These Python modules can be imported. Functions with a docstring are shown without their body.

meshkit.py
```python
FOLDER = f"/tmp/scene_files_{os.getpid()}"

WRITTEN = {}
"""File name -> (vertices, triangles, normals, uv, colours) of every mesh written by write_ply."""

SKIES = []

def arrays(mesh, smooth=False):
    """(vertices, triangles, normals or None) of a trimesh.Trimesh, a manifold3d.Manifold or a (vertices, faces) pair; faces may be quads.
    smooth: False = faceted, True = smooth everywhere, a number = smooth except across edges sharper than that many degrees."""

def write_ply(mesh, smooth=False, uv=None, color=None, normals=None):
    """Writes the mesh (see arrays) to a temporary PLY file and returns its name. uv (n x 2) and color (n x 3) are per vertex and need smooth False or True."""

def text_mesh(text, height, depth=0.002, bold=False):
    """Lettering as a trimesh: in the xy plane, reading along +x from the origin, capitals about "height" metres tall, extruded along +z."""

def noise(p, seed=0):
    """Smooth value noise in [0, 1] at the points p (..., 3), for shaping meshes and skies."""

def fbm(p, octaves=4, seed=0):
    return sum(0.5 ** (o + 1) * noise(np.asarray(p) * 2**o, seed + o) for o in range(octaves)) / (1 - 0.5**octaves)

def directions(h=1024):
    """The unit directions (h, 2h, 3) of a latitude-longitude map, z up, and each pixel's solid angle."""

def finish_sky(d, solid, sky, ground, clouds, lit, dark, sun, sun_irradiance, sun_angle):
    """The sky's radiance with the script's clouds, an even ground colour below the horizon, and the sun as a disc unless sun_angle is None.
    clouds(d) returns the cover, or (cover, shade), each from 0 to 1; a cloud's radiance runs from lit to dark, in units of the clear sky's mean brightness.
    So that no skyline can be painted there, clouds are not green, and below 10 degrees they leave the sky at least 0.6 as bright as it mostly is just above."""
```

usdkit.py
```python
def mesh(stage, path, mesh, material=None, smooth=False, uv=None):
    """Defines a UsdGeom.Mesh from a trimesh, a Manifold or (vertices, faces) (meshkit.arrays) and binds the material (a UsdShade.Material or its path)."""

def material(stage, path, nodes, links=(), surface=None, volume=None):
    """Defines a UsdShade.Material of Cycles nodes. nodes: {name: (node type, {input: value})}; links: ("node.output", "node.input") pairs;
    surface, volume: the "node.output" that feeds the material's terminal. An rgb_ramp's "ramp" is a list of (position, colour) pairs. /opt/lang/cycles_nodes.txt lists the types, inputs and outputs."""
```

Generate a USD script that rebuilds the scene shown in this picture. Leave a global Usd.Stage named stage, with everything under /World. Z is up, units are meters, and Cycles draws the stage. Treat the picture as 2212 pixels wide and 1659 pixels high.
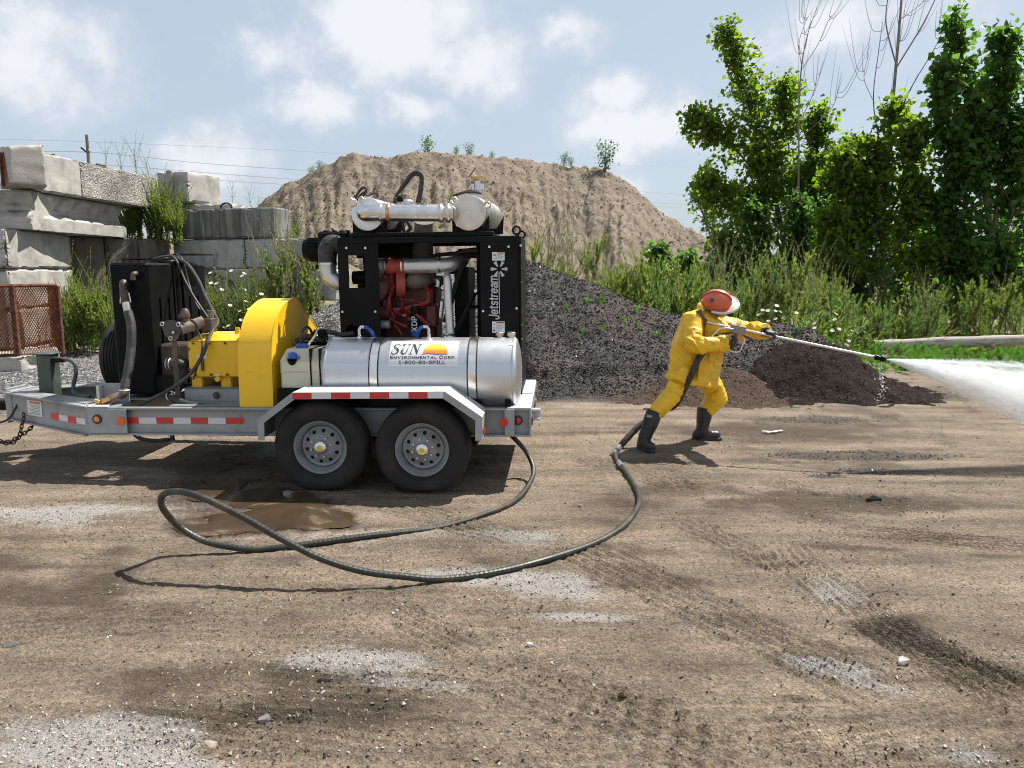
import math, random
import numpy as np, trimesh, manifold3d as m3, shapely
from shapely import affinity
from shapely.geometry import Polygon, LineString, Point, box as sbox
from pxr import Usd, UsdGeom, UsdLux, UsdShade, Gf, Sdf, Vt
import usdkit, meshkit
from meshkit import fbm, noise

stage = Usd.Stage.CreateInMemory()
UsdGeom.SetStageUpAxis(stage, 'Z'); UsdGeom.SetStageMetersPerUnit(stage, 1.0)
UsdGeom.Xform.Define(stage, '/World'); UsdGeom.Scope.Define(stage, '/World/Looks')
rng = np.random.default_rng(7)
V = lambda *a: np.array(a, float)

# ------------------------------------------------------------------ camera, sky, sun, exposure
EYE = 1.8; FPX = 1662.0; PITCH = math.atan(244.5 / FPX)
SUN = V(.52, .35, 1.0); SUN /= np.linalg.norm(SUN)
SUN_EL = math.asin(SUN[2]); SUN_AZ = math.atan2(SUN[0], SUN[1])
cam = UsdGeom.Camera.Define(stage, '/World/camera')
cam.AddTranslateOp().Set((0, 0, EYE)); cam.AddRotateXOp().Set(90 - math.degrees(PITCH))
cam.CreateHorizontalApertureAttr(36.0); cam.CreateVerticalApertureAttr(27.0)
cam.CreateFocalLengthAttr(36.0 * FPX / 2212); cam.CreateClippingRangeAttr((0.05, 5000.0))
cam.CreateExposureAttr(1.1)

sun = UsdLux.DistantLight.Define(stage, '/World/sun')
sun.CreateIntensityAttr(1.25); sun.CreateAngleAttr(0.53); sun.CreateColorAttr((1.0, 0.95, 0.87))
sun.GetPrim().CreateAttribute('inputs:normalize', Sdf.ValueTypeNames.Bool).Set(True)
_z = SUN; _x = np.cross([0, 0, 1.0], _z); _x /= np.linalg.norm(_x); _y = np.cross(_z, _x)
sun.AddTransformOp().Set(Gf.Matrix4d(*[float(a) for r in (_x, _y, _z) for a in (*r, 0)], 0, 0, 0, 1))

def PXDIR(x, y):
    """direction through a point of the picture (2212 wide)"""
    u, v = (x - 1106) / FPX, (829.5 - y) / FPX
    return V(u, math.cos(PITCH) + v * math.sin(PITCH), -math.sin(PITCH) + v * math.cos(PITCH))

def sky_material():
    n, l = {}, []
    def add(name, kind, **k): n[name] = (kind, k); return name
    def ma(name, op, a, b=None, c=None, clamp=False):
        k = {'math_type': op, 'use_clamp': clamp}
        for i, q in enumerate((a, b, c), 1):
            if isinstance(q, str): l.append((q, f'{name}.value{i}'))
            elif q is not None: k[f'value{i}'] = float(q)
        n[name] = ('math', k); return name + '.value'
    add('tc', 'texture_coordinate')
    d = 'tc.generated'
    add('nz1', 'noise_texture', scale=5.0, detail=7.0, roughness=.62); l.append((d, 'nz1.vector'))
    add('nz2', 'noise_texture', scale=17.0, detail=6.0, roughness=.6); l.append((d, 'nz2.vector'))
    add('s1', 'separate_color'); l.append(('nz1.color', 's1.color'))
    add('sx', 'separate_xyz'); l.append((d, 'sx.vector'))
    az0 = ma('az0', 'arctan2', 'sx.x', 'sx.y'); el0 = ma('el0', 'arcsine', 'sx.z')
    az = ma('az', 'multiply_add', ma('w1', 'subtract', 's1.r', .5), .16, az0)
    el = ma('el', 'multiply_add', ma('w2', 'subtract', 's1.g', .5), .12, el0)
    # clouds of the photograph: azimuth, elevation, half widths, weight
    C = []
    for (x, y, wx, wy, s) in [(60, 130, 190, 110, 1.), (140, 190, 120, 60, .9), (850, 60, 230, 110, 1.), (1010, 140, 150, 80, 1.), (760, 110, 130, 70, .7),
                              (570, 112, 75, 42, .8), (700, 232, 90, 46, .95), (900, 268, 95, 40, .9), (450, 320, 150, 60, .9), (520, 300, 90, 50, .6),
                              (1225, 95, 80, 45, .9), (1340, 190, 75, 50, 1.), (1410, 250, 150, 70, 1.), (1480, 215, 70, 50, .8), (1350, 385, 90, 40, .7),
                              (1790, 60, 150, 70, .9), (1960, 30, 140, 60, .8), (1900, 150, 140, 60, .5), (2150, 90, 130, 110, .5), (250, 350, 100, 40, .4), (1050,190,120,60,.5)]:
        D = PXDIR(x, y); D /= np.linalg.norm(D)
        C.append((math.atan2(D[0], D[1]), math.asin(D[2]), wx / FPX * 1.25, wy / FPX * 1.3, s))
    tot = None
    for i, (a, e, wa, we, s) in enumerate(C):
        p = ma(f'p{i}', 'multiply', ma(f'a{i}', 'subtract', az, a), 1 / wa)
        q = ma(f'q{i}', 'multiply', ma(f'e{i}', 'subtract', el, e), 1 / we)
        r = ma(f'r{i}', 'multiply_add', p, p, ma(f'qq{i}', 'multiply', q, q))
        g = ma(f'g{i}', 'multiply', ma(f'x{i}', 'exponent', ma(f'm{i}', 'multiply', r, -1.0)), s)
        tot = g if tot is None else ma(f't{i}', 'maximum', tot, g)
    # the same kind of sky all round
    add('nz3', 'noise_texture', scale=2.3, detail=3.0, roughness=.5); l.append((d, 'nz3.vector'))
    far = ma('far', 'maximum', ma('fa', 'multiply', ma('fb', 'subtract', ma('fc', 'absolute', az0), .66), 8., clamp=True),
             ma('fd', 'multiply', ma('fe', 'subtract', el0, .42), 8., clamp=True))
    gen = ma('gen', 'multiply', ma('gm', 'multiply', ma('gs', 'subtract', 'nz3.fac', .42), 4., clamp=True), far)
    tot = ma('totg', 'maximum', tot, gen)
    det = ma('det', 'multiply_add', 'nz2.fac', 1.0, ma('n1h', 'multiply', 'nz1.fac', 1.3))
    raw = ma('raw', 'add', tot, ma('dd', 'subtract', det, 1.15))
    add('cov', 'map_range', range_type='smoothstep', from_min=.28, from_max=.86, to_min=0., to_max=.86); l.append((raw, 'cov.value'))
    add('core', 'map_range', range_type='smoothstep', from_min=.5, from_max=1.0, to_min=0., to_max=1.); l.append((raw, 'core.value'))
    add('sky', 'sky_texture', sky_type='single_scattering', sun_disc=False, sun_elevation=SUN_EL, sun_rotation=SUN_AZ, air_density=1.0, aerosol_density=2.2, ozone_density=1.0)
    add('pale', 'mix', mix_type='mix', fac=.70, color2=SKY_PALE); l.append(('sky.color', 'pale.color1'))
    add('cc', 'mix', mix_type='mix', color1=CLOUD_LO, color2=CLOUD_HI); l.append(('core.result', 'cc.fac'))
    add('mx', 'mix', mix_type='mix'); l += [('cov.result', 'mx.fac'), ('pale.color', 'mx.color1'), ('cc.color', 'mx.color2')]
    add('bg', 'background_shader', strength=SKY_STRENGTH); l.append(('mx.color', 'bg.color'))
    return usdkit.material(stage, '/World/Looks/sky_air', n, l, surface='bg.background')
SKY_STRENGTH = .06
SKY_PALE = (4.75, 5.5, 6.35); CLOUD_LO = (5.5, 5.9, 6.6); CLOUD_HI = (7.3, 7.4, 7.75); ALB = .68
dome = UsdLux.DomeLight.Define(stage, '/World/sky')
UsdShade.MaterialBindingAPI.Apply(dome.GetPrim()).Bind(sky_material())
dome.GetPrim().SetCustomDataByKey('label', 'hazy blue summer sky with soft white cumulus clouds')
dome.GetPrim().SetCustomDataByKey('kind', 'structure'); dome.GetPrim().SetCustomDataByKey('category', 'sky')

# ------------------------------------------------------------------ helpers
CROP = {1: (0, 500, .5425), 2: (0, 1300, .3617), 3: (350, 950, .4069), 4: (1150, 650, .4521), 5: (1050, 1250, .4973), 6: (2400, 1100, .4219),
        7: (2000, 900, .9186), 8: (2600, 0, .663), 9: (1350, 950, .27125), 10: (3100, 1250, .42134)}
def C(i, x, y):
    ox, oy, s = CROP[i]; return ((ox + s * x) / 1.82278, (oy + s * y) / 1.82278)
def W(x, y, Y):
    """world point seen at (x, y) in the upright plane Y metres away"""
    d = PXDIR(x, y); return V(0, 0, EYE) + d * (Y / d[1])
def G(x, y, z=0.0):
    d = PXDIR(x, y); return V(0, 0, EYE) + d * ((z - EYE) / d[2])
T_YAW, T_TILT, T_ORG = math.radians(-3.4), math.radians(-.5), V(-1.573, 6.197, 0)
_cz, _sz, _cy, _sy = math.cos(T_YAW), math.sin(T_YAW), math.cos(T_TILT), math.sin(T_TILT)
T_ROT = np.array([[_cz, -_sz, 0], [_sz, _cz, 0], [0, 0, 1]]) @ np.array([[_cy, 0, _sy], [0, 1, 0], [-_sy, 0, _cy]])
def L(x, y, Y):
    """trailer-local point seen at (x, y) in the trailer's own lengthwise plane Y"""
    o = T_ROT.T @ (V(0, 0, EYE) - T_ORG); d = T_ROT.T @ PXDIR(x, y)
    return o + d * ((Y - o[1]) / d[1])
def LC(i, x, y, Y): return L(*C(i, x, y), Y)

cat = lambda *ms: trimesh.util.concatenate([m for q in ms for m in (q if isinstance(q, (list, tuple)) else [q])])
def tm(v, f): return trimesh.Trimesh(np.asarray(v, float), np.asarray(f, int), process=False)
def hullm(p): return trimesh.convex.convex_hull(np.asarray(p, float))
def bx(x0, x1, y0, y1, z0, z1, b=0.0):
    """box, edges chamfered by b"""
    if b <= 0:
        m = trimesh.creation.box((x1 - x0, y1 - y0, z1 - z0)); m.apply_translation(((x0 + x1) / 2, (y0 + y1) / 2, (z0 + z1) / 2)); return m
    p = []
    for x, sx in ((x0, 1), (x1, -1)):
        for y, sy in ((y0, 1), (y1, -1)):
            for z, sz in ((z0, 1), (z1, -1)):
                p += [(x + sx * b, y + sy * b, z), (x + sx * b, y, z + sz * b), (x, y + sy * b, z + sz * b)]
    return hullm(p)
def rot(m, ang, axis, at=(0, 0, 0)):
    m.apply_transform(trimesh.transformations.rotation_matrix(ang, axis, at)); return m
def mov(m, *t): m.apply_translation(t); return m
def frames(p):
    t = np.gradient(p, axis=0); t /= np.linalg.norm(t, axis=1, keepdims=True) + 1e-12
    a = np.cross(t[0], [0, 0, 1.0]) if abs(t[0][2]) < .9 else np.cross(t[0], [1.0, 0, 0])
    A = []
    for k in t:
        a = a - k * (a @ k); a = a / (np.linalg.norm(a) + 1e-12); A.append(a)
    A = np.array(A); return t, A, np.cross(t, A)
def spline(p, n=8):
    p = np.asarray(p, float); q = np.vstack([2 * p[0] - p[1], p, 2 * p[-1] - p[-2]]); out = []
    for i in range(1, len(q) - 2):
        for t in np.linspace(0, 1, n, endpoint=False):
            a, b, c, d = q[i - 1], q[i], q[i + 1], q[i + 2]
            out.append(.5 * (2 * b + (c - a) * t + (2 * a - 5 * b + 4 * c - d) * t * t + (3 * b - 3 * c + d - a) * t ** 3))
    return np.array(out + [p[-1]])
def tube(p, r, n=8, s=0, cap=True, flat=1.0):
    """round bar along the points p (splined when s), radius r or one per point"""
    p = np.asarray(p, float)
    if s:
        if np.ndim(r): r = np.interp(np.linspace(0, 1, (len(p) - 1) * s + 1), np.linspace(0, 1, len(p)), r)
        p = spline(p, s)
    r = np.broadcast_to(r, (len(p),)); t, A, B = frames(p); a = np.arange(n) * 2 * np.pi / n
    v = p[:, None] + r[:, None, None] * (np.cos(a)[None, :, None] * A[:, None] + flat * np.sin(a)[None, :, None] * B[:, None])
    i, j = np.meshgrid(np.arange(len(p) - 1), np.arange(n), indexing='ij')
    q = np.stack([i * n + j, i * n + (j + 1) % n, (i + 1) * n + (j + 1) % n, (i + 1) * n + j], -1).reshape(-1, 4)
    f = np.vstack([q[:, [0, 2, 1]], q[:, [0, 3, 2]]]); v = v.reshape(-1, 3)
    if cap:
        k = len(v); v = np.vstack([v, p[0], p[-1]]); jj = np.arange(n)
        f = np.vstack([f, np.stack([np.full(n, k), jj, (jj + 1) % n], 1)[:, [0, 1, 2]], np.stack([np.full(n, k + 1), (len(p) - 1) * n + (jj + 1) % n, (len(p) - 1) * n + jj], 1)])
    m = tm(v, f)
    if m.volume < 0: m.invert()
    return m
def cyl(a, b, r, n=24, r2=None): return tube([a, b], [r, r if r2 is None else r2], n)
def lathe(prof, n=40, axis='z', at=(0, 0, 0)):
    """prof: (radius, height) pairs; closed round the axis"""
    p = np.asarray(prof, float); a = np.arange(n) * 2 * np.pi / n
    v = np.stack([p[:, None, 0] * np.cos(a), p[:, None, 0] * np.sin(a), np.broadcast_to(p[:, None, 1], (len(p), n))], -1).reshape(-1, 3)
    i, j = np.meshgrid(np.arange(len(p) - 1), np.arange(n), indexing='ij')
    q = np.stack([i * n + j, i * n + (j + 1) % n, (i + 1) * n + (j + 1) % n, (i + 1) * n + j], -1).reshape(-1, 4)
    m = tm(v, np.vstack([q[:, [0, 1, 2]], q[:, [0, 2, 3]]])); m.merge_vertices(); m.update_faces(m.nondegenerate_faces())
    if axis == 'y': m.apply_transform(trimesh.transformations.rotation_matrix(np.pi / 2, [1, 0, 0]))   # height h -> y = -h
    if axis == 'x': m.apply_transform(trimesh.transformations.rotation_matrix(np.pi / 2, [0, 1, 0]))
    m.apply_translation(at); return m
def prism(poly, d0, d1, plane='xz'):
    """outline in a plane, given depth from d0 to d1 along the third axis"""
    poly = poly if hasattr(poly, 'exterior') or hasattr(poly, 'geoms') else Polygon(poly)
    out = []
    for g in getattr(poly, 'geoms', [poly]):
        if g.area < 1e-9: continue
        m = trimesh.creation.extrude_polygon(g, abs(d1 - d0), engine='earcut'); v = m.vertices; d = min(d0, d1) + v[:, 2]
        v2 = {'xz': np.stack([v[:, 0], d, v[:, 1]], 1), 'yz': np.stack([d, v[:, 0], v[:, 1]], 1), 'xy': np.stack([v[:, 0], v[:, 1], d], 1)}[plane]
        m = tm(v2, m.faces)
        if m.volume < 0: m.invert()
        out.append(m)
    return cat(out)
def M3(m): 
    m = m.copy(); m.merge_vertices(); return m3.Manifold(m3.Mesh(np.asarray(m.vertices, np.float32), np.asarray(m.faces, np.uint32)))
def T3(M): q = M.to_mesh(); return tm(np.asarray(q.vert_properties)[:, :3], q.tri_verts)
def hexbolt(c, r, h, n=V(0, -1, 0)):
    return tube([c, c + n * h], r, 6)
def ball(c, r, k=1):
    m = trimesh.creation.icosphere(subdivisions=k, radius=1.0); m.vertices *= r; return mov(m, *c)
def ring(c, R, r, n=20, k=6, axis='y'):
    m = trimesh.creation.torus(R, r, major_sections=n, minor_sections=k)
    if axis == 'y': rot(m, np.pi / 2, [1, 0, 0])
    if axis == 'x': rot(m, np.pi / 2, [0, 1, 0])
    return mov(m, *c)

used = {}
def path_for(name, parent=None):
    base = str(parent.GetPath()) if parent is not None else '/World'
    k = used.setdefault((base, name), 0); used[(base, name)] += 1
    return f'{base}/{name}' + (f'_{k:03d}' if k else '')
def tag(p, label=None, category=None, group=None, kind=None):
    for k, v in (('label', label), ('category', category), ('group', group), ('kind', kind)):
        if v: p.SetCustomDataByKey(k, v)
    return p
def obj(name, mesh, mat, parent=None, smooth=35, **t):
    return tag(usdkit.mesh(stage, path_for(name, parent), mesh, mat, smooth=smooth).GetPrim(), **t)
def thing(name, label, category, loc=(0, 0, 0), rotz=0.0, group=None, scale=None, kind=None, roty=None, rotx=None):
    x = UsdGeom.Xform.Define(stage, path_for(name)); x.AddTranslateOp().Set(tuple(map(float, loc)))
    if rotz: x.AddRotateZOp().Set(math.degrees(rotz))
    if roty: x.AddRotateYOp().Set(math.degrees(roty))
    if rotx: x.AddRotateXOp().Set(math.degrees(rotx))
    if scale is not None: x.AddScaleOp().Set(tuple(map(float, np.broadcast_to(scale, 3))))
    return tag(x.GetPrim(), label, category, group, kind)
def copy_of(src, name, label, category, loc, rotz=0.0, group=None, scale=None, roty=None):
    p = thing(name, label, category, loc, rotz, group, scale, None, roty)
    p.GetReferences().AddInternalReference(src.GetPath()); p.SetInstanceable(True); return p
stage.CreateClassPrim('/World/Stock')
def stock(name):
    return UsdGeom.Xform.Define(stage, f'/World/Stock/{name}').GetPrim()
def grid(xs, ys, zf):
    X, Y = np.meshgrid(xs, ys); Z = zf(X, Y); n = len(xs)
    i, j = np.meshgrid(np.arange(len(ys) - 1), np.arange(n - 1), indexing='ij'); a = i * n + j
    q = np.stack([a, a + 1, a + n + 1, a + n], -1).reshape(-1, 4)
    return np.stack([X, Y, Z], -1).reshape(-1, 3), np.vstack([q[:, [0, 1, 2]], q[:, [0, 2, 3]]])
sstep = lambda a, b, x: (lambda t: t * t * (3 - 2 * t))(np.clip((x - a) / (b - a), 0, 1))

# ------------------------------------------------------------------ materials
def rgb(*c): return tuple(((x / 255) / 12.92 if x <= 10 else ((x / 255 + .055) / 1.055) ** 2.4) for x in c)
def pm(name, c, rough=.5, metal=0.0, var=.15, scale=5.0, c2=None, mixs=None, bump=0.0, bscale=80.0, coat=0.0, spec=.5, rvar=.12, thresh=(.45, .62), coord='pos', stretch=(1, 1, 1), extra=None):
    """painted, worn, dusty surface: colour c varied by noise, c2 in patches, fine relief"""
    k_ = ALB if metal < .5 else 1.0; c = tuple(k_ * np.array(c)); c2 = None if c2 is None else tuple(k_ * np.array(c2))
    n = {'g': ('geometry', {}), 'mp': ('mapping', {'scale': stretch}),
         'n1': ('noise_texture', {'scale': scale, 'detail': 6.0, 'roughness': .6}),
         'r1': ('rgb_ramp', {'ramp': [(.3, tuple(np.clip(np.array(c) * (1 - var), 0, 1))), (.7, tuple(np.clip(np.array(c) * (1 + var), 0, 1)))]}),
         'p': ('principled_bsdf', {'metallic': metal, 'coat_weight': coat, 'specular_ior_level': spec}),
         'rr': ('map_range', {'from_min': .3, 'from_max': .7, 'to_min': max(rough - rvar, .03), 'to_max': min(rough + rvar, 1.)})}
    l = [('g.position', 'mp.vector'), ('mp.vector', 'n1.vector'), ('n1.fac', 'r1.fac'), ('n1.fac', 'rr.value'), ('rr.result', 'p.roughness')]
    out = 'r1.color'
    if c2 is not None:
        n['n2'] = ('noise_texture', {'scale': mixs or scale * 1.7, 'detail': 8.0, 'roughness': .65}); l.append(('mp.vector', 'n2.vector'))
        n['m2'] = ('map_range', {'range_type': 'smoothstep', 'from_min': thresh[0], 'from_max': thresh[1]}); l.append(('n2.fac', 'm2.value'))
        n['mx'] = ('mix', {'color2': c2}); l += [('m2.result', 'mx.fac'), (out, 'mx.color1')]; out = 'mx.color'
    l.append((out, 'p.base_color'))
    if bump:
        n['n3'] = ('noise_texture', {'scale': bscale, 'detail': 4.0, 'roughness': .6}); l.append(('mp.vector', 'n3.vector'))
        n['b'] = ('bump', {'strength': .8, 'distance': bump}); l += [('n3.fac', 'b.height'), ('b.normal', 'p.normal')]
    return usdkit.material(stage, f'/World/Looks/{name}', n, l, surface='p.BSDF')
def leafmat(name, c, c2, c3=None, trans=.45, rough=.45, spec=.4):
    """leaf: each leaf its own tone, light passing through"""
    n = {'g': ('geometry', {}), 'r': ('rgb_ramp', {'ramp': [(0, c), (.55, c2), (1, c3 or c2)]}), 'p': ('principled_bsdf', {'roughness': rough, 'specular_ior_level': spec}),
         't': ('translucent_bsdf', {}), 'mx': ('mix_closure', {'fac': trans}), 'h': ('hsv', {'saturation': 1.1, 'value': 3.0})}
    l = [('g.random_per_island', 'r.fac'), ('r.color', 'p.base_color'), ('r.color', 'h.color'), ('h.color', 't.color'), ('p.BSDF', 'mx.closure1'), ('t.BSDF', 'mx.closure2')]
    return usdkit.material(stage, f'/World/Looks/{name}', n, l, surface='mx.closure')
# ================================================================== the setting
def patch_noise(X, Y, s, seed): return fbm(np.stack([X * s, Y * s, np.zeros_like(X)], -1), 4, seed)
TRACKS = []                                   # tyre tracks pressed into the dirt: ends, width, ribs, depth
for a, b, w, ribs, amp in (((1240, 1180), (1840, 1470), .36, 5, .016), ((1490, 1135), (1680, 1222), .26, 4, .014), ((1690, 1190), (1850, 1330), .40, 5, .016),
                           ((1230, 1572), (1800, 1560), .42, 7, .012), ((850, 1088), (1080, 1150), .34, 5, .014), ((860, 1320), (1010, 1385), .2, 3, .014),
                           ((1890, 1345), (2150, 1490), .3, 3, .024), ((330, 1555), (760, 1600), .3, 4, .012), ((560, 1480), (1000, 1500), .4, 5, .009),
                           ((1100, 1450), (1600, 1640), .34, 5, .012), ((1250, 985), (1480, 1050), .3, 4, .012), ((1900, 1150), (2200, 1175), .25, 3, .02),
                           ((1650, 1640), (2212, 1560), .4, 6, .012), ((1680, 1040), (1990, 1100), .3, 3, .014), ((-100, 1370), (420, 1330), .34, 5, .008)):
    TRACKS.append((G(*a)[:2], G(*b)[:2], w, ribs, amp))
def track_z(X, Y):
    out = np.zeros_like(X); msk = np.zeros_like(X)
    wob = (patch_noise(X, Y, 1.3, 5) - .5)
    for k, (a, b, w, ribs, amp) in enumerate(TRACKS):
        d = b - a; ln = np.linalg.norm(d); d = d / ln
        s = (X - a[0]) * d[0] + (Y - a[1]) * d[1]; t = -(X - a[0]) * d[1] + (Y - a[1]) * d[0] + wob * .14
        m = sstep(w / 2 + .06, w / 2 - .02, np.abs(t)) * sstep(-.3, .15, s) * sstep(ln + .3, ln - .15, s) * (.35 + .9 * patch_noise(X, Y, 2.2, 30 + k))
        q = np.cos(2 * np.pi * t / .066) * .75 + np.cos(2 * np.pi * (s + .5 * np.abs(t)) / .11) * .12 - .3
        out += 1.35 * amp * m * q; msk = np.maximum(msk, m)
    return out, msk
def ground_z(X, Y):
    X = np.asarray(X, float); Y = np.asarray(Y, float)
    near = sstep(60, 10, np.hypot(X, Y))
    z = (patch_noise(X, Y, .35, 1) - .5) * .05 * near - .005
    wl = np.exp(-(((X + .6) / .9) ** 2 + ((Y - 6.05) / .6) ** 2)); z = z * (1 - .8 * wl) - .03 * wl
    pud = np.exp(-(((X + 1.9) / .9) ** 2 + ((Y - 5.5) / .7) ** 2)); z = z * (1 - .9 * pud) - .006 * pud
    per = np.exp(-(((X - 1.7) / .8) ** 2 + ((Y - 7.8) / .6) ** 2)); z = z * (1 - .9 * per)
    return z
def ground_full(X, Y):
    near = sstep(14, 7, np.hypot(X, Y))
    tz, tmask = track_z(X, Y)
    clod = fbm(np.stack([X * 14, Y * 17, 0 * X], -1), 3, 9); rough = patch_noise(X, Y, .9, 14)
    z = ground_z(X, Y) + near * (tz + (clod - .5) * (.008 + .020 * sstep(.40, .75, rough)) + (noise(np.stack([X * 45, Y * 45, 0 * X], -1), 3) - .5) * .007)
    pm_ = puddle_mask(X, Y)
    return z * (1 - pm_) + pm_ * (-.014 + z * .15), tmask
gzs = lambda x, y: float(ground_full(np.array([[x]]), np.array([[y]]))[0][0, 0])
def blob(X, Y, px, wx, wy, ang=0.0, w=1.0):
    """soft spot on the ground around picture point px, half sizes in metres"""
    g = G(*px); dx, dy = X - g[0], Y - g[1]; c, s = math.cos(ang), math.sin(ang)
    return w * np.exp(-(((dx * c + dy * s) / wx) ** 2 + ((-dx * s + dy * c) / wy) ** 2))
def puddle_field(X, Y):
    f = np.zeros_like(X)
    for px, wx, wy, w in (((560, 1122), .50, .30, 1.), ((670, 1122), .34, .30, 1.), ((470, 1138), .30, .18, 1.), ((560, 1075), .36, .34, 1.), ((470, 1060), .2, .35, .9), ((520, 1020), .3, .4, .85), ((620, 1090), .34, .34, 1.)):
        f = np.maximum(f, blob(X, Y, px, wx, wy, 0, w))
    return f + (fbm(np.stack([X * 4.5, Y * 4.5, 0 * X], -1), 5, 77) - .5) * .7 + (fbm(np.stack([X * 13, Y * 13, 0 * X], -1), 3, 78) - .5) * .22
def puddle_mask(X, Y): return sstep(.40, .52, puddle_field(X, Y))
def ground_masks(X, Y):
    n1 = fbm(np.stack([X * 1.5, Y * 1.5, 0 * X], -1), 5, 21); n3 = fbm(np.stack([X * .55 + .3 * Y, Y * 1.6, 0 * X], -1), 5, 23); n4 = fbm(np.stack([X * .5 + .2 * Y, Y * 1.9, 0 * X], -1), 5, 24); n2 = fbm(np.stack([X * 5, Y * 5, 0 * X], -1), 4, 22)
    wh = np.zeros_like(X); wet = np.zeros_like(X); dk = np.zeros_like(X)
    for px, wx, wy, a, w in (((60, 1110), .75, .32, 0, .9), ((220, 1095), .5, .14, 0, .8), ((1010, 1240), .35, .16, 0, 1.), ((1180, 1255), .5, .2, -.3, .9), ((1330, 1290), .3, .1, -.4, .7), ((1290, 1328), .42, .07, -.1, .9), ((1470, 1350), .35, .06, -.15, .6),
                             ((800, 1425), .4, .11, -.1, .9), ((930, 1470), .45, .09, -.15, .7), ((720, 1400), .3, .08, 0, .5), ((1790, 1270), .22, .22, .8, .7), ((1800, 1440), .24, .09, -.35, 1.), ((1900, 1480), .2, .07, -.5, .8), ((200, 1600), .32, .12, -.1, .9), ((330, 1640), .25, .05, -.1, .7),
                             ((1400, 1590), .25, .05, 0, .6), ((1330, 1560), .2, .05, 0, .45), ((2060, 1630), .25, .08, -.1, .7), ((1400, 880), .7, .5, 0, .5), ((1250, 870), .6, .4, 0, .6), ((300, 1010), .5, .15, 0, .5), ((1990, 1500), .3, .08, .3, .4), ((420, 1285), .28, .1, 0, .35), ((2180, 1420), .25, .12, 0, .6), ((1210, 1390), .3, .05, 0, .3), ((1180, 1150), .3, .1, 0, .25)):
        wh = np.maximum(wh, blob(X, Y, px, wx * 1.25, wy * 1.25, a, w))
    for px, wx, wy, a, w in (((520, 1000), .8, .75, 0, 1.), ((640, 970), .5, .7, 0, .9), ((560, 1080), .8, .55, 0, .8), ((1740, 905), .9, .3, 0, 1.), ((1880, 985), .9, .22, -.05, 1.), ((1780, 1030), .2, .08, 0, .9), ((1950, 1020), .8, .12, -.05, .8), ((1700, 850), 1.6, .6, 0, .7), ((2000, 850), 1.5, .7, 0, .8), ((1200, 860), 1.2, .5, 0, .8), ((1160, 945), .3, .3, 0, .3)):
        wet = np.maximum(wet, blob(X, Y, px, wx, wy, a, w))
    for px, wx, wy, a, w in (((1450, 1060), 1.0, .35, 0, .9), ((1700, 1090), 1.3, .45, -.1, .9), ((1430, 1190), .6, .2, -.2, .7), ((380, 1310), .5, .16, 0, .8), ((160, 1285), .4, .12, 0, .6), ((1900, 1185), .4, .07, -.1, 1.), ((2120, 1200), .4, .06, -.1, .9), ((2050, 1420), .42, .06, -.75, 1.), ((1130, 1210), .6, .12, .0, .6), ((1820, 1400), .3, .07, -.5, .6), ((1250, 1420), .3, .06, 0, .4),
                             ((660, 1330), .45, .1, 0, .6), ((2150, 1290), .2, .1, 0, .8), ((860, 1390), .3, .06, -.1, .5), ((1640, 930), 1.1, .4, 0, .6), ((560, 1200), .9, .2, 0, .35), ((100, 1200), .6, .15, 0, .5), ((1560, 1260), .35, .1, -.3, .8), ((1700, 1500), .25, .05, -.4, .5), ((700, 1545), .3, .04, -.1, .5)):
        dk = np.maximum(dk, blob(X, Y, px, wx, wy, a, w))
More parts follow.
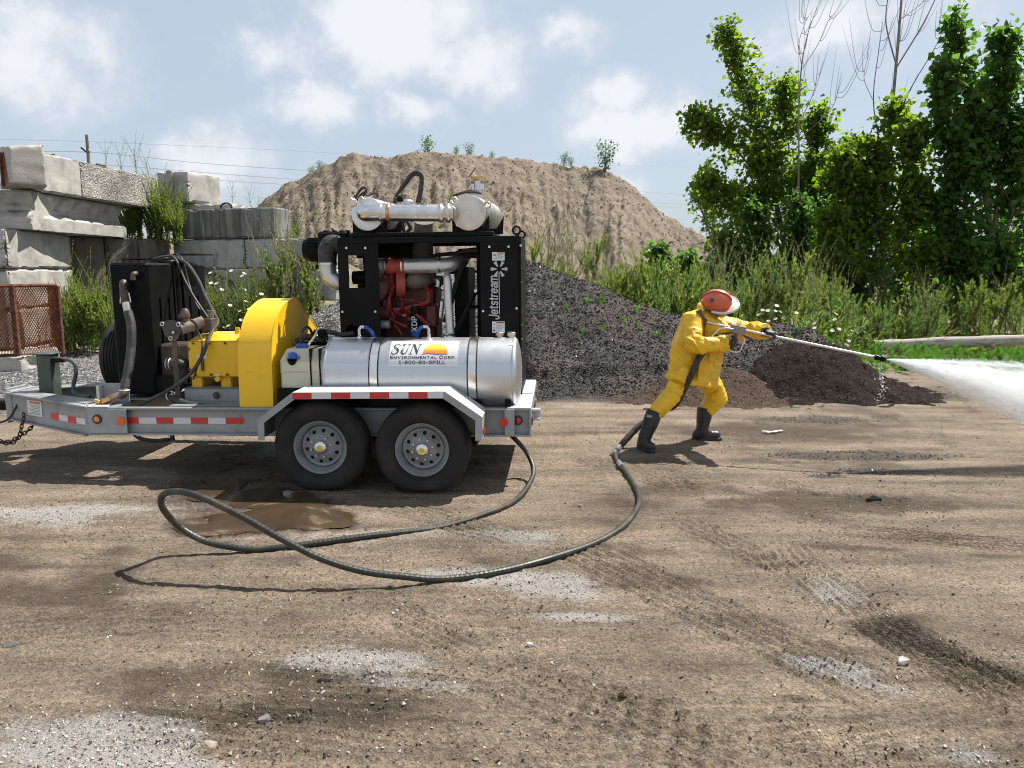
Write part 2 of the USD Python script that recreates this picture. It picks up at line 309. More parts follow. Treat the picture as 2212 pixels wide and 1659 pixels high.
    wh = sstep(.20, 1.0, wh * (.35 + 1.3 * n1) + (n2 - .5) * .5 + .5 * sstep(.56, .74, n3) * sstep(9, 5, Y)); wet = sstep(.30, .68, wet + (n1 - .5) * .7); dk = sstep(.25, .95, dk + (n1 - .5) * 1.2 + (n2 - .5) * .9 + .5 * sstep(.50, .70, n4))
    return np.stack([np.clip(wh, 0, 1), np.clip(np.maximum(wet, sstep(.16, .40, puddle_field(X, Y))), 0, 1), np.clip(dk, 0, 1)], -1)
def axis_pts(a, b, s, far_lo, far_hi, g=1.12):
    c = list(np.arange(a, b + 1e-6, s)); lo, d = a, s
    while lo > far_lo: d = min(d * g, 12); lo -= d; c.insert(0, lo)
    hi, d = b, s
    while hi < far_hi: d = min(d * g, 12); hi += d; c.append(hi)
    return np.array(c)
gx, gy = axis_pts(-3.6, 4.8, .017, -260, 260), axis_pts(2.2, 7.4, .0155, -60, 420, 1.07)
GX, GY = np.meshgrid(gx, gy); GZ, GT = ground_full(GX, GY)
_, gf = grid(gx[:2], gy[:2], lambda X, Y: X * 0)
gv, gf = grid(gx, gy, lambda X, Y: GZ)
GM = ground_masks(GX, GY)

def earth_material(name, base, base2, white, dark, masks=True):
    n = {'g': ('geometry', {}), 'at': ('attribute', {'attribute': 'mask'}), 'sp': ('separate_color', {}),
         'n1': ('noise_texture', {'scale': 1.1, 'detail': 9.0, 'roughness': .66}), 'r1': ('rgb_ramp', {'ramp': [(.3, base2), (.5, base), (.7, tuple(1.25 * np.array(base)))]}),
         'n2': ('noise_texture', {'scale': 46., 'detail': 6.0, 'roughness': .78}), 'mr2': ('map_range', {'from_min': .3, 'from_max': .7, 'to_min': .42, 'to_max': 1.6}),
         'v': ('voronoi_texture', {'scale': 95., 'randomness': 1.0}), 'sv': ('separate_color', {}), 'vr': ('map_range', {'from_min': 0., 'from_max': 1., 'to_min': .78, 'to_max': 1.2}),
         'v2': ('voronoi_texture', {'scale': 60., 'randomness': 1.0}), 'sv2': ('separate_color', {}), 'dot': ('map_range', {'from_min': .8, 'from_max': .86}),
         'wn': ('math', {'math_type': 'multiply_add', 'value2': 1.5, 'value3': -.75}), 'wsum': ('math', {'math_type': 'add'}), 'ws': ('map_range', {'range_type': 'smoothstep', 'from_min': .20, 'from_max': 1.1, 'to_max': .74}),
         'mp6': ('mapping', {'scale': (.32, 2.6, 1.), 'rotation': (0, 0, .16)}), 'n6': ('noise_texture', {'scale': 1.7, 'detail': 8., 'roughness': .68}), 'mr6': ('map_range', {'from_min': .3, 'from_max': .7, 'to_min': .55, 'to_max': 1.4}), 'm6': ('mix', {'mix_type': 'multiply', 'fac': 1.0}), 'w6': ('math', {'math_type': 'multiply_add', 'value2': 1.1, 'value3': -.55}), 'wadd': ('math', {'math_type': 'add'}), 'm0': ('mix', {'mix_type': 'multiply', 'fac': 1.0}), 'm1': ('mix', {'mix_type': 'multiply', 'fac': 1.0}), 'md': ('mix', {'color2': dark}), 'mw': ('mix', {'color2': white}), 'mwet': ('mix', {'mix_type': 'multiply', 'color2': (.40, .37, .36)}),
         'dkf': ('math', {'math_type': 'multiply', 'value2': .74}), 'wfac': ('math', {'math_type': 'multiply', 'value2': .95}),
         'ro': ('map_range', {'from_min': 0., 'from_max': 1., 'to_min': .93, 'to_max': .34}), 'p': ('principled_bsdf', {'specular_ior_level': .2}),
         'b': ('bump', {'strength': 1., 'distance': .022}), 'b2': ('bump', {'strength': .8, 'distance': .009})}
    l = [('g.position', f'{k}.vector') for k in ('n1', 'n2', 'v', 'v2')]
    l += [('at.color', 'sp.color'), ('n1.fac', 'r1.fac'), ('n2.fac', 'mr2.value'), ('v.color', 'sv.color'), ('sv.r', 'vr.value'), ('v2.color', 'sv2.color'), ('sv2.g', 'dot.value'),
          ('g.position', 'mp6.vector'), ('mp6.vector', 'n6.vector'), ('n6.fac', 'mr6.value'), ('r1.color', 'm6.color1'), ('mr6.result', 'm6.color2'), ('m6.color', 'm0.color1'), ('n6.fac', 'w6.value1'), ('wsum.value', 'wadd.value1'), ('w6.value', 'wadd.value2'), ('mr2.result', 'm0.color2'), ('m0.color', 'm1.color1'), ('vr.result', 'm1.color2'), ('m1.color', 'md.color1'), ('sp.b', 'dkf.value1'), ('dkf.value', 'md.fac'),
          ('n2.fac', 'wn.value1'), ('wn.value', 'wsum.value1'), ('sp.r', 'wsum.value2'), ('wadd.value', 'ws.value'), ('md.color', 'mw.color1'), ('ws.result', 'mw.fac'),
          ('mw.color', 'mwet.color1'), ('sp.g', 'wfac.value1'), ('wfac.value', 'mwet.fac'), ('mwet.color', 'p.base_color'), ('sp.g', 'ro.value'), ('ro.result', 'p.roughness'),
          ('n2.fac', 'b.height'), ('v.distance', 'b2.height'), ('b.normal', 'b2.normal'), ('b2.normal', 'p.normal')]
    return usdkit.material(stage, f'/World/Looks/{name}', n, l, surface='p.BSDF')
def with_mask(prim, m):
    UsdGeom.PrimvarsAPI(prim).CreatePrimvar('mask', Sdf.ValueTypeNames.Color3fArray, 'vertex').Set(Vt.Vec3fArray.FromNumpy(np.ascontiguousarray(m.reshape(-1, 3), np.float32)))
M_EARTH = earth_material('yard_dirt', (.178, .142, .106), (.120, .092, .067), (.34, .325, .315), (.044, .032, .024))
with_mask(obj('ground', (gv, gf), M_EARTH, smooth=True, label='brown dirt yard with tyre tracks, pale dusty patches and damp stains', category='ground', kind='structure'), GM)

# muddy puddle: a thin sheet of brown water in the dip before the trailer
px_, py_ = np.arange(-3.2, -.9, .02), np.arange(4.6, 6.6, .02)
f_ = puddle_field(*np.meshgrid(px_, py_))
qv, qf = grid(px_, py_, lambda X, Y: 0 * X - .0075)
keep = (f_.ravel()[qf] > .40).all(1); qm = tm(qv, qf[keep]); qm.remove_unreferenced_vertices()
M_PUD = usdkit.material(stage, '/World/Looks/muddy_water', {'g': ('geometry', {}), 'n': ('noise_texture', {'scale': 2.6, 'detail': 5., 'distortion': 1.6}),
    'r': ('rgb_ramp', {'ramp': [(.3, (.030, .021, .013)), (.58, (.052, .037, .022)), (.66, (.125, .092, .055)), (.72, (.05, .036, .022))]}),
    'n2': ('noise_texture', {'scale': 30., 'detail': 2.}), 'b': ('bump', {'strength': .15, 'distance': .004}), 'p': ('principled_bsdf', {'roughness': .10, 'specular_ior_level': .5})},
    [('g.position', 'n.vector'), ('g.position', 'n2.vector'), ('n.fac', 'r.fac'), ('r.color', 'p.base_color'), ('n2.fac', 'b.height'), ('b.normal', 'p.normal')], surface='p.BSDF')
obj('puddle', qm, M_PUD, smooth=False, label='shallow muddy brown puddle before the trailer wheels', category='puddle', kind='structure')

# ------------------------------------------------------------------ loose stones
def rock(seed, flat=.7, n=2, rough=.35):
    r = np.random.default_rng(seed); m = trimesh.creation.icosphere(subdivisions=n - 1, radius=1.0)
    p = hullm(r.normal(size=(9 + 5 * n, 3)) * [1, .8, flat] * .55)
    return tm(p.vertices, p.faces)
def rockmat(name, c, rough=.85, var=.25): return pm(name, c, rough, var=var, scale=30., bump=.003, bscale=150., spec=.14)
ROCKM = [rockmat('stone_tan', (.33, .27, .20)), rockmat('stone_grey', (.22, .21, .20)), rockmat('stone_pale', (.52, .49, .45)), rockmat('stone_dark', (.045, .04, .038)), rockmat('clod_brown', (.17, .12, .08)), pm('gravel_wet', (.09, .085, .085), .22, var=.25, scale=30., spec=.5), rockmat('gravel_brown', (.058, .047, .040))]
def rand_quats(n, r):
    q = r.normal(size=(n, 4)); return (q / np.linalg.norm(q, axis=1, keepdims=True)).astype(np.float16)
def scatter(name, protos, pos, size, label, seed=1, quats=None, category='gravel'):
    """many small loose pieces lying about: one counted-as-stuff instancer. protos: (mesh, material)"""
    r = np.random.default_rng(seed); p = UsdGeom.PointInstancer.Define(stage, path_for(name)); n = len(pos); ts = []
    for k, (m, mat) in enumerate(protos):
        t = f'{p.GetPath()}/piece_{k:02d}' if k else f'{p.GetPath()}/piece'
        usdkit.mesh(stage, t, m, mat, smooth=False); ts.append(t)
    p.CreatePrototypesRel().SetTargets(ts)
    p.CreatePositionsAttr(Vt.Vec3fArray.FromNumpy(np.asarray(pos, np.float32))); p.CreateProtoIndicesAttr(Vt.IntArray.FromNumpy(r.integers(0, len(protos), n).astype(np.int32)))
    sz = np.asarray(size, np.float32); p.CreateScalesAttr(Vt.Vec3fArray.FromNumpy(np.repeat(sz[:, None], 3, 1) if sz.ndim == 1 else sz))
    p.CreateOrientationsAttr(Vt.QuathArray.FromNumpy(rand_quats(n, r) if quats is None else quats.astype(np.float16)))
    return tag(p.GetPrim(), label, category, None, 'stuff')
_r = np.random.default_rng(31)
def yard_points(n, y0, y1, dens=None):
    y = y0 * (y1 / y0) ** _r.random(n) ; x = (_r.random(n) - .5) * 2 * (.75 * y + .6)
    if dens is not None:
        k = _r.random(n) < dens(x, y); x, y = x[k], y[k]
    return x, y
def drop(x, y, s, sink=.25):
    return np.stack([x, y, ground_full(x[None], y[None])[0][0] + s * (.5 - sink)], 1)
x, y = yard_points(60000, 2.3, 13., lambda x, y: sstep(.38, .62, patch_noise(x, y, 1.1, 51)) * .85 + .15)
s = .0022 + .0075 * _r.random(len(x)) ** 4; pos = drop(x, y, s); pos = pos[puddle_mask(x[None], y[None])[0] < .3]; s = s[:len(pos)]
scatter('pebbles', [(rock(k), ROCKM[(0, 4, 2, 0, 4, 1, 4, 3)[k]]) for k in range(8)], pos, s, 'small loose pebbles and dirt clods strewn over the yard', 2)
x, y = yard_points(60000, 2.3, 9., lambda x, y: ground_masks(x[None], y[None])[0][:, 0] ** 1.3 * .8)
s = .003 + .005 * _r.random(len(x)) ** 2
scatter('pale_grit', [(rock(20), ROCKM[2]), (rock(21), ROCKM[2]), (rock(22), ROCKM[1])], drop(x, y, s), s, 'pale crushed stone grit in patches on the yard', 3)
x, y = yard_points(70000, 6.2, 13., lambda x, y: ground_masks(x[None], y[None])[0][:, 1] * (x > .9) * .9)
s = .004 + .008 * _r.random(len(x)) ** 2
scatter('wet_gravel', [(rock(30), ROCKM[5]), (rock(31), ROCKM[5]), (rock(32), ROCKM[1])], drop(x, y, s), s, 'wet dark gravel glinting on the yard beside the worker', 4)
# single stones that stand out
for (px, sz, mi, lab) in (((1888, 1082), .045, 3, 'dark lone stone far right beyond the water shadow'), ((1145, 1390), .02, 2, 'small pale stone on the open dirt'), ((18, 1393), .03, 2, 'pale stone at the left edge of the yard'),
                          ((1245, 800), .07, 2, 'pale yellowish stone at the foot of the dark gravel pile'), ((570, 1555), .026, 1, 'grey stone in the lower left foreground'), ((455, 1600), .022, 0, 'tan stone in front of the lower left tyre track'), ((622, 1066), .035, 1, 'grey stone standing in the muddy puddle'),
                          ((700, 1467), .03, 3, 'dark clod in the foreground dirt'), ((1350, 1500), .022, 4, 'brown clod in the middle foreground'), ((1255, 1090), .02, 0, 'tan stone near the loop of hose'), ((1960, 800), .09, 3, 'dark clod at the right end of the soil mound'), ((1950, 1435), .03, 2, 'pale stone beside the dark rut at right')):
    g = G(*px); m = rock(hash(px) % 97, .7, 4); m.apply_scale(sz); m.apply_translation((g[0], g[1], sz * .35 + gzs(g[0], g[1])))
    obj('stone', m, ROCKM[mi], smooth=False, label=lab, category='stone')

# ------------------------------------------------------------------ sand hill
def hill_z(X, Y):
    crest = np.interp(X, [-17, -14.4, -12.8, -11.3, -9, -7, -4, -3, -1, 1, 2.8, 4.9, 6.5, 8, 10, 12, 15, 19], [2.2, 5.5, 6.4, 7.1, 7.85, 7.75, 7.8, 7.95, 7.75, 7.98, 7.6, 7.3, 6.6, 5.4, 3.9, 2.6, 1.9, 1.2])
    crest = crest + (fbm(np.stack([X * .6, 0 * X, 0 * X], -1), 4, 4) - .5) * .55
    yc = 44 + 1.5 * np.sin(X * .3); run = np.abs(Y - yc)
    z = crest - np.maximum(run - 1.2, 0) * np.where(Y < yc, .70, .45) * (.9 + .1 * np.sin(X * .7))
    th = X + (X - 1) * (yc - Y) * .035
    ril = 1 - np.abs(2 * fbm(np.stack([th * 1.5, Y * .16 + 7, 0 * X], -1), 4, 8) - 1)
    ril2 = 1 - np.abs(2 * fbm(np.stack([th * 4.2, Y * .45, 0 * X], -1), 3, 18) - 1)
    dep = sstep(.5, 5, yc - Y)
    z = z - dep * (.24 * ril ** 6 + .15 * ril2 ** 4) + (fbm(np.stack([X * 2.2, Y * 2.2, 0 * X], -1), 5, 12) - .5) * .38 + (fbm(np.stack([X * 6, Y * 6, 0 * X], -1), 3, 13) - .5) * .15
    return np.maximum(z, -.3)
hv, hf = grid(np.arange(-22, 22, .09), np.concatenate([np.arange(32, 46, .1), np.arange(46, 66, .8)]), hill_z)
M_SAND = pm('sandy_soil', (.24, .198, .156), .95, var=.22, scale=1.2, c2=(.17, .13, .098), mixs=.8, bump=.10, bscale=6., thresh=(.48, .7), spec=.1)
obj('sand_hill', (hv, hf), M_SAND, smooth=True, label='large eroded hill of sandy soil behind the yard', category='hill', kind='structure')

_r2 = np.random.default_rng(77); hx_, hy_ = -15 + 32 * _r2.random(9000), 33.5 + 11 * _r2.random(9000); hz_ = hill_z(hx_[None], hy_[None])[0]; hk_ = hz_ > .3
scatter('hill_rubble', [(rock(61), ROCKM[0]), (rock(62), ROCKM[4]), (rock(63), ROCKM[0])], np.stack([hx_, hy_, hz_], 1)[hk_], (.02 + .06 * _r2.random(len(hx_)) ** 4)[hk_], 'stones and clods lying on the slope of the sand hill', 9)
# ------------------------------------------------------------------ heaps
def gravelmat(name, c0, c1, c2, scale, rough=.85, bump=.02, spec=.12, dirt=0.):
    n = {'g': ('geometry', {}), 'v': ('voronoi_texture', {'scale': scale}), 's': ('separate_color', {}), 'r': ('rgb_ramp', {'ramp': [(0, c0), (.6, c1), (1, c2)]}),
         'n5': ('noise_texture', {'scale': .8, 'detail': 7., 'roughness': .65}), 'm5': ('map_range', {'range_type': 'smoothstep', 'from_min': .40, 'from_max': .60, 'to_max': dirt}), 'x5': ('mix', {'color2': (.052, .041, .034)}), 'n': ('noise_texture', {'scale': 1.6, 'detail': 6.}), 'mr': ('map_range', {'from_min': .3, 'from_max': .7, 'to_min': .7, 'to_max': 1.3}), 'm': ('mix', {'mix_type': 'multiply', 'fac': 1.}),
         'b': ('bump', {'strength': 1., 'distance': bump, 'invert': True}), 'p': ('principled_bsdf', {'roughness': rough, 'specular_ior_level': spec})}
    l = [('g.position', 'v.vector'), ('g.position', 'n.vector'), ('v.color', 's.color'), ('s.r', 'r.fac'), ('r.color', 'm.color1'), ('n.fac', 'mr.value'), ('mr.result', 'm.color2'), ('g.position', 'n5.vector'), ('n5.fac', 'm5.value'), ('m5.result', 'x5.fac'), ('m.color', 'x5.color1'), ('x5.color', 'p.base_color'), ('v.distance', 'b.height'), ('b.normal', 'p.normal')]
    return usdkit.material(stage, f'/World/Looks/{name}', n, l, surface='p.BSDF')
def ridge(xs, zs, ys, slope, amp, seed, back=None):
    def f(X, Y):
        zr, yr = np.interp(X, xs, zs), np.interp(X, xs, ys); n_ = fbm(np.stack([X * .9, Y * .9, 0 * X], -1), 5, seed) - .5
        z = zr - np.where(Y < yr, slope, back or slope) * np.sqrt((Y - yr) ** 2 + .12) + slope * .35 + n_ * amp
        z = np.where(z < .35, z * .75 + .0, z)
        return z + (fbm(np.stack([X * 6, Y * 6, 0 * X], -1), 3, seed + 3) - .5) * .09
    return f
HEAPS = {}
def heap(name, label, f, x0, x1, y0, y1, mat, step, protos=None, n=0, smin=.012, smax=.03, seed=0, category='pile', zmin=-.12):
    xs, ys = np.arange(x0, x1, step), np.arange(y0, y1, step); X, Y = np.meshgrid(xs, ys); Z = f(X, Y)
    v, q = grid(xs, ys, lambda a, b: np.maximum(Z, zmin - .05)); k = (Z.ravel()[q] > zmin).any(1); m = tm(v, q[k]); m.remove_unreferenced_vertices()
    obj(name, m, mat, smooth=True, label=label, category=category); HEAPS[name] = f
    if n:
        r = np.random.default_rng(seed + 90); x, y = x0 + (x1 - x0) * r.random(n * 3), y0 + (y1 - y0) * r.random(n * 3); z = f(x[None], y[None])[0]; k = np.nonzero(z > .02)[0][:n]
        s = smin + (smax - smin) * r.random(len(k)) ** 2.5
        scatter('loose_' + name.replace('_pile', '').replace('_mound', ''), protos, np.stack([x[k], y[k], z[k] + s * .1], 1), s, 'loose pieces lying on the ' + label, seed + 5)
M_GRD = gravelmat('gravel_dark', (.010, .0095, .0095), (.024, .022, .022), (.075, .072, .072), 34., .7, dirt=.85)
M_GRL = gravelmat('gravel_grey', (.05, .049, .05), (.105, .102, .103), (.24, .235, .235), 30.)
M_SOIL = pm('black_soil', (.019, .0125, .0105), .97, var=.35, scale=9., c2=(.034, .024, .019), bump=.05, bscale=28., spec=.08)
M_MULCH = pm('brown_mulch', (.085, .056, .041), .95, var=.35, scale=14., c2=(.05, .034, .026), bump=.05, bscale=32., spec=.15)
gl = [(rock(41), ROCKM[1]), (rock(42), ROCKM[1]), (rock(43), ROCKM[2])]; gd = [(rock(44), ROCKM[3]), (rock(45), ROCKM[3]), (rock(46), ROCKM[6]), (rock(47), ROCKM[3]), (rock(48), ROCKM[6]), (rock(49), ROCKM[5])]
heap('dark_gravel_pile', 'dark crumbly gravel pile with patches of weeds behind the worker', ridge([-1.6, -.6, .3, .9, 1.5, 2.3, 2.9, 3.5, 4.2, 4.9, 5.6, 6.2], [.2, 1.7, 2.02, 1.72, 1.5, 1.22, 1.05, 1.0, .93, .86, .3, -.4], [15, 14.7, 14.4, 14.1, 13.8, 13.5, 13.3, 13.1, 12.9, 12.7, 12.5, 12.5], .60, .28, 61, .8), -1.8, 6.4, 9.2, 16.4, M_GRD, .05, gd, 26000, .009, .028, 1)
heap('grey_gravel_pile', 'pale grey gravel pile behind the yellow guard and engine cabinet', ridge([-5.4, -4.4, -3.5, -2.9, -1.5, -.5, .1], [-.2, .4, .98, 1.3, 1.7, 1.75, .6], [13.2, 13.1, 13.2, 13.3, 13.8, 14., 14.], .62, .2, 62), -5.6, .2, 10.4, 16, M_GRL, .05, gl, 12000, .010, .028, 2)
heap('grey_gravel_apron', 'spread of pale grey gravel under the wall at the left', lambda X, Y: .42 * sstep(9.2, 11.3, Y) * sstep(-3.2, -4.8, X) - .03 + (fbm(np.stack([X * 1.2, Y * 1.2, 0 * X], -1), 5, 63) - .5) * .16, -14, -3.6, 8.8, 15.5, M_GRL, .06, gl, 18000, .009, .025, 3, 'gravel', -.05)
heap('soil_mound', 'low mound of black soil under the water jet', lambda X, Y: .74 * np.exp(-(np.abs((X - 4.55) / 1.12) ** 2.6 + np.abs((Y - 11.75) / .95) ** 2.4)) - .05 + (fbm(np.stack([X * 1.8, Y * 1.8, 0 * X], -1), 5, 64) - .5) * .22 + (fbm(np.stack([X * 8, Y * 8, 0 * X], -1), 3, 65) - .5) * .10, 2.9, 7.2, 10.1, 13.6, M_SOIL, .035, [(rock(51), M_SOIL), (rock(52), ROCKM[1]), (rock(53), M_SOIL), (rock(54), M_SOIL), (rock(55), M_SOIL), (rock(59), M_SOIL)], 4200, .004, .014, 4)
heap('mulch_mound', 'small reddish brown mulch heap behind the worker', lambda X, Y: .46 * np.exp(-(((X - 3.0) / .95) ** 2 + ((Y - 11.3) / .75) ** 2)) - .05 + (fbm(np.stack([X * 2, Y * 2, 0 * X], -1), 5, 66) - .5) * .14 + (fbm(np.stack([X * 12, Y * 12, 0 * X], -1), 3, 67) - .5) * .08, 1.3, 4.6, 9.9, 12.8, M_MULCH, .035, [(rock(56), M_MULCH), (rock(57, .3), M_MULCH), (rock(58), ROCKM[0])], 4500, .004, .016, 5)

# ------------------------------------------------------------------ concrete block wall
def concrete(name, c, c2, thresh=(.45, .65), stretch=(1, 1, 1), bump=.005, scale=2.2):
    return pm(name, c, .92, var=.14, scale=scale, c2=c2, mixs=3.2, bump=bump, bscale=45., thresh=thresh, stretch=stretch, spec=.2)
M_C1 = concrete('concrete_pale', (.47, .455, .42), (.34, .325, .295)); M_C2 = concrete('concrete_grey', (.50, .50, .47), (.36, .36, .34), stretch=(1.6, 1.6, .35)); M_C3 = concrete('concrete_brown', (.19, .165, .135), (.10, .085, .07), stretch=(1.5, 1.5, .5))
M_C4 = concrete('concrete_streaked', (.27, .265, .245), (.12, .115, .105), (.38, .62), (3., 3., .25)); M_AGG = gravelmat('exposed_aggregate', (.13, .12, .105), (.25, .235, .21), (.42, .40, .375), 40., .9, .012)
def weather(m, amp=.012, seed=0, edge=.02):
    """chipped, cast concrete: subdivided and worn"""
    v, f = trimesh.remesh.subdivide_to_size(m.vertices, m.faces, .085); t = tm(v, f); t.merge_vertices(); n = t.vertex_normals; rim = np.abs(n).max(1) < .93
    q = (fbm(t.vertices * 5 + seed * 3.1, 3, seed) - .5) * amp * 2 - rim * np.maximum(fbm(t.vertices * 6 + seed * 1.7, 3, seed + 40) - .47, 0) * edge * 9; t.vertices = t.vertices + n * q[:, None]; return t
def block(label, a, b, z0, z1, thick=.61, mat=None, name='concrete_block', profile=None, seed=0, group=None, ribs=0):
    """cast block from a to b (its front foot line on plan), thick behind it"""
    a, b = V(*a), V(*b); d = b - a; ln = np.linalg.norm(d); th = math.atan2(d[1], d[0])
    if profile is None: body = bx(0.006, ln - .006, 0, thick, z0 + .006, z1 - .006, .025)
    else: body = prism(Polygon([(y, z0 + z) for y, z in profile]), .006, ln - .006, 'yz')
    body = weather(body, .010, seed); T = trimesh.transformations.rotation_matrix(th, [0, 0, 1]); T[:2, 3] = a; body.apply_transform(T)
    if profile is None and not ribs: return obj(name, body, mat or M_C1, smooth=30, label=label, category='concrete block', group=group)
    t = thing(name, label, 'concrete block', group=group); obj('body', body, mat or M_C1, t, smooth=30)
    return t, T, ln
J = .61
GA, GB = W(391, 500, 16.2)[:2], W(592, 500, 15.5)[:2]; gd_ = (GB - GA) / np.linalg.norm(GB - GA); gn_ = V(-gd_[1], gd_[0])
# back wall, facing the yard
g1_ = block('dark streaked grey concrete block on top of the back wall', GA, GB, 4 * J, 5 * J, mat=M_C4, seed=1)
q_ = GA + gd_ * 1.02; obj('lifting_loop', tube([(q_[0] - .11, q_[1] + .3, 5 * J - .02), (q_[0] - .1, q_[1] + .3, 5 * J + .08), (q_[0], q_[1] + .3, 5 * J + .13), (q_[0] + .1, q_[1] + .3, 5 * J + .08), (q_[0] + .11, q_[1] + .3, 5 * J - .02)], .018, 6, s=4), ROCKM[3], g1_)
BA = W(373, 540, 16.3)[:2]; BM = W(527, 540, 15.75)[:2]; BE = BM + gd_ * 1.83
block('grey concrete block left of the crack in the second course of the back wall', BA, BM, 3 * J, 4 * J, mat=M_C2, seed=2)
block('grey concrete block right of the crack in the second course of the back wall', BM + gd_ * .01, BE, 3 * J, 4 * J, mat=M_C2, seed=3)
B3 = W(395, 620, 16.1)[:2]
for k, (s0, s1, row, lab) in enumerate(((0, 1.75, 2, 'third course grey block behind the daisies, left one'), (1.76, 3.6, 2, 'third course grey block behind the dry weeds, right one'), (-.9, .9, 1, 'low grey block of the back wall behind the black tank'), (.91, 2.75, 1, 'low grey block of the back wall behind the yellow guard'))):
    block(lab, B3 + gd_ * s0, B3 + gd_ * s1, row * J, (row + 1) * J, mat=M_C2, seed=5 + k)
# lone block standing on a flat course behind
LA, LB = W(341, 430, 16.5)[:2], W(407, 430, 16.3)[:2]
t, T, ln = block('lone pale concrete block standing end-on on top of the back wall', LA, LB, 3.2, 3.85, thick=1.1, mat=M_C1, seed=11, ribs=1)
g_ = weather(bx(ln * .36, ln * .56, -.07, 0, 3.21, 3.86, .02), .006, 3); g_.apply_transform(T); obj('key_ridge', g_, M_C1, t)
block('flat pale concrete course under the lone block', LA + V(.1, .15), LB + V(.85, .1), 2.62, 3.2, thick=1.0, mat=M_C1, seed=12)
# brown form-marked block
NA, NB = W(152, 560, 14.45)[:2], W(372, 560, 16.0)[:2]; nd_ = (NB - NA) / np.linalg.norm(NB - NA)
for k in range(3):
    w_ = np.linalg.norm(NB - NA) / 3
    block(('dark brown stained wall slab next to the pale blocks', 'dark brown stained wall slab, the middle one of three', 'dark brown stained wall slab with a chipped pale corner')[k], NA + nd_ * w_ * k, NA + nd_ * (w_ * (k + 1) - .012), .4, 4 * J, mat=M_C3, seed=15 + k, name='wall_slab')
# left wall running away from the yard
WX0, WX1 = W(12, 530, 11.8)[:2], W(153, 530, 13.9)[:2]
for k in range(4):
    block(('pale block with a chipped face at the left end, upper of the two', 'pale block at the left end, second below the ledge block', 'pale block at the left end beside the rusty cage', 'lowest pale block at the left end behind the rusty cage')[k], WX0, WX1, (3 - k) * J + (.05 if k == 3 else 0), (4 - k) * J, mat=M_C1, seed=20 + k, thick=1.2)
ledge = [(0, 0), (0, .20), (.16, .30), (.16, .36), (.05, .57), (.06, .60), (1.0, .60), (1.0, 0)]
E0, E1 = W(74, 470, 12.45)[:2], W(273, 490, 15.3)[:2]
t, T, ln = block('long pale ledge-shaped barrier block below the pebbled top block', E0, E1, 4 * J, 5 * J, profile=ledge, seed=31, name='barrier_block')
F0, F1 = W(-70, 470, 12.1)[:2], W(72, 470, 12.3)[:2]
t, T, ln = block('ledge-shaped barrier block at the left edge of the picture', F0, F1, 4 * J, 5 * J, profile=[(y * .9 - .05, z) for y, z in ledge], seed=32, name='barrier_block')
H0, H1 = W(86, 380, 12.6)[:2], W(340, 400, 16.2)[:2]
t, T, ln = block('long top block of pebbled concrete on the left wall', H0, H1, 5 * J, 5 * J + .63, mat=M_C1, thick=.55, seed=33, ribs=1)
g_ = weather(bx(1.05, ln - .02, -.012, .03, 5 * J + .02, 5 * J + .61, .004), .004, 2); g_.apply_transform(T); obj('pebbled_face', g_, M_AGG, t)
g_ = weather(hullm([(.03, -.02, 5 * J), (.03, .55, 5 * J), (-.5, .06, 5 * J + .05), (-.5, .55, 5 * J + .05), (.03, -.02, 5 * J + .62), (.03, .55, 5 * J + .62), (-.5, .06, 5 * J + .66), (-.5, .55, 5 * J + .6)]), .01, 4); rot(g_, .9, [0, 0, 1], (0, 0, 0)); g_.apply_transform(T); obj('keyed_end', g_, M_C1, t)
# earth behind the wall
def bank_z(X, Y):
    z = 2.35 * sstep(-1.5, -7.5, X) * sstep(14.9, 15.9, Y + .25 * (X + 8)) + .5 * sstep(17, 21, Y) * sstep(-6, -9, X) - .2
    return z + (fbm(np.stack([X * .8, Y * .8, 0 * X], -1), 4, 71) - .5) * .25
M_BANK = pm('bank_soil', (.22, .18, .125), .95, var=.2, scale=2., c2=(.12, .12, .05), bump=.05, bscale=14., spec=.1)
obj('earth_bank', grid(np.arange(-30, -1, .25), np.arange(15.6, 32, .25), bank_z), M_BANK, smooth=True, label='earth bank held behind the concrete wall', category='bank', kind='structure')
# loose bits on the wall
M_RUST = pm('rusty_steel', (.17, .066, .035), .85, var=.35, scale=9., c2=(.07, .032, .022), bump=.004, bscale=90., metal=.2, spec=.3); M_RUST2 = pm('rust_orange', (.33, .115, .035), .88, var=.35, scale=8., c2=(.13, .05, .03), bump=.004, bscale=90., spec=.2)
p = W(106, 339, 13.2); m = weather(rock(71, .5, 4), .05, 3); m.apply_scale(.13); obj('debris_lump', mov(m, *p), ROCKM[3], smooth=False, label='dark crumbled lump lying on the left top block', category='rubble')
t = thing('steel_beam', 'rusty steel beam end poking up behind the left wall', 'steel beam'); a, b = W(203, 355, 16.3), W(262, 385, 17.4); d = (b - a) / np.linalg.norm(b - a)
for nm, o, s_ in (('flange', (0, .15), (.17, .016)), ('flange', (0, -.15), (.17, .016)), ('web', (0, 0), (.014, .15))):
    q = bx(0, np.linalg.norm(b - a), o[0] - s_[0] / 1, o[0] + s_[0] / 1, o[1] - s_[1], o[1] + s_[1], .004); rot(q, math.atan2(-d[2], d[0]), [0, 1, 0]); obj(nm, mov(q, *a), M_RUST, t)
q = thing('angle_post', 'rusty angle-iron post leaning at the far left edge', 'post'); a, b = W(2, 330, 12.0), W(8, 402, 11.9)
obj('post', tube([a, b], [.035, .035], 4), M_RUST, q); obj('edge_strip', tube([a + V(.05, -.02, 0), b + V(.05, -.02, 0)], .014, 4), M_RUST2, q)
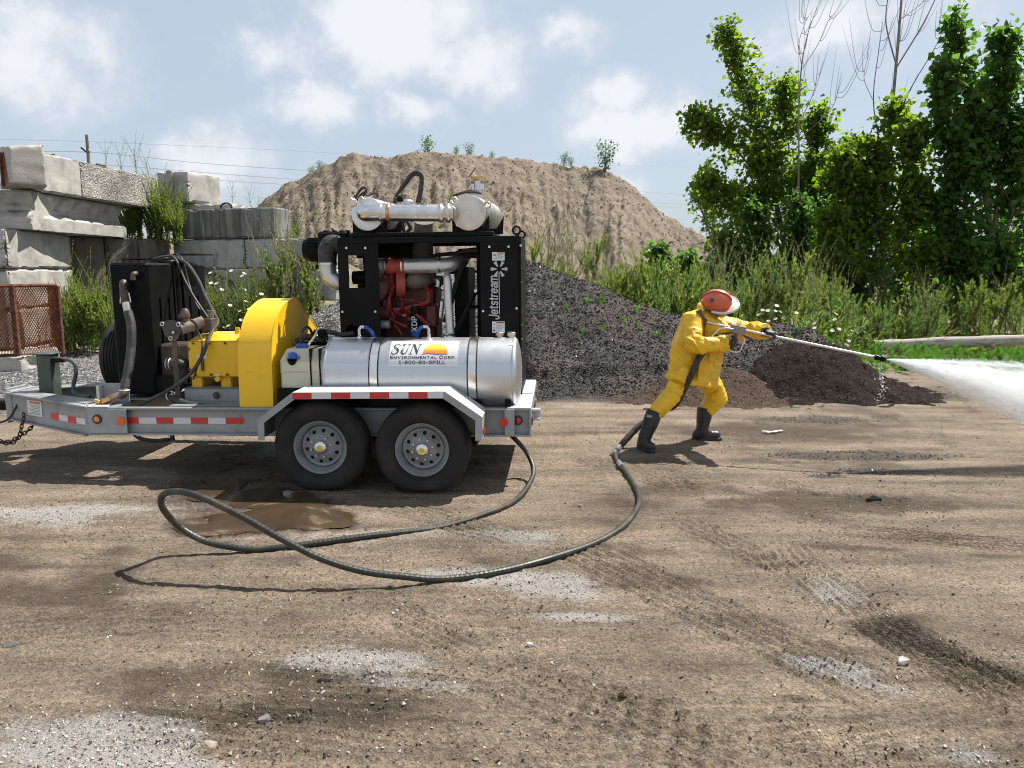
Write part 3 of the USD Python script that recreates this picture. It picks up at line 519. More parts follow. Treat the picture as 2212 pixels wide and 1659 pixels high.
# utility pole and wires
M_WOOD = pm('grey_timber', (.24, .21, .18), .9, var=.25, scale=3., c2=(.13, .115, .10), stretch=(6, 6, .5), bump=.01, bscale=40.)
t = thing('utility_pole', 'weathered wooden utility pole behind the left wall', 'utility pole'); a = W(187, 291, 60); 
obj('pole', tube([(a[0], 60, -.5), tuple(a)], [.16, .11], 10), M_WOOD, t); obj('bracket', tube([W(184, 322, 60) + V(-.25, -.1, .1), W(188, 330, 60)], .07, 6), M_RUST, t); obj('insulator', ball(W(190, 328.5, 60) + V(.1, 0, .1), .1), M_C2, t)
M_WIRE = pm('wire', (.34, .36, .39), .6, var=.05)
for lab, pts in (('topmost faint overhead wire running right from the pole top', [(0, 301, 62), (188, 306, 60), (560, 322, 64), (1000, 345, 70), (1600, 366, 82)]), ('upper overhead wire at the pole bracket', [(-40, 331, 62), (190, 328.5, 60), (420, 351, 62), (658, 368, 65), (1356, 412, 76), (1560, 426, 82)]), ('middle overhead wire right of the pole', [(-40, 352, 62), (192, 354, 60), (658, 389, 65), (1386, 436, 76), (1560, 444, 82)]),
                 ('lower overhead wire right of the pole', [(-40, 366, 62), (200, 370, 60), (446, 387, 62), (634, 399.5, 65), (1391, 444, 76), (1560, 453, 82)]), ('lowest thin overhead wire above the back wall', [(300, 415, 62), (446, 421, 62), (600, 429, 65), (1400, 470, 76), (1560, 478, 82)])):
    obj('overhead_wire', tube([W(*q) for q in pts], .018 if 'topmost' not in lab and 'lowest' not in lab else .011, 5, s=4), M_WIRE, label=lab, category='wire')
# log, plank, bits
M_LOG = pm('bleached_log', (.50, .46, .41), .9, var=.16, scale=2., c2=(.30, .26, .22), stretch=(.8, 5, 5), bump=.01, bscale=50.)
a, b = W(1888, 747, 16.3), W(2400, 727, 15.5); t = thing('timber_pole', 'long bleached timber pole lying in the grass at right', 'log'); ps = spline([a, a * .7 + b * .3 + V(0, 0, .015), a * .4 + b * .6, b], 8)
obj('pole', tube(ps, .112 + .006 * np.sin(np.arange(len(ps))), 16), M_LOG, t); obj('end_grain', cyl(a - V(.012, 0, 0), a + V(.003, 0, 0), .110, 16), M_WOOD, t)
p = G(1672, 934); t = thing('paper_scrap', 'white torn scrap lying on the ground right of the worker', 'litter'); M_PAPER = pm('scrap_white', (.72, .70, .66), .8, var=.1)
obj('strip', mov(rot(bx(-.11, .13, -.018, .018, .004, .012), .5, [0, 0, 1]), p[0], p[1], ground_z(p[0], p[1]) + .012), M_PAPER, t); obj('strip', mov(rot(bx(-.1, .06, -.015, .015, .004, .010), -.25, [0, 0, 1]), p[0] - .04, p[1] - .03, ground_z(p[0], p[1]) + .018), M_PAPER, t)
p = G(1620, 858); obj('wood_splinter', mov(rot(bx(-.16, .16, -.014, .014, 0, .016, .004), .2, [0, 0, 1]), p[0], p[1], .02), M_LOG, label='pale wood splinter on the ground before the mulch heap', category='stick')
p = W(1600, 748, 12.2); obj('plank_offcut', mov(rot(bx(-.22, .22, -.02, .02, -.07, .07, .005), .5, [0, 1, 0]), *p), M_C1, label='pale flat offcut leaning on the dark gravel behind the trigger hand', category='plank')
# rusty mesh cage on its concrete footing
t = thing('mesh_cage', 'rusty expanded-metal cage on a concrete footing at the left edge', 'cage')
def mesh_panel(a, b, z0, z1, mat, nm='mesh_panel'):
    a, b = V(*a), V(*b); ln = np.linalg.norm(b - a); d = (b - a) / ln; out = []; st = .036; k = math.tan(1.05)
    for sg in (1, -1):
        c = -(z1 - z0) / k - .1
        while c < ln + (z1 - z0) / k + .1:
            s0, s1 = c, c + sg * (z1 - z0) / k; p0, p1 = V(s0, z0), V(s1, z1); tt = []
            lo, hi = 0., 1.
            for end in (0, ln):
                pass
            f = lambda tq: p0[0] + (p1[0] - p0[0]) * tq
            u0, u1 = sorted(((0 - p0[0]) / (p1[0] - p0[0]), (ln - p0[0]) / (p1[0] - p0[0]))); lo, hi = max(0, u0), min(1, u1)
            if hi - lo > .01:
                q = [p0 + (p1 - p0) * lo, p0 + (p1 - p0) * hi]; out.append(tube([(a[0] + d[0] * w[0], a[1] + d[1] * w[0] + .004 * sg, w[1]) for w in q], .0052, 3, cap=False))
            c += st
    obj(nm, cat(out), mat, t, smooth=False)
ca, cb, cc = W(-60, 700, 10.75)[:2], W(33, 700, 11.0)[:2], W(129, 700, 11.5)[:2]; cz0, cz1 = .62, 1.56
mesh_panel(ca, cb, cz0, cz1, M_RUST2); mesh_panel(cb, cc, cz0 - .05, cz1, M_RUST2); M_CAGEBACK = pm('cage_back', (.13, .10, .075), .9)
for (q, nm) in ((ca, 'post'), (cb, 'post'), (cc, 'post')): obj(nm, bx(q[0] - .035, q[0] + .035, q[1] - .03, q[1] + .03, cz0 - .06, cz1 + .02, .004), M_RUST, t)
for q0, q1, z in ((ca, cb, cz1 + .03), (cb, cc, cz1 + .03), (cb, cc, cz0 - .06), (ca, cb, cz0 - .02)): obj('rail', tube([(q0[0], q0[1], z), (q1[0], q1[1], z)], .026, 4), M_RUST, t)
mesh_panel(cc, cc + V(-.62, .8), cz0, cz1, M_RUST); mesh_panel(cc + V(-.62, .8), ca + V(-.3, .9), cz0, cz1, M_RUST, 'back_mesh')
obj('footing', weather(prism(Polygon([tuple(ca + V(-.3, 0)), tuple(cb + V(.08, -.08)), tuple(cc + V(.02, -.1)), tuple(cc + V(-.62, .9)), tuple(ca + V(-.3, .9))]), .25, cz0 - .03, 'xy'), .012, 6), M_C1, t)
# ================================================================== the jetting trailer
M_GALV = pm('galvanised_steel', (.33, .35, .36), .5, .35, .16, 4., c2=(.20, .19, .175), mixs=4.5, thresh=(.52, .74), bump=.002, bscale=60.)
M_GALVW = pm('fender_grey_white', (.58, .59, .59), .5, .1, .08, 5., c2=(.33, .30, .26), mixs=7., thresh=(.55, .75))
M_ALU = pm('tank_aluminium', (.50, .51, .535), .42, 1.0, .02, 3., c2=(.455, .455, .465), mixs=2.5, thresh=(.52, .8), rvar=.03, stretch=(3., 3., .35))
M_STAIN = pm('stainless', (.63, .63, .64), .28, 1.0, .08, 6., c2=(.46, .42, .38), mixs=5., thresh=(.52, .75), rvar=.08)
M_STAIN2 = pm('heat_tinted_steel', (.58, .53, .48), .38, 1.0, .12, 7., c2=(.36, .25, .17), mixs=5., thresh=(.5, .7))
M_CHROME = pm('hub_steel', (.72, .71, .69), .25, 1.0, .08, 8., c2=(.4, .37, .33), mixs=8., thresh=(.55, .75))
M_BLK = pm('black_paint', (.004, .004, .004), .45, 0, .2, 4., c2=(.011, .010, .009), mixs=3., thresh=(.5, .75), spec=.13)
M_BLKP = pm('black_plastic', (.0035, .004, .0045), .5, 0, .2, 5., c2=(.012, .0115, .011), mixs=3., thresh=(.55, .8), spec=.11)
M_RUB = pm('hose_rubber', (.028, .027, .025), .62, 0, .2, 12., c2=(.075, .068, .058), mixs=9., thresh=(.5, .7))
M_TYRE = pm('tyre_rubber', (.016, .0145, .014), .78, 0, .2, 9., c2=(.045, .035, .027), mixs=3.2, thresh=(.47, .72), bump=.002, bscale=120., spec=.3)
M_RIM = pm('rim_grey', (.27, .285, .30), .5, .2, .1, 8., c2=(.18, .165, .15), mixs=6., thresh=(.5, .72))
M_YEL = pm('yellow_enamel', (.93, .56, .004), .42, 0, .05, 5., c2=(.60, .36, .03), mixs=5., thresh=(.57, .78), coat=.12, bump=.0008, bscale=260.)
M_RTAPE = pm('red_tape', (.58, .028, .025), .4, 0, .1, 30.); M_WTAPE = pm('white_tape', (.68, .69, .71), .4, 0, .06, 30., c2=(.5, .5, .5), thresh=(.6, .75))
M_AMB = pm('amber_lens', (.75, .24, .01), .2, 0, .15, 60., coat=.5); M_ORG = pm('orange_reflector', (.82, .12, .012), .35, 0, .1, 90.); M_RLENS = pm('red_lens', (.50, .012, .012), .22, 0, .15, 60., coat=.5); M_RREF = pm('red_reflector', (.66, .02, .022), .4, 0, .1, 90.)
M_ENG = pm('engine_red', (.115, .011, .007), .5, 0, .2, 12., c2=(.12, .014, .010), mixs=7., thresh=(.5, .7)); M_SIL = pm('silicone_red', (.42, .055, .03), .55, 0, .12, 12.)
M_ALUP = pm('aluminised_pipe', (.55, .54, .52), .4, .75, .08, 9., c2=(.36, .29, .2), mixs=5., thresh=(.58, .75)); M_WRAP = pm('brown_wrap', (.20, .165, .13), .9, 0, .2, 15., bump=.006, bscale=60.)
M_BLUE = pm('blue_hose', (.012, .10, .42), .4, 0, .1); M_BLUC = pm('blue_cap', (.03, .13, .52), .45, 0, .12, 20.); M_CREAM = pm('cream_plastic', (.66, .64, .50), .42, 0, .05, 4., c2=(.52, .50, .40), thresh=(.55, .75))
M_BRASS = pm('brass', (.55, .36, .15), .35, 1., .15, 20., c2=(.35, .16, .07), mixs=15.); M_PIPE = pm('tan_pipe', (.36, .31, .25), .55, .3, .15, 9., c2=(.20, .12, .07), mixs=7.); M_IRON = pm('dark_iron', (.06, .055, .05), .55, .5, .2, 12., c2=(.12, .085, .06), mixs=8.)
M_WHT = pm('sticker_white', (.76, .77, .78), .35, 0, .03, 20.); M_INK = pm('ink_dark', (.03, .05, .05), .5); M_SILV = pm('letter_silver', (.52, .52, .54), .4, .2, .03, 20.); M_SORG = pm('sticker_orange', (.72, .14, .02), .4); M_SYEL = pm('sticker_yellow', (.80, .56, .02), .4); M_SBLU = pm('sticker_blue', (.02, .08, .34), .4)
M_GRN = pm('jack_green', (.055, .075, .062), .5, .1, .15, 8., c2=(.10, .12, .11), mixs=6.)

T = thing('jetting_trailer', 'grey twin-axle trailer carrying a black water tank, yellow pump and diesel engine', 'trailer')
T.GetAttribute('xformOp:translate').Set(tuple(T_ORG)); _tx = UsdGeom.Xformable(T); _tx.ClearXformOpOrder()
_m = np.eye(4); _m[:3, :3] = T_ROT.T; _m[3, :3] = T_ORG; UsdGeom.Xform(T).AddTransformOp().Set(Gf.Matrix4d(_m.tolist()))
T.RemoveProperty('xformOp:translate')
def grp(name, parent): return UsdGeom.Xform.Define(stage, path_for(name, parent)).GetPrim()
P = lambda name, mesh, mat, par=None, smooth=35, **k: obj(name, mesh, mat, par if par is not None else T, smooth, **k)
YC = 1.12
# ---- frame
def channel(x0, x1, y, side, z0=.39, z1=.635, fl=.06, t=.012, tp=.018):
    """C-section rail: web at y, flanges reaching out to the side"""
    s = -1 if side < 0 else 1; a, b = sorted((y, y + s * t)); c, d = sorted((y, y + s * fl))
    return cat(bx(x0, x1, a, b, z0 + tp, z1 - tp), bx(x0, x1, c, d, z1 - tp, z1, .003), bx(x0, x1, c, d, z0, z0 + tp, .003))
P('frame_rail', channel(-2.17, 1.72, .36, -1), M_GALV); P('frame_rail', channel(-2.17, 1.72, 1.88, 1), M_GALV)
for x in (-2.1, -1.55, -1.0, -.45, .1, .65, 1.2): P('crossmember', bx(x - .035, x + .035, .372, 1.868, .42, .60, .004), M_GALV)
P('deck_plate', bx(-1.5, -.52, .45, 1.86, .622, .628), M_GALV); P('deck_plate', bx(-.30, 1.60, .40, 1.868, .619, .625), M_GALV); P('deck_plate', bx(-2.2, -1.8, .8, 1.868, .622, .628), M_GALV)
for s in (0, 1):                                           # tongue beams running together towards the coupler
    a, b = V(-2.17, .33), V(-3.345, .98); d = (b - a); ln = np.linalg.norm(d); th = math.atan2(d[1], d[0])
    m = cat(bx(0, ln, -.012, 0, .415, .675), bx(0, ln, -.06, .01, .658, .676, .003), bx(0, ln, -.05, .0, .40, .416, .003))
    m.vertices[:, 2] += m.vertices[:, 0] * .012
    m.vertices[:, 1] *= -1; m.invert(); rot(m, th, [0, 0, 1]); mov(m, a[0], a[1], -.02)
    if s: m.vertices[:, 1] = 2 * YC - m.vertices[:, 1]; m.invert()
    P('tongue_beam', m, M_GALV)
P('tongue_plate', prism([(-2.2, .35), (-3.375, .98), (-3.375, 1.26), (-2.2, 1.88), (-2.2, 1.7), (-3.1, 1.24), (-3.1, 1.0), (-2.2, .55)], .655, .665, 'xy'), M_GALV)
P('tongue_end', bx(-3.395, -3.325, .95, 1.29, .39, .68, .006), M_GALV)
g = grp('coupler', T); P('socket', bx(-3.78, -3.385, 1.05, 1.19, .47, .56, .015), M_BLK, g); P('ring', ring((-3.88, 1.12, .52), .08, .03, 20, 8, 'z'), M_BLK, g); P('mount_plate', bx(-3.415, -3.396, .98, 1.26, .36, .70, .004), M_GALV, g)
P('corner_plate', bx(*(LC(2, 945, 870, .29)[0], LC(2, 1370, 870, .29)[0]), .288, .302, .41, .62, .003), M_GALV)
P('corner_gusset', prism([tuple(LC(2, 940, 830, .34)[:2] * [1, 0] + [0, .30]), (LC(2, 1210, 830, .34)[0], .30), (LC(2, 1150, 800, .5)[0], .62), (LC(2, 980, 800, .5)[0], .58)], .637, .645, 'xy'), M_GALVW)
# rear crossbeam with lamps
P('rear_beam', bx(1.52, 1.722, .30, 1.94, .632, .642, .002), M_GALVW); P('rear_face', bx(1.708, 1.724, .30, 1.94, .405, .631, .003), M_GALV); P('rear_plate', bx(1.35, 1.715, 1.05, 1.94, .643, .649, .002), M_GALVW)
m = bx(1.50, 1.585, .286, .30, .40, .632, .003); P('reflector_plate', m, M_GALV)
P('hitch_stub', cat(bx(1.725, 1.80, .46, .50, .58, .60), bx(1.725, 1.80, .46, .50, .50, .52), bx(1.725, 1.80, .495, .505, .50, .60)), M_GALVW)
c = LC(5, 1877, 828, .284); P('red_reflector', cyl(c, c + V(0, -.008, 0), .036, 24), M_RREF)
def lamp(c, lens, r=.052, n=V(0, -1, 0)):
    g = grp('marker_lamp', T); P('lens', tube([c, c + n * .014, c + n * .02], [r * .62, r * .58, r * .3], 24), lens, g); P('grommet', tube([c + n * .0, c + n * .010, c + n * .012], [r * .98, r * .95, r * .8], 24), M_RUB, g); return g
c = LC(5, 1990, 815, .346); lamp(V(c[0], .346, c[2]), M_RLENS, .043)
c = LC(2, 1060, 968, .288); lamp(V(c[0], .288, c[2]), M_AMB, .043); c = LC(2, 1318, 990, .288); P('orange_reflector', cyl(c, c + V(0, -.008, 0), .037, 24), M_ORG)
for y, z, r in ((.40, .52, .05), (.62, .5, .03), (1.05, .53, .02), (1.15, .53, .02), (1.25, .53, .02), (1.62, .56, .05), (1.85, .56, .05)):
    lamp(V(1.724, y, z), M_RLENS, r, V(1, 0, 0))
def tape(x0, x1, zc, h, y, n0, names=('red_tape', 'white_tape')):
    pass
xs = [L(q, 908, .36)[0] for q in (273, 302, 339.5, 376.6, 413.5, 451.5, 489, 527)]
for k in range(7): z = .5; P(('red_tape', 'white_tape')[k % 2], bx(xs[k], xs[k + 1], .3445, .3475, .485, .540), (M_RTAPE, M_WTAPE)[k % 2], smooth=False)
a, b = V(-2.17, .33), V(-3.345, .98); d = (b - a) / np.linalg.norm(b - a); nrm = V(d[1], -d[0]); nrm *= -np.sign(nrm[1]) if nrm[1] > 0 else 1
def on_tongue(s0, s1, z0, z1, e0=.014, e1=.017):
    p = [a + d * s0 + nrm * e0, a + d * s1 + nrm * e0, a + d * s1 + nrm * e1, a + d * s0 + nrm * e1]; return prism(Polygon([tuple(q) for q in p]), z0, z1, 'xy')
for k in range(4): P(('white_tape', 'red_tape')[k % 2], on_tongue(.03 + .145 * k, .03 + .145 * (k + 1), .475, .53), (M_WTAPE, M_RTAPE)[k % 2], smooth=False)
g = grp('tongue_sticker', T); P('paper', on_tongue(.76, 1.02, .475, .62), M_WHT, g, False); P('orange_header', on_tongue(.78, .97, .592, .612, .017, .0185), M_SORG, g, False)
for k in range(7): P('print_line', on_tongue(.79, 1.0 - .03 * (k % 3), .575 - .014 * k, .579 - .014 * k, .017, .0182), M_INK, g, False)
# jack post and its crank
g = grp('tongue_jack', T); P('post', bx(-3.10, -2.955, 1.03, 1.17, .60, 1.02, .008), M_GRN, g); P('post_cap', bx(-3.12, -2.94, 1.01, 1.19, 1.02, 1.035, .004), M_GRN, g)
P('crank', tube([V(-2.955, 1.08, .98), V(-2.80, 1.07, .97), V(-2.735, 1.06, .93), V(-2.72, 1.05, .85), V(-2.73, 1.0, .70), V(-2.66, .95, .64), V(-2.52, .92, .63)], .019, 10, s=5), M_GRN, g); P('bracket', bx(-2.955, -2.85, 1.03, 1.11, .945, .985, .004), M_BLK, g)
# safety chain
g = grp('safety_chain', T)
M_CHAIN = pm('chain_rust', (.10, .055, .038), .7, .4, .3, 40.)
for pts in ([(240, 915), (262, 940), (232, 1060), (205, 1150), (90, 1215), (-60, 1195)], [(415, 955), (380, 1010), (310, 1090), (225, 1150), (120, 1230), (-40, 1215)]):
    q = spline([LC(2, *p_, .78) for p_ in pts], 14); seg = np.r_[0, np.cumsum(np.linalg.norm(np.diff(q, axis=0), axis=1))]; n = int(seg[-1] / .036)
    for k in range(n):
        c = np.array([np.interp((k + .5) / n * seg[-1], seg, q[:, j]) for j in range(3)]); e = np.array([np.interp(min((k + .9) / n, 1) * seg[-1], seg, q[:, j]) for j in range(3)]); dd = e - c; dd /= np.linalg.norm(dd)
        m = trimesh.creation.torus(.016, .0062, major_sections=10, minor_sections=5); m.vertices[:, 0] *= 1.5
        if k % 2: rot(m, np.pi / 2, [1, 0, 0])
        m.apply_transform(trimesh.geometry.align_vectors([1, 0, 0], dd)); P('chain_link', mov(m, *c), M_CHAIN, g)
P('wiring_cable', tube([LC(2, 205, 770, .95), LC(2, 170, 850, .9), LC(2, 100, 960, .85), LC(2, 0, 1005, .85), LC(2, -60, 1010, .85)], .010, 7, s=5), M_RUB)
P('under_hose', tube([LC(2, 1440, 1110, .6), LC(2, 1530, 1180, .6), LC(2, 1690, 1205, .6), LC(2, 1840, 1190, .6)], .02, 8, s=5), M_RUB); m = LC(2, 1875, 1150, .65); P('drain_pipe', cyl(m + V(0, 0, -.04), m + V(0, 0, .12), .021, 12), M_IRON)

# ---- wheels
tyre_p = [(.214, .045), (.232, .022), (.262, .008), (.30, .0), (.335, .002), (.362, .012), (.38, .028), (.390, .046), (.394, .064)]
for k in range(4): y = .082 + k * .032; tyre_p += [(.395, y - .008), (.387, y - .004), (.387, y + .004), (.395, y + .008)]
tyre_p += [(r, .244 - y) for r, y in tyre_p[8::-1]] + [(.214, .19), (.214, .045)]
def rim_mesh():
    disc = M3(lathe([(0, .062), (.062, .062), (.098, .068), (.118, .082), (.150, .098), (.168, .094), (.172, .088), (.176, .10), (.176, .112), (.15, .112), (.098, .084), (.06, .076), (0, .076)], 48, 'y').copy())
    holes = m3.Manifold.batch_boolean([M3(cyl(V(.132 * math.cos(t), -.2, .132 * math.sin(t)), V(.132 * math.cos(t), .05, .132 * math.sin(t)), .0165, 14)) for t in np.arange(10) * 2 * np.pi / 10 + .2], m3.OpType.Add)
    return T3(disc - holes)
def wheel(x, zh, far=False):
    """wheel with its hub at (x, zh); the tyre flattened where it bears on the ground"""
    w = grp('wheel', T); gz = -.012
    def put(m, dents=False):
        m.vertices[:, 1] *= -1; m.invert()
        if far: m.vertices[:, 1] = 2 * YC - m.vertices[:, 1]; m.invert()
        mov(m, x, 0, zh)
        if dents:
            lim = gz; q = m.vertices; low = q[:, 2] < lim + .05; t_ = np.clip((lim + .05 - q[:, 2]) / .09, 0, 1); q[low, 2] = lim + .05 - .05 * np.sin(t_[low] * np.pi / 2); m.vertices = q
        return m
    t = lathe(tyre_p, 72, 'y'); t.fix_normals(); t = put(t, True); t.fix_normals(); P('tyre', t, M_TYRE, w, 40)
    b = lathe([(.214, .19), (.205, .18), (.19, .14), (.176, .112), (.178, .085), (.19, .06), (.205, .045), (.213, .030), (.222, .026), (.226, .031), (.222, .040), (.214, .046), (.214, .19)], 60, 'y'); b.fix_normals(); b = put(b); b.fix_normals(); P('rim', b, M_RIM, w, 40)
    dm = rim_mesh(); dm.fix_normals(); dm = put(dm); dm.fix_normals(); P('rim_disc', dm, M_RIM, w, 30)
    h = lathe([(0, .005), (.035, .006), (.045, .012), (.052, .02), (.055, .05), (.058, .066), (0, .066)], 32, 'y'); h.fix_normals(); h = put(h); h.fix_normals(); P('hub_cap', h, M_CHROME, w, 30)
    l = tube([V(0, .003, 0), V(0, .0065, 0)], .030, 8); l = put(mov(l, 0, -.0095, 0)) if False else l
    l = tube([V(x, .0015, zh), V(x, .0065, zh)] if not far else [V(x, 2 * YC - .0015, zh), V(x, 2 * YC - .0065, zh)], .023, 8); P('cap_label', l, M_SYEL, w, False)
    for k in range(8):
        t = k * np.pi / 4 + .25; c = V(x + .086 * math.cos(t), .045, zh + .086 * math.sin(t)); e = c + V(0, .03, 0)
        if far: c[1], e[1] = 2 * YC - c[1], 2 * YC - e[1]
        P('lug_nut', tube([c, (c + e) / 2, e], [.008, .010, .010], 6), M_CHROME, w, False)
    t0 = V(x - .16, .06, zh - .075); 
    P('brake_drum', lathe([(0, 0), (.165, 0), (.165, .1), (0, .1)], 28, 'y', (x, .235 if not far else 2 * YC - .14, zh)), M_IRON, w)
for x, zh in ((-.014, .352), (.836, .335)): wheel(x, zh)
for x, zh in ((-.014, .352), (.836, .340)): wheel(x, zh, True)
for x, zh in ((-.014, .35), (.836, .338)): P('axle', cyl(V(x, .2, zh), V(x, 2 * YC - .2, zh), .038, 14), M_BLK)
[P('spring_hanger', bx(x_, x_ + .05, .40, .46, .30, .45), M_BLK) for x_ in (-.40, .385, 1.2)]
P('leaf_spring', cat(*[tube([V(-.38, .43, .36), V(-.014, .43, .40), V(.40, .43, .36)], .02, 6, s=4), tube([V(.42, .43, .35), V(.836, .43, .39), V(1.22, .43, .36)], .02, 6, s=4)]), M_IRON)
P('mud_guard_inner', bx(-.48, 1.30, .372, .378, .40, .80), M_BLK)
# ---- fenders
fp = np.array([(-.512, .425), (-.506, .600), (-.206, .823), (1.045, .831), (1.343, .624), (1.338, .430)])
def off(poly, o):
    ls = LineString(poly).parallel_offset(o, 'right', join_style=2, mitre_limit=5); q = np.array(ls.coords); return q if np.linalg.norm(q[0] - poly[0]) < np.linalg.norm(q[-1] - poly[0]) else q[::-1]
inn = off(fp, .055); skin = off(fp, .006)
def fender(far):
    y0, y1 = (-.035, .355) if not far else (2 * YC - .355, 2 * YC + .035); yl = (y0, y0 + .006) if not far else (y1 - .006, y1)
    g = grp('fender', T)
    P('lip', prism(Polygon(np.vstack([fp, inn[::-1]])), *yl), M_GALV, g, False)
    for k in range(5):
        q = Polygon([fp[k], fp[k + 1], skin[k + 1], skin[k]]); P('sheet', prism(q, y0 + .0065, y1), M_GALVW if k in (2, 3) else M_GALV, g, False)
    if not far:
        xs = [LC(5, q, 620, -.036)[0] for q in (205, 357, 510, 663, 816, 970, 1122, 1275, 1398)]
        zt = lambda x: np.interp(x, [-.206, 1.045], [.823, .831]) - .003
        for k in range(8):
            x0, x1 = xs[k], xs[k + 1] ; P(('red_tape', 'white_tape')[k % 2], prism(Polygon([(x0, zt(x0)), (x1, zt(x1)), (x1, zt(x1) - .049), (x0, zt(x0) - .049)]), y0 - .003, y0 - .0005), (M_RTAPE, M_WTAPE)[k % 2], g, False)
        c = V(1.3415, .03, .50); P('side_lamp', tube([c, c + V(.012, 0, 0), c + V(.02, 0, 0)], [.03, .028, .012], 18), M_RLENS, g)
fender(False); fender(True)
# step grating under the rail
g = grp('step_grating', T)
for k in range(14): x = -1.0 + k * .034; P('grate_bar', bx(x, x + .007, .55, .80, .335, .372), M_RUST, g, False)
P('side_bar', bx(-1.02, -.53, .545, .555, .335, .372), M_RUST, g)

# ---- black water tank at the front
tb = M3(bx(-2.185, -1.82, .85, 2.02, .665, 1.89, .018))
cut = [bx(-1.88, -1.78, 1.36, 1.52, .6, 2.0)] + [bx(-1.845, -1.78, y, y + .035, 1.0, 1.56) for y in (1.02, 1.19, 1.62, 1.80)] + [bx(-1.85, -1.78, 1.30, 1.335, .6, 2.0), ]
tb = T3(tb - m3.Manifold.batch_boolean([M3(c) for c in cut], m3.OpType.Add))
g = grp('water_tank', T); P('tank_shell', tb, M_BLKP, g, 20); P('corner_column', tube([V(-1.875, 1.44, .68), V(-1.875, 1.44, 1.88)], .06, 16), M_BLKP, g)
P('lid_handle', cat(*[tube([V(-2.12, y, 1.89), V(-2.12, y, 1.925), V(-1.90, y, 1.925), V(-1.90, y, 1.89)], .006, 6) for y in (.98, 1.12)]), M_BLK, g); P('lid', lathe([(0, .03), (.16, .03), (.17, .015), (.17, 0)], 28, 'z', (-2.0, 1.55, 1.89)), M_BLK, g); P('top_shelf', bx(-2.02, -1.66, 1.5, 1.9, 1.975, 1.985), M_BLK, g)
P('elbow_fitting', tube([LC(3, 365, 410, .85), LC(3, 335, 400, .79), LC(3, 330, 440, .77), LC(3, 335, 480, .77)], [.030, .033, .033, .028], 12, s=4), M_IRON, g)
P('elbow_fitting', tube([LC(3, 470, 310, .85), LC(3, 435, 318, .80), LC(3, 425, 345, .79), LC(3, 427, 375, .79)], [.022, .024, .022, .024], 12, s=4), M_IRON, g)
P('cam_coupling', tube([LC(3, 335, 470, .77), LC(3, 345, 520, .77), LC(3, 355, 590, .77)], [.033, .042, .034], 14), M_IRON, g); P('crimp_sleeve', tube([LC(3, 358, 590, .77), LC(3, 380, 690, .76)], .036, 14), M_STAIN2, g)
P('cam_lever', cat(tube([LC(3, 310, 490, .75), LC(3, 305, 600, .74)], .006, 5), tube([LC(3, 385, 500, .75), LC(3, 405, 590, .74)], .006, 5)), M_STAIN2, g)
P('drop_hose', tube([LC(3, 378, 680, .76), LC(3, 408, 800, .73), LC(3, 413, 930, .70), LC(3, 405, 1080, .66), LC(3, 385, 1220, .60), LC(3, 362, 1350, .55)], .040, 16, s=6), M_RUB, g)
P('crimp_sleeve', tube([LC(3, 363, 1335, .55), LC(3, 350, 1420, .52)], .043, 14), M_IRON, g)
g = grp('drain_valve', T); P('elbow', tube([LC(3, 350, 1415, .52), LC(3, 345, 1450, .50), LC(3, 330, 1480, .48), LC(3, 300, 1495, .47)], .036, 12, s=4), M_IRON, g); P('collar', ring(LC(3, 345, 1440, .51), .040, .009, 18, 6, 'z'), M_WHT, g)
P('union_nut', tube([LC(3, 305, 1490, .47), LC(3, 215, 1520, .44)], .036, 6), M_PIPE, g); P('bushing', tube([LC(3, 215, 1520, .44), LC(3, 130, 1555, .42)], .028, 12), M_BRASS, g); P('tee_body', tube([LC(3, 130, 1555, .42), LC(3, 80, 1570, .41)], .016, 10), M_BRASS, g)
P('outlet_plug', tube([LC(3, 100, 1560, .41), LC(3, 50, 1540, .38)], .020, 10), M_BRASS, g); P('outlet_plug', tube([LC(3, 105, 1575, .40), LC(3, 110, 1610, .39)], .015, 10), M_BRASS, g)
P('mount_bracket', prism(Polygon([(-2.19, .645), (-1.92, .645), (-1.92, .80), (-1.945, .815), (-2.165, .815), (-2.19, .79)]), .56, .568), M_GALV)
P('mount_angle', bx(-2.19, -2.16, .50, .56, .645, .80, .003), M_GALVW)
# hanging cables over the tank
g = grp('tank_cables', T)
P('cable', tube([LC(3, 860, 165, 1.4), LC(3, 960, 230, 1.3), LC(3, 1060, 380, 1.25), LC(3, 1130, 540, 1.2), LC(3, 1200, 680, 1.15), LC(3, 1245, 780, 1.0), LC(3, 1190, 870, .88), LC(3, 1150, 970, .74), LC(3, 1100, 1100, .70), LC(3, 1010, 1250, .66), LC(3, 880, 1370, .62), LC(3, 700, 1480, .56), LC(3, 480, 1590, .50)], .017, 8, s=8), M_RUB, g)
P('cable', tube([LC(3, 780, 130, 1.4), LC(3, 850, 190, 1.35), LC(3, 930, 380, 1.3), LC(3, 1030, 560, 1.25), LC(3, 1150, 735, 1.2)], .012, 7, s=6), M_RUB, g)
P('cable', tube([LC(3, 850, 125, 1.5), LC(3, 910, 180, 1.4), LC(3, 960, 380, 1.38), LC(3, 1010, 540, 1.3), LC(3, 1060, 640, 1.25), LC(3, 1130, 720, 1.2)], .008, 6, s=6), M_RUB, g)
P('cable', tube([LC(3, 600, 180, 1.3), LC(3, 700, 150, 1.35), LC(3, 800, 140, 1.4), LC(3, 880, 170, 1.45), LC(3, 640, 165, 1.7)], .012, 6, s=6), M_RUB, g)
P('thin_cable', tube([LC(3, 1060, 880, .8), LC(3, 1090, 950, .73), LC(3, 1095, 1050, .70), LC(3, 1070, 1150, .69), LC(3, 1010, 1340, .68)], .008, 6, s=6), M_RUB, g)
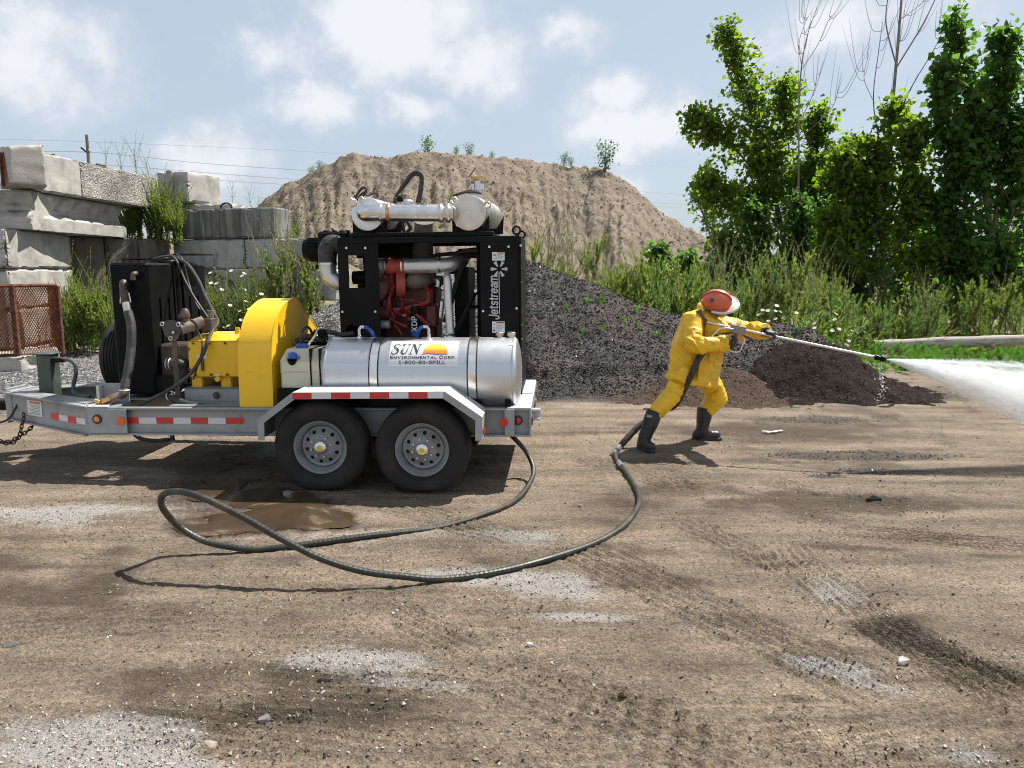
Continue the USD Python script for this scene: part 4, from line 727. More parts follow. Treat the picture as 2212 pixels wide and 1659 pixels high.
# spare wheel behind the tank
g = grp('spare_wheel', T); m = lathe(tyre_p, 64, 'x'); m.fix_normals(); c = V(-2.62, 1.62, .93); mov(m, *c); P('tyre', m, M_TYRE, g, 40); P('rim', lathe([(0, .1), (.19, .12), (.214, .05), (.214, .2), (0, .2)], 40, 'x', c), M_RIM, g)

# ---- pump on its pedestal
g = grp('pump', T); a, b = LC(3, 948, 965, .78), LC(3, 1436, 1315, .78)
P('crankcase', bx(a[0], b[0] + .04, .78, 1.35, b[2], a[2], .012), M_YEL, g); P('end_cover', tube([V(a[0] + .01, 1.07, (a[2] + b[2]) / 2), V(a[0] - .035, 1.07, (a[2] + b[2]) / 2)], [.175, .15], 8), M_YEL, g)
P('top_cover', hullm([(a[0] + .02, .785, a[2] + .001), (b[0] + .03, .785, a[2] + .001), (a[0] + .06, .90, a[2] + .05), (b[0] + .02, .90, a[2] + .05), (a[0] + .06, 1.3, a[2] + .05), (b[0] + .02, 1.3, a[2] + .05), (a[0] + .02, 1.34, a[2] + .001), (b[0] + .03, 1.34, a[2] + .001)]), M_YEL, g)
P('oil_filler', cat(cyl(V(-1.06, .98, a[2] + .04), V(-1.06, .98, a[2] + .08), .026, 14), cyl(V(-1.06, .98, a[2] + .08), V(-1.06, .98, a[2] + .11), .02, 6)), M_YEL, g)
for q in ((1010, 985), (1165, 985), (1320, 985), (965, 1042), (975, 1238), (1030, 1290), (1185, 1290), (1340, 1290)): c = LC(3, *q, .778); P('bolt', tube([c, c + V(0, -.012, 0)], .013, 6), M_IRON, g, False)
c = LC(3, 1100, 1190, .776); P('sight_glass', bx(c[0] - .012, c[0] + .012, .765, .777, c[2] - .06, c[2] + .05), M_IRON, g); c = LC(3, 1100, 1120, .776); P('name_plate', bx(c[0] - .05, c[0] + .045, .773, .777, c[2] - .012, c[2] + .02), M_WHT, g)
c = LC(3, 1255, 1330, .77); P('drain_plug', cyl(c, c + V(0, -.03, 0), .024, 10), M_YEL, g); c = LC(3, 1250, 1293, .772); P('small_plate', bx(c[0] - .028, c[0] + .02, .768, .772, c[2] - .008, c[2] + .01), M_WHT, g)
for x in (a[0] + .06, b[0] - .12): P('foot', bx(x - .05, x + .05, .80, 1.3, .735, b[2], .006), M_YEL, g)
P('fluid_end', bx(a[0] - .36, a[0] - .03, .95, 1.25, .82, 1.13, .02), M_IRON, g)
P('suction_pipe', tube([LC(3, 925, 1190, .95), LC(3, 880, 1185, .92), LC(3, 800, 1185, .92), LC(3, 720, 1180, 1.1)], .050, 14, s=4), M_IRON, g); P('hose_clamp', cat(ring(LC(3, 795, 1185, .92), .053, .006, 20, 5, 'x'), ring(LC(3, 765, 1185, .95), .053, .006, 20, 5, 'x')), M_WHT, g)
P('suction_drop', tube([LC(3, 905, 1200, .95), LC(3, 930, 1260, .93), LC(3, 900, 1340, .93), LC(3, 860, 1440, .95)], .035, 10, s=4), M_RUB, g)
P('pedestal', cat(bx(-1.475, -.86, .70, .712, .628, .745, .002), bx(-1.475, -.86, .70, 1.36, .733, .745, .002), bx(-1.475, -.86, 1.35, 1.36, .628, .733)), M_GALV)
c = LC(3, 1235, 1492, .70); P('pedestal_bolt', cat(cyl(c, c + V(0, -.025, 0), .018, 6), cyl(c, c + V(0, -.004, 0), .035, 12)), M_IRON)
P('suction_hose', tube([LC(3, 790, 1500, .62), LC(3, 850, 1540, .60), LC(3, 950, 1580, .56), LC(3, 1100, 1605, .54), LC(3, 1300, 1612, .54)], .036, 12, s=6), M_RUB); P('hose_ring', ring(LC(3, 790, 1495, .62), .042, .006, 20, 5, 'y'), M_STAIN)
# discharge manifold over the pump
g = grp('discharge_manifold', T)
P('flange_plate', prism(Polygon([tuple(LC(3, x, y, .74)[[0, 2]]) for x, y in ((690, 790), (760, 768), (890, 775), (925, 800), (880, 900), (835, 975), (790, 970), (730, 905))]), .74, .758), M_IRON, g)
P('pipe_run', tube([LC(3, 890, 850, .76), LC(3, 1000, 815, .82), LC(3, 1110, 775, .88)], .052, 18), M_PIPE, g); P('pipe_band', ring((0, 0, 0), .055, .006, 20, 5, 'x'), M_IRON, g) if False else None
P('relief_valve', cat(cyl(LC(3, 945, 790, .80), LC(3, 940, 745, .80), .030, 14), lathe([(.042, -.03), (.045, 0), (.038, .03), (.022, .05), (0, .056)], 20, 'z', LC(3, 930, 705, .80)), tube([LC(3, 930, 720, .8), LC(3, 880, 735, .8)], .03, 10)), M_IRON, g)
for q in ((708, 800), (865, 805), (790, 940)): P('eye_ring', ring(LC(3, *q, .725), .017, .005, 14, 5, 'y'), M_STAIN, g)
c = LC(3, 825, 880, .735); P('centre_bolt', hexbolt(c, .014, .02), M_STAIN, g); P('support', bx(LC(3, 800, 960, .75)[0], LC(3, 850, 960, .75)[0], .745, .757, .66, 1.17), M_IRON, g)
P('block', cat(bx(*sorted((LC(3, 1110, 760, .9)[0], LC(3, 1200, 760, .9)[0])), .86, .98, LC(3, 1150, 870, .9)[2], LC(3, 1150, 745, .9)[2], .006)), M_IRON, g); P('bleed_cup', lathe([(0, 0), (.02, 0), (.035, .06), (0, .06)], 16, 'z', LC(3, 1185, 735, .95)), M_PIPE, g)
P('strap', tube([LC(3, 985, 760, .76), LC(3, 1040, 800, .75), LC(3, 1045, 860, .75), LC(3, 1055, 890, .76)], .014, 6, s=4), M_RUB, g)
# ---- belt guard
gp = [(.36, .628), (.375, 1.0)] + [tuple(q[:2]) for q in spline([(.385, 1.10, 0), (.415, 1.20, 0), (.475, 1.30, 0), (.556, 1.39, 0), (.668, 1.463, 0), (.77, 1.503, 0), (.90, 1.537, 0), (1.03, 1.552, 0), (1.10, 1.545, 0)], 4)]
gp += [(1.16, 1.52), (1.85, 1.11), (1.95, 1.0), (1.95, .75), (1.6, .628)]
g = grp('belt_guard', T); X0, X1 = LC(3, 1436, 1200, .36)[0] , LC(3, 1762, 1200, .36)[0]
gp2 = Polygon(gp).buffer(0); sh = prism(gp2, X0, X1, 'yz'); P('guard_shell', sh, M_YEL, g, 30)
seam = gp2.boundary.buffer(.004).intersection(sbox(.3, .7, 2.2, 2)); P('edge_seam', prism(seam, X1 - .004, X1 + .003, 'yz'), M_YEL, g, False)
P('guard_pulley_boss', cyl(V(X1, 1.05, 1.02), V(X1 + .02, 1.05, 1.02), .05, 18), M_YEL, g)
# ---- cream additive tank with blue caps
g = grp('additive_tank', T); a, b = LC(5, 105, 430, .40), LC(5, 440, 430, .40)
q = M3(hullm([p for x, s in ((a[0], 1), (b[0] + .05, -1)) for p in ((x, .42, .64), (x, .80, .64), (x + s * .0, .42, 1.03), (x + s * .05, .46, 1.13), (x + s * .05, .78, 1.13), (x, .80, 1.03), (x + s * .02, .40, .7), (x + s * .02, .40, 1.02))])); P('tank', T3(q), M_CREAM, g, 25)
P('seam', bx(a[0] + .005, b[0] + .03, .395, .41, .935, .942, .002), M_CREAM, g); xs_ = LC(5, 342, 300, .39)[0]; P('strap', bx(xs_ - .006, xs_ + .006, .392, .81, .66, 1.137), M_BLK, g); P('strap', bx(xs_ + .075, xs_ + .087, .392, .81, .66, 1.137), M_BLK, g)
def cap(c, r, t=.04): return cat(cyl(c, c + V(0, 0, t), r, 14), *[bx(c[0] - r * .2, c[0] + r * .2, c[1] - r * 1.15, c[1] + r * 1.15, c[2] + t * .3, c[2] + t * 1.1, .003)], cyl(c + V(0, 0, t), c + V(0, 0, t * 1.25), r * .8, 12, r * .5))
c = LC(5, 200, 345, .40); P('filler_neck', tube([c + V(0, .05, -.02), c + V(0, .0, .02)], [.05, .042], 14), M_BLK, g); P('filler_cap', rot(cap(c + V(0, 0, .015), .040, .05), -.35, [1, 0, 0], c), M_BLUC, g)
for q in (258, 300): c = LC(5, q, 255, .55); P('valve_cap', cap(V(c[0], .55, 1.125), .03, .035), M_BLUC, g)
P('label', bx(*sorted((LC(5, 235, 285, .42)[0], LC(5, 265, 285, .42)[0])), .405, .409, 1.045, 1.075), M_BLUC, g)
P('feed_hose', tube([LC(5, 270, 205, .6), LC(5, 275, 140, .6), LC(5, 290, 95, .62), LC(5, 320, 75, .68), LC(5, 345, 95, .8), LC(5, 360, 130, .9)], .012, 8, s=5), M_RUB, g); P('feed_hose', tube([LC(5, 330, 215, .6), LC(5, 370, 165, .62), LC(5, 400, 110, .68), LC(5, 412, 85, .8)], .011, 8, s=5), M_STAIN, g)
P('cable_bundle', tube([LC(5, 330, 170, .95), LC(5, 400, 110, .9), LC(5, 480, 110, .92), LC(5, 590, 135, .95), LC(5, 690, 125, .96)], .022, 8, s=5), M_RUB); P('cable_bundle', tube([LC(5, 230, 190, .9), LC(5, 330, 150, .9), LC(5, 430, 180, .88), LC(5, 470, 160, .9)], .026, 8, s=5), M_RUB)
P('junction_box', bx(*sorted((LC(5, 415, 130, .9)[0], LC(5, 470, 130, .9)[0])), .86, .96, 1.16, 1.27, .006), M_BLK); P('floor_clutter', cat(tube([V(-.5, .9, .66), V(-.3, .95, .9), V(-.25, 1.0, 1.15)], .05, 8, s=4), bx(-.45, -.12, .9, 1.5, .64, 1.15, .02)), M_BLK)
P('coil_rope', cat(*[ring(V(-.1 + .01 * k, .5 + .02 * k, .95), .085, .012, 20, 6, 'x') for k in range(3)]), M_PIPE)
# ---- aluminium fuel tank
TX0, TX1, TR, TY, TZ = -.072, 1.60, .315, .62, .897
g = grp('fuel_tank', T); pr = [(0, -.035), (.12, -.03), (.22, -.018), (.285, 0), (.305, .012), (TR, .03)]; ln = TX1 - TX0
prof = [(r, h) for r, h in pr] + [(TR, ln / 2)] + [(r, ln - h) for r, h in pr[::-1]]
m = lathe(prof, 72, 'x', (TX0, TY, TZ)); m.fix_normals(); P('shell', m, M_ALU, g, 30)
for x in (TX0 + .03, TX1 - .03): P('end_seam', lathe([(TR, -.008), (TR + .006, -.004), (TR + .006, .004), (TR, .008)], 64, 'x', (x, TY, TZ)), M_ALU, g)
for q in (840, 1622):
    x = LC(5, q, 350, .31)[0]; P('band', lathe([(TR, -.034), (TR + .004, -.032), (TR + .004, .032), (TR, .034)], 64, 'x', (x, TY, TZ)), M_CHROME, g)
    for s in (-1, 1): P('band_rubber', lathe([(TR, -.005), (TR + .005, -.004), (TR + .005, .004), (TR, .005)], 64, 'x', (x + s * .039, TY, TZ)), M_RUB, g)
def wrap(m, x0, z0, r):
    """flat lettering (x right, y up, z out) bent round the tank's front; z0: height of y = 0"""
    v, f = trimesh.remesh.subdivide_to_size(m.vertices, m.faces, .03) if len(m.faces) < 400 else (m.vertices, m.faces)
    al = math.asin(np.clip((z0 - TZ) / r, -1, 1)) + v[:, 1] / r; rr = r + v[:, 2]; return tm(np.stack([x0 + v[:, 0], TY - rr * np.cos(al), TZ + rr * np.sin(al)], 1), f)
sx0, sx1 = LC(5, 962, 300, .33)[0], LC(5, 1508, 300, .33)[0]; SWID = sx1 - sx0; SH = .28; SZ = .99
base = prism(sbox(0, 0, SWID, SH).buffer(-.01).buffer(.01), .001, .0035, 'xy'); 
def wrapped(nm, m, mat): P(nm, wrap(m, sx0, SZ, TR), mat, st, False)
st = g; P('sticker', wrap(base, sx0, SZ, TR), M_WHT, g, False)
sk = lambda m, dx, dy, w, h, z=.0036: (lambda b: (m.apply_translation(-b[0]), m.apply_scale((w / (b[1][0] - b[0][0]), h / (b[1][1] - b[0][1]), .6)), m.apply_translation((dx, dy, z)), m)[-1])(m.bounds.copy())
def stroke(pts, ws):
    """brush stroke with changing width -> polygon"""
    q = spline([(*p, 0) for p in pts], 8)[:, :2]; w = np.interp(np.linspace(0, 1, len(q)), np.linspace(0, 1, len(ws)), ws)
    return shapely.union_all([shapely.union_all([Point(*q[i]).buffer(w[i] / 2, 6), Point(*q[i + 1]).buffer(w[i + 1] / 2, 6)]).convex_hull for i in range(len(q) - 1)])
def serif_glyph(ch):
    if ch == 'S':
        p = stroke([(.56, .74), (.50, .90), (.34, .97), (.17, .90), (.12, .74), (.24, .58), (.42, .46), (.54, .30), (.50, .12), (.32, .03), (.13, .08), (.06, .26)], [.05, .06, .07, .11, .15, .19, .20, .17, .12, .08, .06, .05])
        return p.union(Polygon([(.525, .66), (.56, .66), (.575, .94), (.54, .94)])).union(Polygon([(.02, .01), (.07, .01), (.09, .36), (.04, .36)]))
    if ch == 'U':
        p = stroke([(.17, .96), (.17, .4), (.20, .16), (.37, .03), (.54, .12), (.60, .36), (.60, .96)], [.17, .17, .16, .10, .07, .07, .07]); return p.union(sbox(.0, .93, .34, .99)).union(sbox(.47, .93, .74, .99))
    p = Polygon([(.12, .98), (.28, .98), (.72, .22), (.72, .0), (.66, .0), (.12, .86)]).union(sbox(.12, .03, .18, .9)).union(sbox(.66, .1, .73, .97)); return p.union(sbox(.0, .93, .26, .99)).union(sbox(.02, .0, .29, .05)).union(sbox(.56, .93, .84, .99))
shp = []; x = 0
for ch, adv in (('S', .70), ('U', .80), ('N', .86)): shp.append(affinity.translate(affinity.skew(serif_glyph(ch).intersection(sbox(-.2, -.03, 1.3, .99)), 12, 0, origin=(0, 0)), x, 0)); x += adv
for k, p_ in enumerate(shp):
    bb = shapely.union_all(shp).bounds; q = affinity.scale(affinity.translate(p_, -bb[0], -bb[1]), .262 / (bb[2] - bb[0]), .118 / (bb[3] - bb[1]), origin=(0, 0)); wrapped('letter', prism(affinity.translate(q, .012, .108), .0036, .0048, 'xy'), M_INK)
def letters(s, x, y, w, h, bold=False, mat=M_INK, small=1.0):
    """words in one row, capitals h high, squeezed into w; first letters of words taller when small < 1"""
    ms, cx = [], 0
    for i, chs in enumerate(s):
        hh = 1.0 if (small == 1 or i == 0 or s[i - 1] == ' ') else small
        if chs == ' ': cx += .38; continue
        m = meshkit.text_mesh(chs, hh, .002, bold); b_ = m.bounds; lift = .36 if chs == '-' else 0; m.apply_translation((cx - b_[0][0], 0, 0)); cx += b_[1][0] - b_[0][0] + .16; ms.append(m)
    for m in ms: m.vertices[:, 0] *= w / (cx - .16); m.vertices[:, 1] *= h; m.apply_translation((x, y, .0036)); m.vertices[:, 2] = np.where(m.vertices[:, 2] > .0045, .0048, .0036); wrapped('letter', m, mat)
letters('ENVIRONMENTAL CORP.', .012, .070, SWID - .026, .027, True, M_INK, .8); letters('1-800-80-SPILL', .088, .021, SWID - .19, .030, True)
M_SUNG = usdkit.material(stage, '/World/Looks/sun_print', {'g': ('geometry', {}), 's': ('separate_xyz', {}), 'm': ('map_range', {'from_min': 1.09, 'from_max': 1.165}), 'r': ('rgb_ramp', {'ramp': [(0, (.72, .06, .03)), (.45, (.85, .22, .02)), (.8, (.88, .52, .03)), (1, (.9, .68, .06))]}), 'p': ('principled_bsdf', {'roughness': .4})}, [('g.position', 's.vector'), ('s.z', 'm.value'), ('m.result', 'r.fac'), ('r.color', 'p.base_color')], surface='p.BSDF')
dome_ = Polygon([(.0, 0)] + [(.5 - .5 * math.cos(t), math.sin(t) ** .8) for t in np.linspace(0, math.pi, 28)]); wrapped('sun_emblem', prism(affinity.translate(affinity.scale(dome_, .205, .108, origin=(0, 0)), .292, .116), .0036, .0046, 'xy'), M_SUNG)
wrapped('blue_swash', prism(stroke([(.278, .109), (.34, .116), (.43, .107), (.508, .112)], [.002, .007, .006, .002]), .0036, .0047, 'xy'), M_SBLU)
for q, r in ((1845, .034), (1937, .038)):
    c = LC(5, q, 150, .62); P('filler_cap', lathe([(r * .7, 0), (r * .7, .018), (r, .02), (r, .045), (r * .8, .05), (0, .05)], 18, 'z', (c[0], TY, TZ + TR - .004)), M_STAIN2 if q == 1845 else M_CHROME, g)
c = LC(5, 1945, 180, .5); P('price_label', wrap(prism(sbox(0, 0, .05, .035), .001, .003, 'xy'), c[0] - .03, TZ + .26, TR), M_WHT, g, False)
for q, s in ((735, 1), (1285, -1)):
    c = LC(5, q, 155, .60); z0 = TZ + TR - .01; c = V(c[0], .60, z0); P('hose_fitting', tube([c, c + V(0, 0, .03), c + V(0, 0, .035), c + V(0, 0, .085), c + V(s * .015, 0, .105), c + V(s * .045, 0, .108)], [.030, .012, .016, .014, .014, .015], 10), M_STAIN, g)
    P('blue_hose', tube([c + V(s * .045, 0, .108), c + V(s * .075, .01, .095), c + V(s * .105, .04, .05), c + V(s * .125, .09, -.02)], .016, 10, s=5), M_BLUE, g)
P('sender_lead', tube([LC(5, 1385, 150, .62), LC(5, 1410, 140, .62), LC(5, 1450, 135, .66), LC(5, 1475, 140, .7)], .010, 8, s=4), M_RUB, g)
for q in ((-.02, .35), (.8, .35), (1.5, .35)): P('tank_cradle', prism(Polygon([(.34, .636), (.90, .636), (.86, .72), (.78, .62 + .02), (.62, .59), (.45, .64), (.38, .72)]).buffer(0), q[0], q[0] + .05, 'yz'), M_BLK, g)

# ---- engine enclosure
CX0, CX1, CY0, CY1, CZ1 = -.072, 1.604, .97, 1.95, 2.10
xa, xb = LC(4, 757, 1000, CY0)[0], LC(4, 1640, 1000, CY0)[0]
g = grp('engine_enclosure', T)
w0, w1 = LC(4, 487, 788, CY0), LC(4, 640, 1070, CY0)
pl = sbox(CX0, .64, xa, CZ1 - .002).difference(sbox(w0[0], w1[2], w1[0], w0[2])).difference(Point(*LC(4, 520, 1440, CY0)[[0, 2]]).buffer(.055))
P('left_panel', prism(pl, CY0, CY0 + .012), M_BLK, g, False); P('right_panel', prism(sbox(xb, .64, CX1 - .012, CZ1 - .002), CY0, CY0 + .012), M_BLK, g, False)
P('right_side_panel', bx(CX1 - .01, CX1 + .012, CY0 + .03, CY1, .64, CZ1 - .004, .003), M_BLK, g); P('left_side_panel', bx(CX0, CX0 + .012, CY0 + .014, CY0 + .3, .64, CZ1 - .004), M_BLK, g)
P('top_beam', bx(CX0, CX1, CY0 - .004, CY0 + .05, CZ1 - .055, CZ1, .004), M_BLK, g); P('top_beam', bx(CX0, CX1, CY1 - .05, CY1, CZ1 - .055, CZ1, .004), M_BLK, g); P('roof_sheet', bx(.02, .30, CY0 + .06, CY1 - .06, CZ1 - .01, CZ1), M_BLK, g); P('roof_sheet', bx(.86, 1.56, CY0 + .06, CY1 - .06, CZ1 - .01, CZ1), M_BLK, g)
for x in (CX0, xa + .0, CX1 - .06): P('rear_post', bx(x, x + .05, CY1 - .05, CY1, .64, CZ1 - .056), M_BLK, g)
P('inner_panel', bx(xa + .002, xa + .27, 1.55, 1.57, 1.75, CZ1 - .056), M_BLK, g); P('platform', bx(.055, 1.365, CY0 + .02, CY1, CZ1 + .002, CZ1 + .045, .008), M_BLK, g)
P('louvre', hullm([(CX0 + .01, CY0 + .3, 1.3), (CX0 + .3, CY0 + .3, 1.3), (CX0 + .01, CY1 - .1, 1.25), (CX0 + .3, CY1 - .1, 1.25), (CX0 + .01, CY0 + .3, .7), (CX0 + .3, CY1 - .1, .7), (CX0 + .3, CY0 + .3, .7), (CX0 + .01, CY1 - .1, .7)]), M_BLK, g)
for q in ((472, 722), (637, 722), (437, 1278), (725, 1276), (1718, 712), (1885, 710), (1663, 1272), (1955, 1248), (1992, 700)): c = LC(4, *q, CY0); P('panel_bolt', lathe([(0, -.006), (.009, -.004), (.011, 0), (0, 0)], 10, 'y', c + V(0, -.001, 0)), M_STAIN, g)
for k in range(9): P('side_rivet', ball(V(CX1 + .012, CY0 + .06, .9 + k * .13), .006, 1), M_STAIN, g)
for x, y in ((1955, CY0 + .03), (2000, CY1 - .1)): c = LC(4, x, 575, y); P('lifting_eye', cat(ring(V(c[0], y, CZ1 + .05), .034, .010, 20, 8, 'y'), cyl(V(c[0], y, CZ1 - .01), V(c[0], y, CZ1 + .02), .012, 8)), M_BLK, g)
vent = []
for k in range(16): x = w0[0] + k * .010; vent.append(bx(x, x + .0062, 1.60, 1.604, 1.80, 1.925))
for k in range(10): z = 1.80 + k * .0125; vent.append(bx(w0[0], w1[0] + .03, 1.60, 1.604, z, z + .0075))
P('inner_panel', bx(CX0 + .012, xa, 1.60, 1.612, 1.925, CZ1 - .056), M_BLK, g); P('inner_panel', bx(CX0 + .012, xa, 1.60, 1.612, 1.2, 1.80), M_BLK, g)
P('vent_mesh', cat(vent), M_BLK, g, False); P('intake_pipe', tube([V(w0[0] - .02, 1.2, 1.735), V(w1[0] + .04, 1.2, 1.735)], .062, 20), M_BLKP, g); P('intake_band', tube([V(w1[0] - .035, 1.2, 1.735), V(w1[0] - .018, 1.2, 1.735)], .066, 20), M_BLK, g)
# brand lettering, fan emblem and warning stickers
d0, d1 = LC(4, 1722, 1350, CY0), LC(4, 1812, 860, CY0)
def side_decal(m, nm, mat, par=g): v = m.vertices; P(nm, tm(np.stack([v[:, 0], CY0 - .001 - v[:, 2], v[:, 1]], 1), m.faces), mat, par, False)
word = [(ch, meshkit.text_mesh(ch, 1., .3, True)) for ch in 'Jetstream']; cx = 0
xl, xr = LC(4, 1735, 1200, CY0)[0], LC(4, 1792, 1200, CY0)[0]; zb, zt = LC(4, 1780, 1345, CY0)[2], LC(4, 1780, 965, CY0)[2]
tot = sum(m.bounds[1][0] - m.bounds[0][0] + .09 for _, m in word) - .09
for ch, m in word:
    b = m.bounds.copy(); w = b[1][0] - b[0][0]; m.apply_translation((cx - b[0][0], 0, 0)); cx += w + .09
    u, v = m.vertices[:, 0] * (zt - zb) / tot, m.vertices[:, 1] * (.66 if ch != 'J' else .78) * (xr - xl) / .50   # reads upwards
    if ch == 'J': v = v - .012
    u = u + v * .10; side_decal(tm(np.stack([xr - v, zb + u, np.where(m.vertices[:, 2] > .1, .002, 0)], 1), m.faces), 'letter', M_SILV)
c = LC(4, 1803, 905, CY0); side_decal(prism(sbox(LC(4, 1799, 900, CY0)[0], zb + .045, LC(4, 1806, 900, CY0)[0], c[2] - .03), 0, .002, 'xy'), 'underline', M_SILV)
for k in range(6):
    t = k * math.pi / 3; q = Polygon([(.022 * math.cos(t - .18), .022 * math.sin(t - .18)), (.075 * math.cos(t - .22), .075 * math.sin(t - .22)), (.077 * math.cos(t), .077 * math.sin(t)), (.075 * math.cos(t + .22), .075 * math.sin(t + .22)), (.022 * math.cos(t + .18), .022 * math.sin(t + .18))]); side_decal(prism(affinity.translate(q, c[0], c[2]), 0, .002, 'xy'), 'fan_blade', M_SILV)
def warning(x0, y0, x1, y1, lower):
    a, b = LC(4, x0, y1, CY0), LC(4, x1, y0, CY0); w, h = b[0] - a[0], b[2] - a[2]; s = lambda q, z0=.0015, z1=.0025: prism(affinity.translate(q, a[0], a[2]), z0, z1, 'xy')
    side_decal(s(sbox(0, 0, w, h), 0, .0015), 'warning_sticker', M_WHT); side_decal(s(sbox(w * .40 if not lower else w * .28, h * .85, w * .97, h * .96)), 'orange_header', M_SORG)
    m = meshkit.text_mesh('WARNING', 1., .3, True); b_ = m.bounds; k = w * .36 / (b_[1][0] - b_[0][0]); hx = w * .55 if not lower else w * .48
    m.vertices = np.stack([m.vertices[:, 0] * k + a[0] + hx, m.vertices[:, 1] * h * .07 + a[2] + h * .87, np.where(m.vertices[:, 2] > .1, .0032, .0025)], 1); side_decal(m, 'header_print', M_INK)
    for k in range(7 if lower else 6): side_decal(s(sbox(w * (.42 if not lower else .3), h * (.76 - k * .105), w * (.95 - .08 * (k % 3)), h * (.785 - k * .105))), 'print_line', M_INK)
    for yy in ((.72,) if not lower else (.78, .48)):
        tr = Polygon([(w * .05, h * (yy - .16)), (w * .36, h * (yy - .16)), (w * .205, h * (yy + .16))]) if not lower else Polygon([(w * .07, h * (yy - .09)), (w * .24, h * (yy - .09)), (w * .155, h * (yy + .09))]); side_decal(s(tr), 'hazard_triangle', M_INK); side_decal(s(affinity.scale(tr, .72, .72), .0025, .0032), 'hazard_fill', M_SYEL)
    if lower: side_decal(s(Point(w * .155, h * .2).buffer(w * .09)), 'mandatory_disc', M_SBLU)
    else: side_decal(s(sbox(w * .31, h * .12, w * .345, h * .36).union(Point(w * .33, h * .4).buffer(h * .045))), 'figure_mark', M_INK); side_decal(s(sbox(w * .13, h * .17, w * .26, h * .24)), 'arrow_mark', M_INK)
warning(1742, 757, 1851, 832, False); warning(1743, 1362, 1852, 1460, True)
# ---- engine inside
g = grp('engine', T)
e = lambda x, y, Y: LC(4, x, y, Y)
P('block', bx(e(770, 0, 1.45)[0], e(1240, 0, 1.45)[0], 1.35, 1.75, .75, e(0, 1060, 1.45)[2], .03), M_ENG, g); P('head_cover', bx(e(1000, 0, 1.5)[0], e(1300, 0, 1.5)[0], 1.42, 1.7, e(0, 1060, 1.5)[2] + .002, e(0, 990, 1.5)[2] + .02, .02), M_ENG, g)
P('flywheel_housing', tube([e(770, 1020, 1.3), e(840, 1020, 1.35)], .17, 24), M_ENG, g); P('turbo_housing', tube([e(905, 1030, 1.2), e(980, 1030, 1.22)], [.125, .12], 24), M_SIL, g); P('front_gear_case', bx(e(1130, 0, 1.25)[0], e(1240, 0, 1.25)[0], 1.22, 1.36, e(0, 1420, 1.25)[2], e(0, 1215, 1.25)[2], .02), M_ENG, g); P('starter', cyl(e(760, 1290, 1.25), e(860, 1290, 1.25), .07, 16), M_ENG, g); P('oil_pan', bx(e(780, 0, 1.3)[0], e(1300, 0, 1.3)[0], 1.25, 1.75, .66, .95, .03), M_IRON, g)
P('charge_elbow', tube([e(760, 960, 1.35), e(770, 890, 1.25), e(830, 875, 1.2)], [.08, .075, .075], 18, s=5), M_ALUP, g)
P('silicone_hose', tube([e(835, 870, 1.2), e(850, 878, 1.2), e(880, 882, 1.2), e(900, 880, 1.2), e(930, 880, 1.2), e(955, 880, 1.2), e(985, 880, 1.2)], [.083, .086, .080, .070, .072, .086, .082], 20), M_SIL, g)
for q in (822, 965): c = e(q, 880, 1.2); P('hose_clamp', tube([c - V(.008, 0, 0), c + V(.008, 0, 0)], .090, 20), M_STAIN, g)
P('charge_pipe', tube([e(985, 880, 1.2), e(1150, 876, 1.2), e(1300, 873, 1.22), e(1400, 862, 1.26), e(1460, 835, 1.36), e(1500, 790, 1.5)], .072, 18, s=5), M_ALUP, g); c = e(1287, 868, 1.21); P('pipe_strap', tube([c - V(.008, 0, 0), c + V(.008, 0, 0)], .077, 18), M_STAIN, g)
P('wrapped_exhaust', tube([e(1140, 830, 1.55), e(1140, 700, 1.55), e(1150, 600, 1.55), e(1150, 490, 1.5)], [.105, .10, .10, .095], 16), M_WRAP, g)
P('exhaust_lagging', tube([e(1000, 960, 1.28), e(1040, 985, 1.3), e(1110, 980, 1.35), e(1160, 940, 1.45), e(1150, 860, 1.52)], [.07, .105, .115, .11, .10], 16, s=4), M_WRAP, g)
P('coolant_pipe', tube([e(1380, 1500, 1.05), e(1365, 1250, 1.08), e(1355, 1050, 1.1), e(1352, 980, 1.12), e(1360, 935, 1.15)], [.040, .040, .040, .036, .02], 14, s=4), M_ALUP, g)
M_REDL = pm('red_line', (.24, .022, .014), .5, var=.1)
for pts, r in (([(800, 960), (870, 1040), (850, 1180), (880, 1350), (960, 1480)], .012), ([(870, 950), (890, 1050), (930, 1110), (960, 1210), (960, 1260)], .012), ([(860, 960), (880, 1080), (840, 1190), (850, 1330), (1000, 1410)], .016), ([(880, 1260), (980, 1260), (1090, 1310), (1190, 1395)], .022), ([(980, 1250), (1080, 1225), (1180, 1190), (1190, 1110), (1160, 1060)], .022),
               ([(950, 1170), (1050, 1180), (1130, 1200), (1140, 1240)], .008), ([(860, 1090), (800, 1140), (770, 1180)], .009), ([(900, 1280), (960, 1310), (1020, 1340), (1060, 1370)], .014), ([(850, 1180), (840, 1250), (880, 1300), (900, 1420)], .010)):
    P('red_line', tube([e(x, y, 1.17 + .04 * (i % 2)) for i, (x, y) in enumerate(pts)], r, 8, s=6), M_REDL, g)
P('connector', bx(e(925, 0, 1.16)[0], e(965, 0, 1.16)[0], 1.12, 1.17, e(0, 1325, 1.16)[2], e(0, 1300, 1.16)[2], .004), M_SIL, g)
